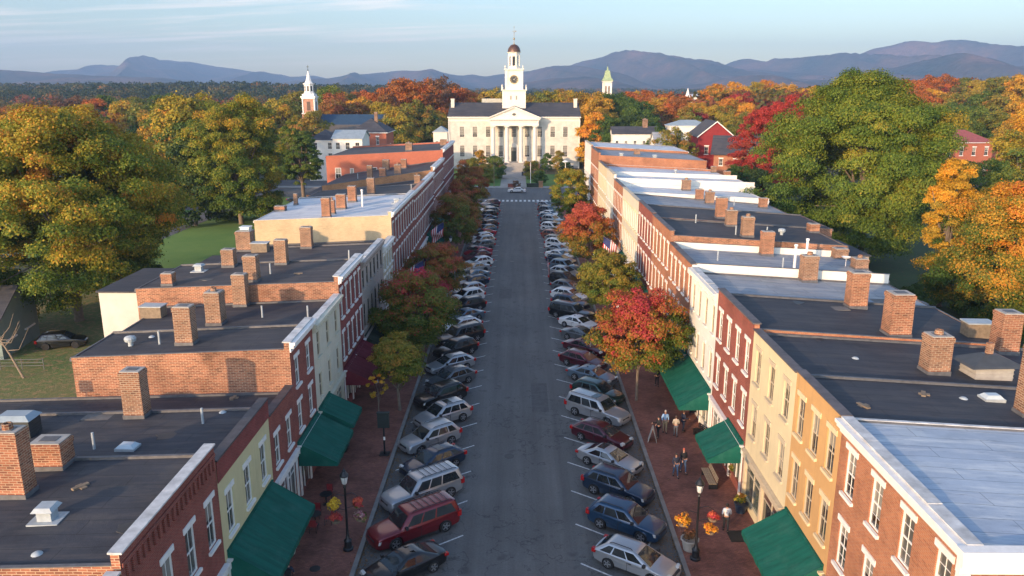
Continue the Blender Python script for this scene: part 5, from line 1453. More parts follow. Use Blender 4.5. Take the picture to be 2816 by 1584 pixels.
for sx_ in (-1, 1):
    for sy_ in (-1, 1):
        m.box(sx_ * (h2 - .05) - .18, sx_ * (h2 - .05) + .18, sy_ * (h2 - .05) - .18, sy_ * (h2 - .05) + .18, z3 + .452, z3 + .8); m.lathe([(.1, z3 + .8), (.26, z3 + 1.0), (.2, z3 + 1.3), (.03, z3 + 1.6)], (sx_ * (h2 - .05), sy_ * (h2 - .05)), 10)
m.build('clock_stage', CTR, court, (tcx, TYc, 0), smooth=30)
# clock: dark dial with pale hour marks and hands
clk = MB().lathe([(0, 0), (1.40, 0), (1.40, .08), (0, .081)], n=40).build('clock_face', plain('clock_dark', (.03, .03, .028), .5, .2, 3), court, (bx(679), TYc - h2 + .22, CZ + bz(478)))
clk.rotation_euler = (R(90), 0, 0)
CLT = plain('clock_gilt', (.60, .48, .26), .4, .1, 3)
m = MB()
NUM = ['XII', 'I', 'II', 'III', 'IIII', 'V', 'VI', 'VII', 'VIII', 'IX', 'X', 'XI']
for k in range(12):
    a = math.pi / 2 - 2 * math.pi * k / 12
    wd = .07 * len(NUM[k]) + .03
    c_, s_ = math.cos(a), math.sin(a)
    for j in range(len(NUM[k])):
        off = (j - (len(NUM[k]) - 1) / 2) * .11
        p = [(r_ * c_ - w_ * s_, r_ * s_ + w_ * c_) for r_, w_ in ((.92, off * .8 - .025), (1.24, off - .03), (1.24, off + .03), (.92, off * .8 + .025))]
        m.hexa([(x, y, .083) for x, y in p] + [(x, y, .10) for x, y in p])
m.loft([[(r_ * math.cos(2 * math.pi * k / 40), r_ * math.sin(2 * math.pi * k / 40), z) for k in range(40)] for r_, z in ((1.32, .05), (1.32, .13), (1.46, .13), (1.46, .0))], cap0=False, cap1=False)
m.build('clock_numerals', CLT, clk)
m = MB()
for ang, ln in ((R(90 - 4 * 30 - 6), .66), (R(90 - 3.5 * 30 * 1.0), .0), (R(90 - 8 * 6), 1.05)):
    if ln: c_, s_ = math.cos(ang), math.sin(ang); m.hexa([(r_ * c_ - w_ * s_, r_ * s_ + w_ * c_, z) for z in (.105, .13) for r_, w_ in ((-.2, -.05), (ln, -.02), (ln, .02), (-.2, .05))])
m.build('clock_hand', CTR, clk)
# octagonal lantern and dome
lr, lz0, lz1 = (bx(735) - bx(632)) / 2, z3 + .452, CZ + bz(276)
m = MB()
R8 = R(22.5)
m.lathe([(lr, lz0), (lr, lz0 + .7), (lr * .93, lz0 + .72), (lr * .93, lz0 + .9)], n=8, rot=R8)
m.lathe([(lr * .93, lz1 - .8), (lr * .93, lz1), (lr * 1.06, lz1 + .1), (lr * 1.1, lz1 + .3), (lr * .98, lz1 + .32)], n=8, rot=R8)
for k in range(8):
    a = R8 + k * math.pi / 4
    m.lathe([(.30, lz0 + .88), (.28, lz1 - .78)], (math.cos(a) * lr * .86, math.sin(a) * lr * .86), 8)
m.lathe([(lr * .60, lz0 + .9), (lr * .60, lz1 - .8)], n=8, rot=R8)
for k in range(8):    # arched heads between the posts
    a0_, a1_ = R8 + k * math.pi / 4, R8 + (k + 1) * math.pi / 4
    p0 = Vector((math.cos(a0_), math.sin(a0_), 0)) * lr * .9; p1 = Vector((math.cos(a1_), math.sin(a1_), 0)) * lr * .9
    for t0, t1, dz in ((.1, .3, .55), (.3, .7, .25), (.7, .9, .55)):
        a_, b_ = p0.lerp(p1, t0), p0.lerp(p1, t1)
        m.poly([(a_.x, a_.y, lz1 - .8 - dz), (b_.x, b_.y, lz1 - .8 - dz), (b_.x, b_.y, lz1 - .7), (a_.x, a_.y, lz1 - .7)])
m.build('lantern', CTR, court, (tcx, TYc, 0))
m = MB()
for k in range(8):
    a = k * math.pi / 4
    q = Vector((math.cos(a), math.sin(a), 0)); t_ = Vector((-q.y, q.x, 0)) * .38
    o = q * lr * .565 
    m.poly([tuple(o - t_ + Vector((0, 0, lz0 + 1.1))), tuple(o + t_ + Vector((0, 0, lz0 + 1.1))), tuple(o + t_ + Vector((0, 0, lz1 - 1.2))), tuple(o - t_ + Vector((0, 0, lz1 - 1.2)))])
m.build('lantern_opening', plain('louvre_dark', (.04, .045, .05), .6, .3, 3), court, (tcx, TYc, 0))
dr = lr * .99; dz = lz1 + .325; dh = CZ + bz(208) - dz
m = MB().lathe([(dr * math.cos(a), dz + dh * math.sin(a)) for a in [R(q) for q in (0, 14, 28, 42, 56, 70, 82, 88)]], n=16)
m.build('dome', plain('dome_copper_brown', (.09, .045, .03), .45, .25, 1.2, metal=.3), court, (tcx, TYc, 0), smooth=30)
zf = dz + dh
m = MB().lathe([(.22, zf - .1), (.14, zf + .3), (.07, zf + .6), (.07, zf + 1.3), (.30, zf + 1.6), (.30, zf + 1.8), (.06, zf + 2.1), (.05, zf + 3.4), (.14, zf + 3.6), (.03, zf + 3.8), (.03, zf + 5.2), (.12, zf + 5.4), (.01, zf + 5.7)], n=8)
m.box(-.5, .5, -.03, .03, zf + 4.0, zf + 4.12); m.hexa([(.45, -.03, zf + 3.85), (.8, -.03, zf + 4.06), (.8, .03, zf + 4.06), (.45, .03, zf + 3.85), (.45, -.03, zf + 4.27), (.8, -.03, zf + 4.07), (.8, .03, zf + 4.07), (.45, .03, zf + 4.27)])
m.build('finial', plain('finial_gilt', (.25, .19, .10), .4, .2, 3, metal=.5), court, (tcx, TYc, 0))
MB().box(bx(415), bx(580), DP * .75, DP * .75 + 3, zr0, CZ + bz(628)).build('rear_dormer', plain('rear_roof_pale', (.38, .38, .33), .8, .2, 1), court)

# courthouse grounds
sheet('path', [(CX - 3.6, CX + 3.6, CS1 + 4, CY + PY - 6.4)], .05, CONC)
sheet('courthouse_lawn', [(CX - 30, CX - 3.62, CS1 + 4.02, CY - .1), (CX + 3.62, CX + 28, CS1 + 4.02, CY - .1)], .045, GRASS)
sheet('car_park', [(26, 60, 212, 300), (-70, -34, 212, 228)], .03, plain('old_asphalt2', (.10, .10, .105), .9, .3, .4))
def shrub(x, y, key, mt, lb, sc, sz=1.0):
    return tree(key, x, y, mt, lb, 'shrub', 'shrubs before the courthouse', sc, name='shrub', sz=sz, z=0)
tree_meshes('sh1', 601, 2.3, 3.8, -.6, 50, 6500, .26, 5, .07, lump=.5)
tree_meshes('sh2', 602, 1.6, 5.4, -.4, 50, 6500, .26, 5, .07, lump=.5)
for x, y, k, mt, lb, sc in ((1190, 430, 'sh2', 'olive', 'olive ornamental tree left of the courthouse steps', 1.3), (1212, 400, 'sh2', 'orangegreen', 'slim orange tinged tree nearest the left courthouse wing', 1.35),
                            (1242, 425, 'sh1', 'green', 'round green tree just left of the courthouse path', 1.5), (1170, 420, 'sh1', 'rust', 'rust red bush at the left end of the courthouse lawn', 1.2), (1222, 435, 'sh1', 'olive', 'broad olive bush between two trees left of the path', 1.2),
                            (1342, 425, 'sh1', 'olive', 'round olive bush just right of the courthouse path', 1.2), (1375, 405, 'sh2', 'green', 'conical green shrub right of the courthouse steps', 1.15), (1402, 400, 'sh2', 'olive', 'taller conical shrub at the right courthouse wing', 1.3),
                            (1360, 440, 'sh1', 'green', 'low green hedge bush before the white lamp post', .9), (1425, 415, 'sh1', 'dark', 'dark bush at the right corner of the courthouse', .9), (1300, 448, 'sh1', 'brown', 'small brown bush at the edge of the courthouse path', .45)):
    X_, Y_ = gp(x, y + 25, 0)
    shrub(X_, min(Y_, 252), k, mt, lb, sc)
def lamp_white(x, y, lb):
    t = empty('lamp_post', (x, y, .05), 0, lb, 'lamp post')
    MB().lathe([(.3, 0), (.3, .3), (.16, .35), (.12, 4.0), (.2, 4.1), (.2, 4.2)], n=10).build('pole', TRIM, t, smooth=40)
    MB().lathe([(.2, 4.2), (.95, 4.55), (.9, 4.75), (.3, 5.0), (.05, 5.1)], n=14).build('lamp_shade', TRIM, t, smooth=40)
lamp_white(14.2, 236, 'white lamp post with wide shade right of the courthouse steps')
lamp_white(-14.5, 240, 'white lamp post among the trees left of the courthouse steps')
def pole(name, x, y, h, mat, lb, cat):
    o = MB().lathe([(.16, 0), (.16, .2), (.09, .25), (.06, h), (.10, h + .02), (.09, h + .16), (.01, h + .2)], n=9).build(name, mat, None, (x, y, .05), smooth=40)
    return tag(o, lb, cat)
X_, Y_ = gp(1337, 485); Y_ = 214.0; pole('banner_pole', X_, Y_, 6.2, TRIM, 'tall white pole on the lawn right of the courthouse path', 'pole')
X_, Y_ = gp(1240, 485); Y_ = 211.5; pole('utility_pole', X_, Y_, 7.5, WOOD, 'brown wooden pole left of the courthouse path', 'pole')
for x, y, mt, lb, sz in ((1287, 468, 'redbox', 'reddish brown planter box by the cross street', (1.9, .8, .8)), (1343, 468, 'dark', 'long dark green planter trough by the cross street', (3.6, .9, .9)), (1362, 470, 'tan', 'tan brick pier beside the dark planter trough', (1.1, 1.1, 1.5))):
    X_, Y_ = gp(x, y + 8); Y_ = max(Y_, 210.6); a, b_, c = sz
    m = MB().box(-a / 2, a / 2, -b_ / 2, b_ / 2, 0, c).box(-a / 2 - .08, a / 2 + .08, -b_ / 2 - .08, b_ / 2 + .08, c + .002, c + .12).box(-a / 2 - .05, a / 2 + .05, -b_ / 2 - .05, b_ / 2 + .05, -.01, .12)
    tag(m.build('planter_box' if mt != 'tan' else 'brick_pier', {'redbox': RED, 'dark': AWD, 'tan': BRN}[mt], None, (X_, Y_, .14)), lb, 'planter' if mt != 'tan' else 'pier')
m = MB(); 
for q in range(2): m.box(-.6 + q * .75, 0 + q * .72, -.35, .35, .08, 1.15); m.box(-.64 + q * .75, .04 + q * .72, -.4, .4, 1.152, 1.28)
for q in range(4): m.lathe([(.1, 0), (.1, .16)], (-.5 + q * .38, -.3), 8)
tag(m.build('waste_bin', plain('bin_dark_blue', (.03, .04, .06), .5, .2, 3), None, (CX + 3.0, 240, .05)), 'pair of dark wheeled bins on the courthouse path', 'bins')

# ------------------------------------------------------------------ houses and churches
def house(name, lb, x, y, w, dpt, h, roof_h, wall, roofm, kind='hip', rz=0, wins=((.9, 1.5, (1.2, 4.2), 3),), chim_=None, gable_front=False, over=.35, cat='house'):
    t = empty(name, (x, y, 0), rz, lb, cat)
    m = MB(); a, d = w / 2, dpt / 2
    ops = []
    (ww, hh, zs, nc) = wins[0]
    for z in zs:
        for k in range(nc): c = w * (k + .5) / nc; ops.append((c - ww / 2, z, c + ww / 2, z + hh))
    wall_open(m, (-a, -d, 0), (1, 0, 0), (0, 0, 1), (0, 1, 0), w, h, ops, .12)
    m.poly([(a, -d, 0), (a, d, 0), (a, d, h), (a, -d, h)]); m.poly([(-a, -d, 0), (-a, d, 0), (-a, d, h), (-a, -d, h)]); m.poly([(-a, d, 0), (a, d, 0), (a, d, h), (-a, d, h)])
    if kind == 'gable':
        if gable_front:
            for yy in (-d, d): m.poly([(-a, yy, h), (a, yy, h), (0, yy, h + roof_h)])
        else:
            for xx in (-a, a): m.poly([(xx, -d, h), (xx, d, h), (xx, 0, h + roof_h)])
    m.build('wall', wall, t)
    q = over; r = MB(); e = h - q * roof_h / (a if gable_front else d) * .9 + .12
    T = h + roof_h + .12
    if kind == 'hip':
        L_ = max(.3, abs(w - dpt) / 2)
        tx_, ty_ = (L_, .02) if w > dpt else (.02, L_)
        r.loft([[(-a - q, -d - q, e), (a + q, -d - q, e), (a + q, d + q, e), (-a - q, d + q, e)], [(-tx_, -ty_, T), (tx_, -ty_, T), (tx_, ty_, T), (-tx_, ty_, T)]])
        r.box(-a - q, a + q, -d - q, d + q, e - .16, e - .003, 1)
    elif kind == 'gable':
        for sg in (-1, 1):
            if gable_front: p = [(sg * (a + q), -d - q, e), (0, -d - q, T), (0, d + q, T), (sg * (a + q), d + q, e)]
            else: p = [(-a - q, sg * (d + q), e), (-a - q, 0, T), (a + q, 0, T), (a + q, sg * (d + q), e)]
            r.hexa([(x_, y_, z_ - .10) for x_, y_, z_ in p] + p, 0)
            if gable_front: r.hexa([(p[0][0], p[0][1] - .05, p[0][2] - .3), (0, p[0][1] - .05, T - .3), (0, p[0][1] - .01, T - .3), (p[0][0], p[0][1] - .01, p[0][2] - .3), (p[0][0], p[0][1] - .05, p[0][2] + .02), (0, p[0][1] - .05, T + .02), (0, p[0][1] - .01, T + .02), (p[0][0], p[0][1] - .01, p[0][2] + .02)], 1)
    rf = r.build('roof', [roofm, TRIM], t)
    for (cx2, cy2, cw, ch) in (chim_ or ()):
        chimney_mesh(cw, cw, ch).build('chimney', [CHB, STONE, LEAD], rf, (cx2, cy2, h + roof_h * .45))
    for z in zs:
        for k in range(nc): add_window(t, (-a + w * (k + .5) / nc, -d, z), 0, ww, hh, TRIM, TRIM, True, (2, 2), False)
    for z in zs:
        for k in range(max(1, nc - 1)): 
            add_window(t, (a - .145 + .15, -d + dpt * (k + .5) / max(1, nc - 1), z), R(90), ww, hh, TRIM, TRIM, False, (2, 2), False)
            add_window(t, (-a + .145 - .15, -d + dpt * (k + .5) / max(1, nc - 1), z), R(-90), ww, hh, TRIM, TRIM, False, (2, 2), False)
    return t
house('white_house', 'tall white house with pale blue gabled roof behind the brick row', -47.5, 226, 8.2, 11, 12.4, 2.0, WHITE, METB, 'gable', 0, ((1.2, 1.9, (2.2, 6.0, 9.4), 3),), over=.4)
house('white_house', 'lower white wing left of the tall white house, half behind a tree', -56, 231, 8.4, 9, 11.6, 2.6, WHITE, SLATE, 'hip', 0, ((1.2, 1.9, (2.2, 6.0, 9.0), 2),), over=.4)
house('brick_house', 'red brick house with grey hipped roof left of the courthouse', -45.0, 246, 10.6, 14, 13.2, 3.7, FLR, SLATE, 'hip', 0, ((.9, 2.4, (2.0, 5.5, 9.4), 2),), [(1.6, -2, 1.0, 4.0)], over=.6)
house('brick_house', 'small orange brick house with grey roof between the left trees', -98, 243, 7.2, 9, 8.9, 2.2, FLR, SLATE, 'hip', 0, ((.9, 1.6, (1.6, 5.6), 2),), [(2.2, 1, .8, 2.2)])
house('slate_house', 'dark house with broad slate roof beside the small orange brick house', -87, 246, 10, 9, 4.6, 4.0, BRN, SLATE, 'hip', 0, ((.9, 1.6, (1.4,), 3),), [(0, 1, .8, 2.2)])
house('white_house', 'small white house peeping out left of the courthouse wall', -27.5, 285, 5.0, 8, 11.0, 1.8, WHITE, METB, 'hip', 0, ((.9, 1.8, (2.0, 6.0), 2),))
house('red_barn_house', 'dark red gabled building behind the right row', 54.5, 226, 9.6, 13, 13.2, 3.9, brick('barn_red', (.26, .03, .03), (.22, .028, .028), (.20, .03, .03), ms=.004, stain=.2), SLATE, 'gable', 0, ((1.1, 2.2, (2.0, 8.2), 2),), gable_front=True, over=.5)
house('grey_house', 'pale grey house with light gabled roof left of the dark red building', 43.0, 230, 8.0, 10, 10.2, 3.4, WHITE, RGR, 'gable', 0, ((.9, 1.6, (2.0, 7.0), 3),), gable_front=False)
house('grey_house', 'long white house with dark slate roof behind the pale grey one', 36.5, 252, 14, 8, 12.2, 2.0, WHITE, SLATE, 'gable', 0, ((.9, 1.6, (2.0, 8.5), 5),), [(3.5, 0, 1.5, 3.4)])
house('white_house', 'white house with teal roof beyond the dark red building', 55.5, 262, 13, 8, 14.2, 1.6, WHITE, METB, 'hip', 0, ((.9, 1.6, (2.0, 8.5), 4),))
house('porch_house', 'house with dark sloping roof and porch beside the crimson maple', 58.5, 212, 11, 11, 9.6, 4.0, ORG, SLATE, 'gable', R(-18), ((1.0, 1.8, (1.5, 6.2), 3),), over=.9)
house('brick_house', 'brick house with red hipped roof at the right edge of town', 127, 231, 15, 11, 11.2, 3.0, FLR, plain('roof_red_metal', (.28, .075, .065), .6, .15, 1), 'hip', R(6), ((1.1, 2.3, (2.2, 7.4), 4),), over=.5)
house('flat_roof_house', 'low brick annex right of the red roofed house', 140, 238, 9, 9, 9.0, .4, FLR, RGR, 'hip', R(6), ((.9, 1.6, (5.6,), 2),))
house('teal_house', 'grey green house with white window at the far left edge', -57.3, 75.5, 12.5, 8, 4.3, 2.2, plain('siding_grey_green', (.17, .22, .20), .7, .1, 1.2), SLATE, 'gable', R(8), ((1.9, 1.5, (1.7,), 3),), over=.5)
house('brown_roof_house', 'house with weathered brown roof at the left edge below distant trees', -93, 150, 13, 10, 4.0, 3.6, BRN, plain('roof_brown_shingle', (.12, .09, .07), .9, .25, 2), 'gable', R(12), ((1.0, 1.3, (1.3,), 3),))
house('pink_roof_house', 'house with pinkish roof among the distant trees at left', -122, 196, 10, 9, 6.0, 3.6, WHITE, plain('roof_pink_tan', (.34, .22, .17), .8, .2, 2), 'gable', R(-25), ((1.0, 1.3, (1.3,), 2),))
# church with brick tower and white spire
ch = empty('church', (-73.5, 283, 0), 0, 'brick church with long navy roof and white wooden spire', 'church')
NAVY = plain('roof_navy_metal', (.025, .055, .10), .5, .15, 1)
m = MB(); m.box(2.9, 25, 1, 12, 0, 12.2); m.build('wall', RED, ch)
m = MB(); m.hexa([(2.5, .4, 12.2), (25.5, .4, 12.2), (25.5, 6.5, 16.6), (2.5, 6.5, 16.6), (2.5, .4, 12.4), (25.5, .4, 12.4), (25.5, 6.5, 16.8), (2.5, 6.5, 16.8)]); m.hexa([(2.5, 12.6, 12.2), (25.5, 12.6, 12.2), (25.5, 6.51, 16.6), (2.5, 6.51, 16.6), (2.5, 12.6, 12.4), (25.5, 12.6, 12.4), (25.5, 6.51, 16.8), (2.5, 6.51, 16.8)])
m.box(-4, 20, -6, .38, 0, 10.9, 1); m.hexa([(-4.4, -6.5, 10.9), (20, -6.5, 10.9), (20, .39, 13.2), (-4.4, .39, 13.2), (-4.4, -6.5, 11.1), (20, -6.5, 11.1), (20, .39, 13.4), (-4.4, .39, 13.4)], 2)
m.build('roof', [NAVY, RED, plain('roof_brown_grey', (.12, .10, .08), .9, .2, 1)], ch)
m = MB(); m.box(-2.4, 2.4, -2.4, 2.4, 0, 17.2); m.box(-2.5, 2.5, -2.5, 2.5, 17.202, 17.5, 1); m.box(-2.05, 2.05, -2.05, 2.05, 17.502, 22.3, 0)
for sg in (-1, 1):
    m.box(sg * 1.85, sg * 2.2, -2.2, 2.2, 17.51, 22.2, 1)
m.box(-2.35, 2.35, -2.35, 2.35, 22.302, 22.8, 1); m.box(-2.6, 2.6, -2.6, 2.6, 22.802, 23.2, 1); m.box(-2.1, 2.1, -2.1, 2.1, 23.202, 24.0, 1)
m.build('tower', [plain('tower_brick', (.40, .21, .14), .8, .3, 2), TRIM], ch)
m = MB()
for q in (-1, 1): m.box(-.6, .6, q * 2.12, q * 2.07, 18.4, 21.4); m.box(q * 2.21, q * 2.24, -.6, .6, 18.4, 21.4)
m.build('belfry_louvre', plain('louvre_brown', (.10, .06, .04), .7, .2, 2), ch)
m = MB(); m.lathe([(1.95, 24.0), (1.95, 24.4), (1.65, 24.42), (1.65, 27.2), (2.0, 27.3), (2.0, 27.6), (1.5, 27.62), (1.05, 28.3), (.6, 29.8), (.25, 31.4), (.06, 32.0)], n=8, rot=R8)
m.build('spire', TRIM, ch)
m = MB()
for k in range(8):
    a = k * math.pi / 4; q = Vector((math.cos(a), math.sin(a), 0)); t_ = Vector((-q.y, q.x, 0)) * .33; o = q * 1.54
    m.poly([tuple(o - t_ + Vector((0, 0, 24.9))), tuple(o + t_ + Vector((0, 0, 24.9))), tuple(o + t_ + Vector((0, 0, 26.7))), tuple(o - t_ + Vector((0, 0, 26.7)))])
m.build('spire_opening', plain('louvre_dark', (.04, .045, .05), .6, .3, 3), ch)
m = MB().lathe([(.10, 31.8), (.2, 32.1), (.07, 32.3), (.05, 33.7), (.01, 33.9)], n=7).box(-.4, .4, -.04, .04, 33.1, 33.25)
m.build('weather_vane', BLK, ch)
# green roofed tower
gt = empty('clock_tower', (44, 400, hill(44, 400)), 0, 'white square tower with pale green bell shaped roof right of the courthouse', 'tower')
g0 = -hill(44, 400)
m = MB().box(-1.9, 1.9, -1.9, 1.9, 0, 29 + g0)
for sg in (-1, 1):
    for sh_ in (-1, 1): m.box(sg * 1.7, sg * 2.15, sh_ * 1.7, sh_ * 2.15, 0, 28.6 + g0)
m.box(-2.4, 2.4, -2.4, 2.4, 29.002 + g0, 29.5 + g0)
m.build('wall', WHITE, gt)
MB().loft([sq(a_, z_ + g0) for a_, z_ in ((2.8, 29.503), (2.6, 29.8), (1.8, 30.9), (1.4, 32.3), (1.15, 33.8), (1.0, 34.3), (.35, 34.8), (.15, 36.0), (.04, 36.6))]).build('roof', plain('roof_verdigris', (.28, .36, .20), .7, .15, 1), gt)
m = MB()
for q in (-.75, .75): m.box(q - .35, q + .35, -1.96, -1.91, 23 + g0, 27 + g0)
m.build('louvre', plain('louvre_brown', (.10, .06, .04), .7, .2, 2), gt)
MB().lathe([(.05, 36.5 + g0), (.15, 36.7 + g0), (.03, 36.9 + g0), (.02, 38 + g0)], n=6).build('finial', BLK, gt)
# small distant white steeple and white church
X_, z_ = at_depth(1730, 226, 430)
st = empty('white_church', (X_, 430, hill(X_, 430)), 0, 'tiny white steeple and white gabled hall among red trees', 'church')
gc = hill(X_, 430)
m = MB().box(2, 9, -4, 8, 0, 21.3 - gc).box(-1.1, 1.1, -1.1, 1.1, 0, 22.0 - gc); m.build('wall', WHITE, st)
MB().lathe([(1.3, 22 - gc), (.9, 23 - gc), (.6, 24.2 - gc), (.06, 26 - gc)], n=6).build('spire', TRIM, st)
MB().hexa([(1.7, -4.5, 21.3 - gc), (9.4, -4.5, 21.3 - gc), (9.4, 2, 22.8 - gc), (1.7, 2, 22.8 - gc), (1.7, -4.5, 21.5 - gc), (9.4, -4.5, 21.5 - gc), (9.4, 2, 23 - gc), (1.7, 2, 23 - gc)]).build('roof', RWH, st)

# ------------------------------------------------------------------ street furniture
FLW = [foliage_mat('flowers_yellow', [(0, (.05, .09, .01)), (.35, (.5, .28, .02)), (1, (.75, .48, .03))], .1), foliage_mat('flowers_red', [(0, (.05, .09, .01)), (.4, (.40, .03, .05)), (1, (.6, .12, .05))], .1),
       foliage_mat('flowers_mixed', [(0, (.05, .09, .02)), (.4, (.20, .18, .04)), (.7, (.35, .10, .16)), (1, (.5, .35, .3))], .1), foliage_mat('flowers_orange', [(0, (.08, .08, .01)), (.3, (.55, .25, .02)), (.7, (.65, .30, .02)), (1, (.55, .05, .03))], .1)]
def ball(name, r_, mat, parent, loc, seed, n=420, leaf=.11, flat=1.05):
    V, t, C = crown_arrays(seed, r_ * .75, r_ * flat * .7, 18, n, leaf, 0, grad=.7, lump=.9, amp_=.3)
    return mesh_obj(name, leaf_mesh(name, V, t, mat), parent, loc)
def street_lamp(x, y, lb, baskets):
    t = empty('street_lamp', (x, y, .14), 0, lb, 'street lamp', 'black street lamps with flower baskets')
    MB().lathe([(.30, 0), (.30, .10), (.22, .16), (.20, .55), (.24, .6), (.12, .72), (.075, 1.0), (.06, 3.9), (.10, 3.95), (.07, 4.02), (.06, 4.15)], n=14).build('pole', BLK, t, smooth=40)
    MB().lathe([(.10, 4.15), (.14, 4.2), (.21, 4.62), (.20, 4.64), (.10, 4.22)], n=12).build('lamp_glass', plain('lamp_glass', (.6, .6, .58), .15, .1, 3), t, smooth=40)
    m = MB().lathe([(.25, 4.63), (.26, 4.70), (.16, 4.86), (.08, 4.95), (.09, 5.0), (.03, 5.06), (.01, 5.2)], n=12)
    for k in range(4):
        a = k * math.pi / 2 + .4; m.tube([(.13 * math.cos(a), .13 * math.sin(a), 4.18), (.22 * math.cos(a), .22 * math.sin(a), 4.64)], .014, 5)
    m.build('lamp_cap', BLK, t, smooth=30)
    m = MB()
    for (dx, dz, r_, mi) in baskets: m.tube([(0, 0, dz + .55), (dx * .6, 0, dz + .66), (dx, 0, dz + .45)], .02, 6); m.tube([(dx, 0, dz + .45), (dx, 0, dz)], .012, 5)
    m.build('bracket', BLK, t)
    for i, (dx, dz, r_, mi) in enumerate(baskets):
        q = empty('flower_basket', (dx, 0, dz)); q.parent = t
        ball('flowers', r_, FLW[mi], q, (0, 0, 0), 700 + int(x * 10) + i, 620, .12)
        MB().lathe([(.05, -.32), (.22, -.22), (.28, -.05)], n=10).build('pot', WOOD, q)
street_lamp(-9.75, 39.9, 'black street lamp with four flower baskets on the left pavement', [(-.75, 2.85, .42, 0), (.70, 2.95, .36, 1), (-.62, 1.95, .42, 1), (.80, 2.1, .44, 2)])
street_lamp(10.05, 39.1, 'black street lamp with orange and red flower baskets on the right pavement', [(-.80, 2.35, .50, 3), (.85, 2.65, .40, 1), (.75, 1.85, .44, 3)])
for (x, y, lb) in ((-9.8, 88, 'black street lamp half hidden beyond the crimson topped tree'), (10.1, 76, 'black street lamp between the two nearest right kerb trees'), (-9.8, 112, 'black street lamp between the rust coloured trees'), (10.1, 101, 'black street lamp behind the olive tree on the right')):
    street_lamp(x, y, lb, [(-.75, 2.6, .38, 0), (.75, 2.6, .38, 1)])
t = empty('notice_post', (-9.65, 52.0, .14), 0, 'dark square notice box on a black post beside the left kerb', 'notice board')
MB().box(-.35, .35, -.35, .35, 0, .06).lathe([(.07, .06), (.06, 2.5)], n=8).build('post', BLK, t)
MB().box(-.42, .42, -.10, .10, 2.1, 3.2).box(-.46, .46, -.14, .14, 3.202, 3.28).build('notice_box', plain('box_dark_green', (.012, .022, .022), .6, .2, 3), t)
MB().box(-.03, .10, -.09, -.065, 1.15, 1.4).build('sticker', TRIM, t)
def pot(x, y, lb, r_, h, potm, mt, br=.45, z=.14):
    t = empty('planter', (x, y, z), 0, lb, 'planter')
    MB().lathe([(r_ * .7, 0), (r_ * .95, h * .9), (r_ * 1.08, h * .92), (r_ * 1.08, h), (r_ * .9, h), (r_ * .88, h * .85)], n=14).build('pot', potm, t, smooth=40)
    ball('plant', br, FM.get(mt) or mt, t, (0, 0, h + br * .55), 800 + int(abs(x * 7 + y)), 520, .13)
    return t
DNV = plain('pot_navy', (.02, .035, .06), .4, .2, 3)
X_, Y_ = gp(1863, 1290); pot(X_, Y_, 'navy square pot with yellow green shrub by the cream building', .42, .62, DNV, 'yellowgreen', .48)
X_, Y_ = gp(862, 1140); pot(X_, Y_, 'round dark tub with green bush beneath the left green awnings', .55, .5, BLK, 'green', .55)
X_, Y_ = gp(1845, 1205); pot(X_, Y_, 'clay pot with pale green plant beside the wooden bench', .34, .45, CHB, 'olive', .40)
for i, (x, y, mt, lb) in enumerate(((735, 1400, 'olive', 'pot of trailing green plant left of the near lamp'), (712, 1425, FLW[2], 'pot of mixed flowers by the green awning, bottom left'), (700, 1448, 'green', 'leafy pot at the bottom edge under the left awning'))):
    X_, Y_ = gp(x, y); pot(max(X_, -13.2), Y_, lb, .3, .4, STONE, mt, .42)
X_, Y_ = gp(1735, 1385)
t = pot(X_, Y_, 'stone planter with dry stems beside the right street lamp', .5, .7, STONE, 'brown', .5)
# bench, parked pushcart like goods, mats
def bench(x, y, rz, lb, mat, l=1.9):
    t = empty('bench', (x, y, .14), rz, lb, 'bench')
    m = MB()
    for k in range(4): m.box(-l / 2, l / 2, -.25 + k * .13, -.15 + k * .13, .42, .46)
    m.build('seat', mat, t)
    m = MB()
    for k in range(3): m.box(-l / 2, l / 2, .27 + k * .02, .30 + k * .02, .52 + k * .14, .62 + k * .14)
    m.build('backrest', mat, t)
    for sg in (-1, 1):
        MB().box(sg * (l / 2 - .15) - .03, sg * (l / 2 - .15) + .03, -.24, .30, 0, .415).box(sg * (l / 2 - .15) - .03, sg * (l / 2 - .15) + .03, .31, .36, 0, .9).build('leg', BLK, t)
X_, Y_ = gp(1822, 1215); bench(12.9, Y_, R(-90), 'weathered wooden bench beside the right shop fronts', plain('bench_tan', (.26, .21, .15), .8, .2, 4), 2.3)
X_, Y_ = gp(1762, 1103); bench(X_, Y_, R(-70), 'black bench near the group of people', BLK, 1.5)
X_, Y_ = gp(1735, 1045); bench(X_ + .3, Y_ + 1, R(-90), 'dark bench under the long green awning', WOOD, 1.6)
def aboard(x, y, rz, lb, mat):
    m = MB()
    for sg in (-1, 1): m.hexa([(-.35, sg * .30, 0), (.35, sg * .30, 0), (.35, sg * .34, 0), (-.35, sg * .34, 0), (-.35, sg * .02, 1.1), (.35, sg * .02, 1.1), (.35, sg * .05, 1.1), (-.35, sg * .05, 1.1)])
    return tag(m.build('sandwich_board', mat, None, (x, y, .14), rz), lb, 'sign board')
X_, Y_ = gp(1642, 1112); aboard(X_, Y_, R(80), 'grey folding sign board standing near the right kerb', STONE)
X_, Y_ = gp(1790, 1150); pot(X_, Y_, 'black tub of orange flowers by the small green awning', .35, .5, BLK, FLW[3], .35)
X_, Y_ = gp(1905, 1352); tag(MB().box(-.8, .8, -.55, .55, 0, .025).box(-.86, .86, -.61, .61, 0, .012).build('door_mat', BLK, None, (min(X_, 13.4), Y_, .142)), 'dark mat before the glass shop front', 'mat')
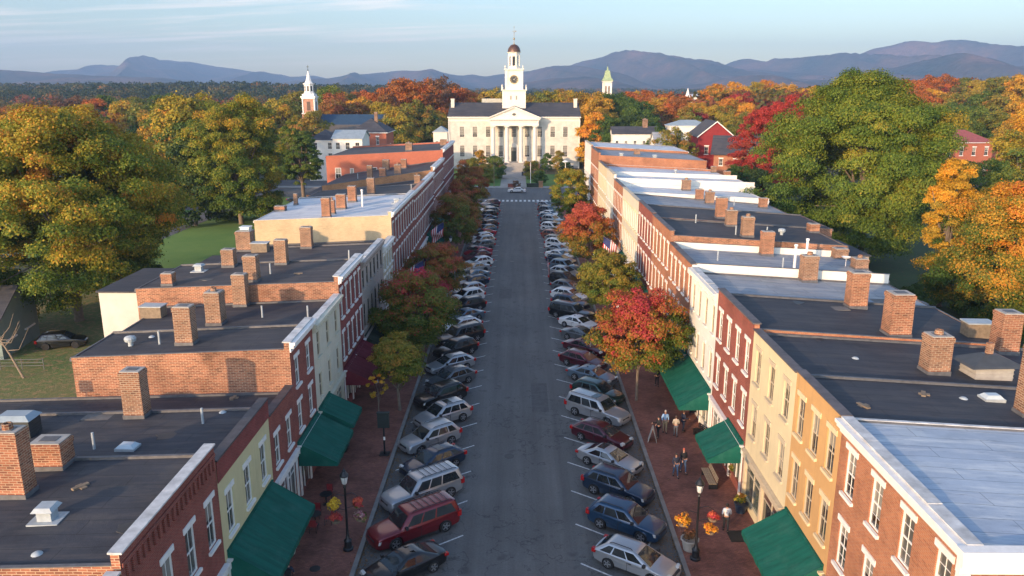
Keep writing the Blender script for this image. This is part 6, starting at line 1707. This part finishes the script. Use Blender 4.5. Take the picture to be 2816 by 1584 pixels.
X_, Y_ = gp(1678, 992); tag(MB().box(-.8, .8, -.55, .55, 0, .025).box(-.86, .86, -.61, .61, 0, .012).build('door_mat', BLK, None, (X_ + 2, Y_, .142)), 'dark mat under the long green awning', 'mat')
for (x, y, lb) in ((905, 1425, 'round iron cover on the left pavement near the lamp foot'),):
    tag(MB().lathe([(.3, 0), (.3, .012), (.26, .014), (.0, .015)], n=20).build('manhole_cover', BLK, None, (-11.2, 38, .142)), lb, 'iron cover')
for i, (x, y) in enumerate(((-.6, 52), (1.1, 78), (-.9, 118), (1.0, 150))):
    tag(MB().lathe([(.36, 0), (.36, .010), (.31, .012), (.30, .006), (.05, .007), (0, .012)], n=22).build('manhole_cover', BLK, None, (x, y, .012)), '%s round manhole cover from the bottom, set in the asphalt' % NTH[i], 'manhole cover')
for (x0_, x1_, y0_, y1_) in ((1.2, 2.6, 60, 66.5), (-2.4, -.8, 96, 101)):
    sheet('road_patch', [(x0_, x1_, y0_, y1_)], .0135, plain('asphalt_patch', (.080, .080, .080), .85, .25, 2))
# cafe tables under the left awning
def cafe(x, y, lb, mat):
    t = empty('cafe_table', (x, y, .14), 0, lb, 'table')
    MB().lathe([(.38, .72), (.40, .73), (.40, .75), (.0, .76)], n=18).build('tabletop', mat, t)
    MB().lathe([(.24, 0), (.22, .03), (.04, .05), (.035, .72)], n=10).build('leg', BLK, t)
def chair(x, y, rz, lb, mat):
    t = empty('cafe_chair', (x, y, .14), rz, lb, 'chair', 'red cafe chairs under the left awning')
    MB().box(-.22, .22, -.22, .22, .43, .47).build('seat', mat, t)
    MB().box(-.22, .22, .20, .23, .5, .9).build('backrest', mat, t)
    for a in (-1, 1):
        for b_ in (-1, 1): MB().box(a * .2 - .015, a * .2 + .015, b_ * .2 - .015, b_ * .2 + .015, 0, .428 if b_ < 0 else .9).build('leg', BLK, t)
CR = plain('chair_red', (.22, .02, .025), .5, .2, 3)
cafe(-12.3, 42.5, 'dark round table on the left pavement between red chairs', BLK); cafe(-12.2, 44.9, 'second dark round table under the near green awnings', BLK)
for x, y, rz, lb in ((-12.2, 41.7, 180, 'red chair on the near side of the first table'), (-12.4, 43.3, 0, 'red chair between the two tables'), (-12.2, 45.7, 0, 'red chair on the far side of the second table'), (-11.5, 42.6, -90, 'red chair facing the shop at the first table')):
    chair(x, y, R(rz), lb, CR)

# flags on poles from the fronts
def flag(x, y, z, s, lb, sc=1.0, droop=.3, ang=35, full=True):
    """red and white stripes and a blue canton with white stars on a slanting pole"""
    t = empty('flag', (x, y, z), 0, lb, 'flag', 'striped flags along the shop fronts')
    dx, dz = math.cos(R(ang)) * -s, math.sin(R(ang))
    Lp = 2.4 * sc
    MB().tube([(0, 0, 0), (dx * Lp, 0, dz * Lp)], .025, 6).lathe([(.05, dz * Lp), (.05, dz * Lp + .08), (.01, dz * Lp + .1)], (dx * Lp, 0), 8).build('pole', WOOD, t)
    fr, fw, fb = plain('flag_red', (.42, .02, .03), .8, .1, 3), plain('flag_white', (.62, .60, .60), .8, .1, 3), plain('flag_blue', (.02, .03, .12), .8, .1, 3)
    m = MB(); NX, NY = 16, 13
    wd, ht = 1.55 * sc, 2.3 * sc      # hoist along the pole, fly hanging down and out
    def P(i, j):
        a = Lp * (.98 - .66 * j / NY); f = i / NX
        wv = .10 * math.sin(f * 7 + j * .25) * sc
        return (dx * a + wv * .4 - s * -.10 * f, (.55 * f + .12 * math.sin(f * 6 + j * .3)) * ht * .6, dz * a - f * ht * (.45 + droop) + wv)
    for i in range(NX):
        for j in range(NY):
            mi = 2 if (i < NX * .4 and j < 7) else (0 if j % 2 == 0 else 1)
            m.poly([P(i, j), P(i + 1, j), P(i + 1, j + 1), P(i, j + 1)], mi)
            if mi == 2 and (i + j) % 2 == 0:
                c_ = [(P(i, j)[k] + P(i + 1, j + 1)[k]) / 2 for k in range(3)]
                m.poly([(c_[0] - s * .012, c_[1] - .03, c_[2]), (c_[0] - s * .012, c_[1], c_[2] - .03), (c_[0] - s * .012, c_[1] + .03, c_[2]), (c_[0] - s * .012, c_[1], c_[2] + .03)], 1)
    m.build('cloth', [fr, fw, fb], t)
flag(-13.9, 88.5, 4.6, -1, 'large striped flag flying beyond the crimson topped tree', 1.5)
flag(-13.9, 93.5, 4.6, -1, 'second large striped flag above the left pavement', 1.4)
flag(-13.9, 116, 4.6, -1, 'striped flag by the rust red tree on the left', 1.4)
flag(-13.9, 141, 4.8, -1, 'striped flag farthest along the left shops', 1.4)
flag(14.3, 104.5, 4.6, 1, 'striped flag over the white awning on the right', 1.4)
flag(14.3, 128, 4.8, 1, 'striped flag between the blue awnings on the right', 1.4)
flag(14.3, 152, 5.2, 1, 'striped flag near the far end of the right shops', 1.4)
t = flag(4.3, 103.2, 2.2, 1, 'striped flag hanging at the kerbside cars, right of the lane', .9, .5, 80)
MB().lathe([(.25, -2.19), (.25, -2.1), (.04, -2.0), (.03, .2)], n=8).build('stand', BLK, [o for o in COL.objects if o.name.startswith('flag') and abs(o.location.x - 4.3) < .01][0])

# fallen leaves along the kerbs
def litter(name, rects, n, lb, leaf=.10, seed=5):
    g = np.random.default_rng(seed); V, T = [], []
    for (x0_, x1_, y0_, y1_, z_) in rects:
        k = int(n * (y1_ - y0_) / sum(r_[3] - r_[2] for r_ in rects))
        edge = g.uniform(0, 1, k) ** 2.2
        P = np.stack([x0_ + (x1_ - x0_) * edge, g.uniform(y0_, y1_, k), np.full(k, z_) + g.uniform(0, .02, k)], 1)
        keep = np.sin(P[:, 1] * 1.3) + np.sin(P[:, 1] * .37 + 1) + g.normal(0, 1, k) > -1.0; P = P[keep]; k = len(P)
        a = g.uniform(0, 6.28, k); s_ = leaf * g.uniform(.4, 1.1, k)
        A = np.stack([np.cos(a) * s_, np.sin(a) * s_, g.uniform(-.3, .3, k) * s_], 1) * .5; B = np.stack([-np.sin(a) * s_, np.cos(a) * s_, g.uniform(-.3, .3, k) * s_], 1) * .35
        V.append(np.stack([P - A, P - B, P + A, P + B], 1).reshape(-1, 3)); T.append(g.uniform(0, 1, k))
    tag(mesh_obj(name, leaf_mesh(name, np.concatenate(V), np.concatenate(T), foliage_mat('fallen', [(0, (.07, .035, .015)), (.5, (.17, .08, .025)), (1, (.30, .16, .04))], .05))), lb, 'fallen leaves', kind='stuff')
litter('fallen_leaves', [(KL + .02, KL + .9, 30, 180, .03), (KR - .02, KR - 1.0, 30, 180, .03)], 30000, 'dry brown leaves gathered along both kerbs')
litter('fallen_leaves', [(KL - .3, KL - 3.5, 30, 110, .16), (KR + .3, KR + 4.2, 30, 110, .16)], 3200, 'scattered brown leaves on the brick pavements', seed=6)

# odds and ends: board, placard, fence, bare tree, roof debris
aboard(*gp(940, 968), R(60), 'pale blue folding board under the left street tree', plain('board_pale_blue', (.22, .32, .42), .6, .1, 3))
b = L['L2']
MB().box(-.42, .42, -.03, .03, 0, .75).box(-.03, .03, .031, .08, -.4, .7).build('placard', plain('placard_yellow_green', (.42, .52, .05), .6, .25, 7), b['root'], (-17.2, 3.0, 8.9))
fe = empty('pipe_fence', (-50, 69.5, 0), R(3), 'thin grey pipe fence before the teal house at left', 'fence')
m = MB()
for k in range(3): m.tube([(-9, 0, .4 + .32 * k), (5, 0, .4 + .32 * k)], .03, 6)
m.build('rail', LEAD, fe)
for k in range(8): MB().tube([(-9 + 2 * k, 0, 0), (-9 + 2 * k, 0, 1.15)], .04, 6).build('post', LEAD, fe)
bt = empty('bare_tree', (-45.5, 67.5, 0), 0, 'thin leaning bare tree near the huge left tree', 'tree')
m = MB(); m.tube([(0, 0, -.2), (-1.2, .3, 2.2), (-2.2, .5, 3.9)], [.12, .08, .06], 7)
g_ = random.Random(3)
for k in range(12):
    a = g_.uniform(-1.6, 1.6); l_ = g_.uniform(1.2, 2.8); z0_ = g_.uniform(2.4, 3.8); x0_ = -.55 * z0_
    m.tube([(x0_, .4, z0_), (x0_ + math.sin(a) * l_ * .5, .4 + g_.uniform(-.5, .5), z0_ + math.cos(a) * l_ * .45), (x0_ + math.sin(a) * l_, .4 + g_.uniform(-.8, .8), z0_ + l_ * .9)], [.045, .03, .012], 5)
m.build('trunk', plain('bark_pale', (.20, .155, .11), .9, .2, 3), bt)
for i, (sd_, x, y) in enumerate(((-1, 420, 1100), (-1, 560, 1040), (-1, 200, 1230), (-1, 330, 1330), (-1, 90, 1400), (-1, 600, 990), (-1, 700, 825), (-1, 380, 850), (-1, 750, 690), (-1, 520, 705), (1, 2150, 900), (1, 2320, 990), (1, 2050, 850), (1, 2420, 1000), (1, 2170, 1020), (1, 2000, 760), (1, 1900, 690), (1, 2350, 850))):
    bb, lx, ly, z, Y_ = on_roof(sd_, x, y)
    k_m = i % 3
    m = MB()
    if k_m == 0:      # loose tar patch with lifted corner
        n_ = 9; r0_ = g_.uniform(.35, .8); ring_ = [(math.cos(2 * math.pi * q / n_) * r0_ * g_.uniform(.6, 1.3), math.sin(2 * math.pi * q / n_) * r0_ * g_.uniform(.4, .9)) for q in range(n_)]
        m.loft([[(a, c_, -.03) for a, c_ in ring_], [(a * .97, c_ * .97, .02) for a, c_ in ring_]]); m.build('tar_patch', plain('tar_patch', (.018, .018, .02), .45, .3, 3), bb['root'], (lx, ly, z))
    elif k_m == 1:    # low drain dome
        m.lathe([(.22, -.02), (.2, .03), (.12, .09), (.02, .11)], n=10); m.build('roof_drain', METAL, bb['root'], (lx, ly, z), smooth=40)
    else:
        m.box(-.35, .35, -.1, .1, -.02, .09).box(-.1, .15, -.3, .22, -.02, .06); m.build('loose_plank', WOOD, bb['root'], (lx, ly, z), g_.uniform(0, 3))

# ------------------------------------------------------------------ people
SKIN = plain('skin', (.36, .20, .14), .6, .08, 6)
def skinned(name, verts, edges, radii, mat, parent, sub=1, root=0):
    me = bpy.data.meshes.new(name); me.from_pydata(verts, edges, []); me.update()
    o = mesh_obj(name, me, parent)
    md = o.modifiers.new('Skin', 'SKIN'); md.use_smooth_shade = True
    sk = me.skin_vertices[0].data if me.skin_vertices else None
    if sk is None: 
        bm = bmesh.new(); bm.from_mesh(me); bm.verts.layers.skin.verify(); bm.to_mesh(me); bm.free(); sk = me.skin_vertices[0].data
    for i, r_ in enumerate(radii): sk[i].radius = (r_, r_) if not isinstance(r_, tuple) else r_; sk[i].use_root = (i == root)
    sb = o.modifiers.new('Subdivision', 'SUBSURF'); sb.levels = sb.render_levels = sub
    me.materials.append(mat); return o
def person(x, y, rz, lb, top, legs, hair=None, hgt=1.72, stride=.22, arm=(.035, .10), z=.14, bend=0.0, hatc=None, bag=None):
    k = hgt / 1.75
    t = empty('person', (x, y, z), rz, lb, 'person')
    hip = .92 * k
    V = []; E = []; Rr = []
    def add(p, r_, par=None):
        V.append((p[0] * k, p[1] * k, p[2] * k)); Rr.append((r_[0] * k, r_[1] * k) if isinstance(r_, tuple) else r_ * k)
        if par is not None: E.append((par, len(V) - 1))
        return len(V) - 1
    pel = add((0, 0, .95), (.15, .11)); wa = add((0, 0, 1.12), (.13, .10), pel); chs = add((0, .01, 1.32), (.155, .11), wa); nb = add((0, .01, 1.46), (.07, .07), chs)
    nk = add((0, .0, 1.52), .052, nb); hd = add((0, -.012, 1.60), (.068, .078), nk); ht = add((0, .0, 1.70), (.068, .080), hd)
    ankles, hands = [], []
    for sg in (-1, 1):
        f = sg * stride
        h_ = add((sg * .09, 0, .88), .088, pel); kn = add((sg * .10, -f * .5 - .02, .50), .055, h_); an = add((sg * .10, -f + .03, .09), .036, kn); to = add((sg * .12, -f - .14, .035), .032, an); ankles.append((h_, kn, an, to))
        sh_ = add((sg * .18, .01, 1.42), .052, chs); el_ = add((sg * (.205 + arm[0]), .02 + f * .25, 1.15), .040, sh_); wr_ = add((sg * (.20 + arm[0] * .4), -.05 - arm[1] + f * .5, .93 + arm[1] * .9), .027, el_)
        pm = add((sg * (.195 + arm[0] * .3), -.08 - arm[1] + f * .5, .87 + arm[1] * .95), .034, wr_); hands.append((sh_, el_, wr_))
        for q in range(4):
            a_ = add((V[pm][0] / k + (q - 1.5) * .020, V[pm][1] / k - .015, V[pm][2] / k - .055), .009, pm)
            add((V[a_][0] / k, V[a_][1] / k + .005, V[a_][2] / k - (.035, .045, .04, .028)[q]), .008, a_)
        th = add((V[pm][0] / k - sg * .035, V[pm][1] / k - .03, V[pm][2] / k - .02), .010, pm)
    skinned('body', V, E, Rr, SKIN, t)
    def sub(idx, grow, mat, name, edges):
        mp = {a: i for i, a in enumerate(idx)}
        vs_ = [V[a] for a in idx]; rr_ = []
        for a in idx:
            r_ = Rr[a]; rr_.append((r_[0] + grow, r_[1] + grow) if isinstance(r_, tuple) else r_ + grow)
        return skinned(name, vs_, [(mp[a], mp[b_]) for a, b_ in edges], rr_, mat, t)
    ti, te = [pel, wa, chs, nb], [(pel, wa), (wa, chs), (chs, nb)]
    for s_, e_, w_ in hands: ti += [s_, e_, w_]; te += [(chs, s_), (s_, e_), (e_, w_)]
    sub(ti, .018, plain(*top), 'jacket', te)
    li, le = [pel], []
    for h_, kn, an, to in ankles: li += [h_, kn, an]; le += [(pel, h_), (h_, kn), (kn, an)]
    sub(li, .014, plain(*legs), 'trousers', le)
    for h_, kn, an, to in ankles:
        a = Vector(V[to]); b_ = Vector(V[an]); MB().loft([[(c[0] + dx_, c[1] + dy_, z_) for dx_, dy_ in ((-.045, -.05), (.045, -.05), (.045, .05), (-.045, .05))] for c, z_ in ((((a + b_) / 2), -.005), (((a + b_) / 2), .06))]).build('shoe', BLK, t)
        MB().box(a.x - .04, a.x + .04, a.y - .04, b_.y + .05, -.005, .075).build('shoe', BLK, t)
    if hair:
        m = MB().lathe([(.06, 1.58 * k), (.082, 1.63 * k), (.086, 1.70 * k), (.075, 1.76 * k), (.04, 1.79 * k), (.005, 1.80 * k)], (0, .018), 12)
        m.build('hair' if not hatc else 'cap', plain(*hair), t, smooth=60)
    m = MB()     # eyes, nose, mouth and ears
    for sg in (-1, 1): m.box(sg * .028 - .008, sg * .028 + .008, -.098 * k, -.085 * k, 1.655 * k, 1.667 * k, 1)
    m.loft([[(-.010, -.088, 1.655 * k), (.010, -.088, 1.655 * k), (0, -.09, 1.66 * k)], [(-.014, -.09, 1.61 * k), (.014, -.09, 1.61 * k), (0, -.115, 1.615 * k)]], 0)
    for sg in (-1, 1): m.box(sg * .068, sg * .086, -.015, .02, 1.61 * k, 1.66 * k, 0)
    m.box(-.022, .022, -.092 * k, -.08 * k, 1.578 * k, 1.586 * k, 2)
    m.build('face', [SKIN, BLK, plain('lips', (.28, .09, .08), .6, .1, 3)], t)
    if bag: MB().box(-.16 * k, .16 * k, .13, .27, 1.0 * k, 1.42 * k).build('rucksack', plain(*bag), t)
    return t
JN = ('jeans_blue', (.05, .09, .17), .8, .15, 5); BKC = ('cloth_black', (.013, .014, .018), .85, .2, 5); NVC = ('cloth_navy', (.016, .022, .045), .85, .2, 5)
HB = ('hair_brown', (.05, .03, .02), .7, .2, 8); HK = ('hair_black', (.012, .011, .011), .6, .2, 8); HG = ('hair_grey', (.30, .28, .26), .7, .2, 8)
def pp(x, y): X_, Y_ = gp(x, y, .14); return X_, Y_
P_ = pp(1700, 1197); person(*P_, R(5), 'person in dark printed hoodie and blue jeans walking beside another', NVC, JN, HK)
P_ = pp(1719, 1187); person(*P_, R(12), 'person in open black jacket and jeans with reddish cap', BKC, JN, ('cap_red', (.35, .08, .05), .7, .1, 4), 1.8, hatc=True)
P_ = pp(1656, 1099); person(*P_, R(-70), 'person all in black carrying something yellow near the kerb side group', BKC, BKC, HK, 1.72, .08, (.05, .32))
P_ = pp(1673, 1086); person(*P_, R(-5), 'person in light blue shirt and khaki trousers', ('cloth_light_blue', (.22, .36, .55), .8, .1, 4), ('cloth_khaki', (.28, .22, .13), .8, .1, 4), HG, 1.8, .08)
P_ = pp(1700, 1096); person(*P_, R(170), 'person in beige coat seen from behind in the group', ('cloth_beige', (.38, .33, .26), .8, .15, 4), ('cloth_grey', (.08, .09, .11), .8, .1, 4), HB, 1.68, .10)
P_ = pp(1719, 1084); person(*P_, R(110), 'person in navy coat facing the shop front', NVC, NVC, HB, 1.74, .08, (.06, .25))
P_ = pp(1826, 1334); person(*P_, R(170), 'person in white shirt and black trousers walking away', ('cloth_white', (.60, .60, .62), .8, .08, 4), BKC, HK, 1.82, .14)
P_ = pp(1653, 970); person(*P_, R(180), 'person in black standing under the red street tree', BKC, BKC, HK, 1.72, .1)
person(-12.0, 36.0, R(185), 'person in dark jacket with rucksack at the bottom left pavement', NVC, BKC, HK, 1.75, .12, bag=BKC)
for i, (x, y, tc_, lc, rz, lb) in enumerate(((-12.4, 83, BKC, JN, 20, 'person in black near the first large flag on the left'), (-11.6, 99, ('cloth_white', (.60, .60, .62), .8, .08, 4), JN, 160, 'person in white on the left pavement beyond the flags'), (-12.6, 102, NVC, BKC, 70, 'person in navy at the far left shop door'), (-12.0, 137, ('cloth_white', (.60, .60, .62), .8, .08, 4), BKC, 0, 'person in white by the far left awning'),
                                             (12.6, 80, BKC, BKC, 190, 'person in black under the green awning behind the red tree'), (12.2, 121, ('cloth_red', (.3, .03, .03), .8, .1, 4), JN, 10, 'person in red below the far right awnings'))):
    person(x, y, R(rz), lb, tc_, lc, HB, 1.7)

# ------------------------------------------------------------------ haze
hz = MB().box(-8200, 8600, -350, 8150, -40, 455).build('haze', newmat('haze')[0])
tag(hz, 'thin evening haze that blues the far hills', 'haze', kind='stuff')
nt = hz.data.materials[0].node_tree; nt.nodes.clear()
pv = N(nt, 'ShaderNodeVolumePrincipled', Density=1.6e-4, Color=(.40, .62, .98, 1), Anisotropy=.1)
out = N(nt, 'ShaderNodeOutputMaterial'); nt.links.new(pv.outputs[0], out.inputs['Volume'])
hz.visible_shadow = True
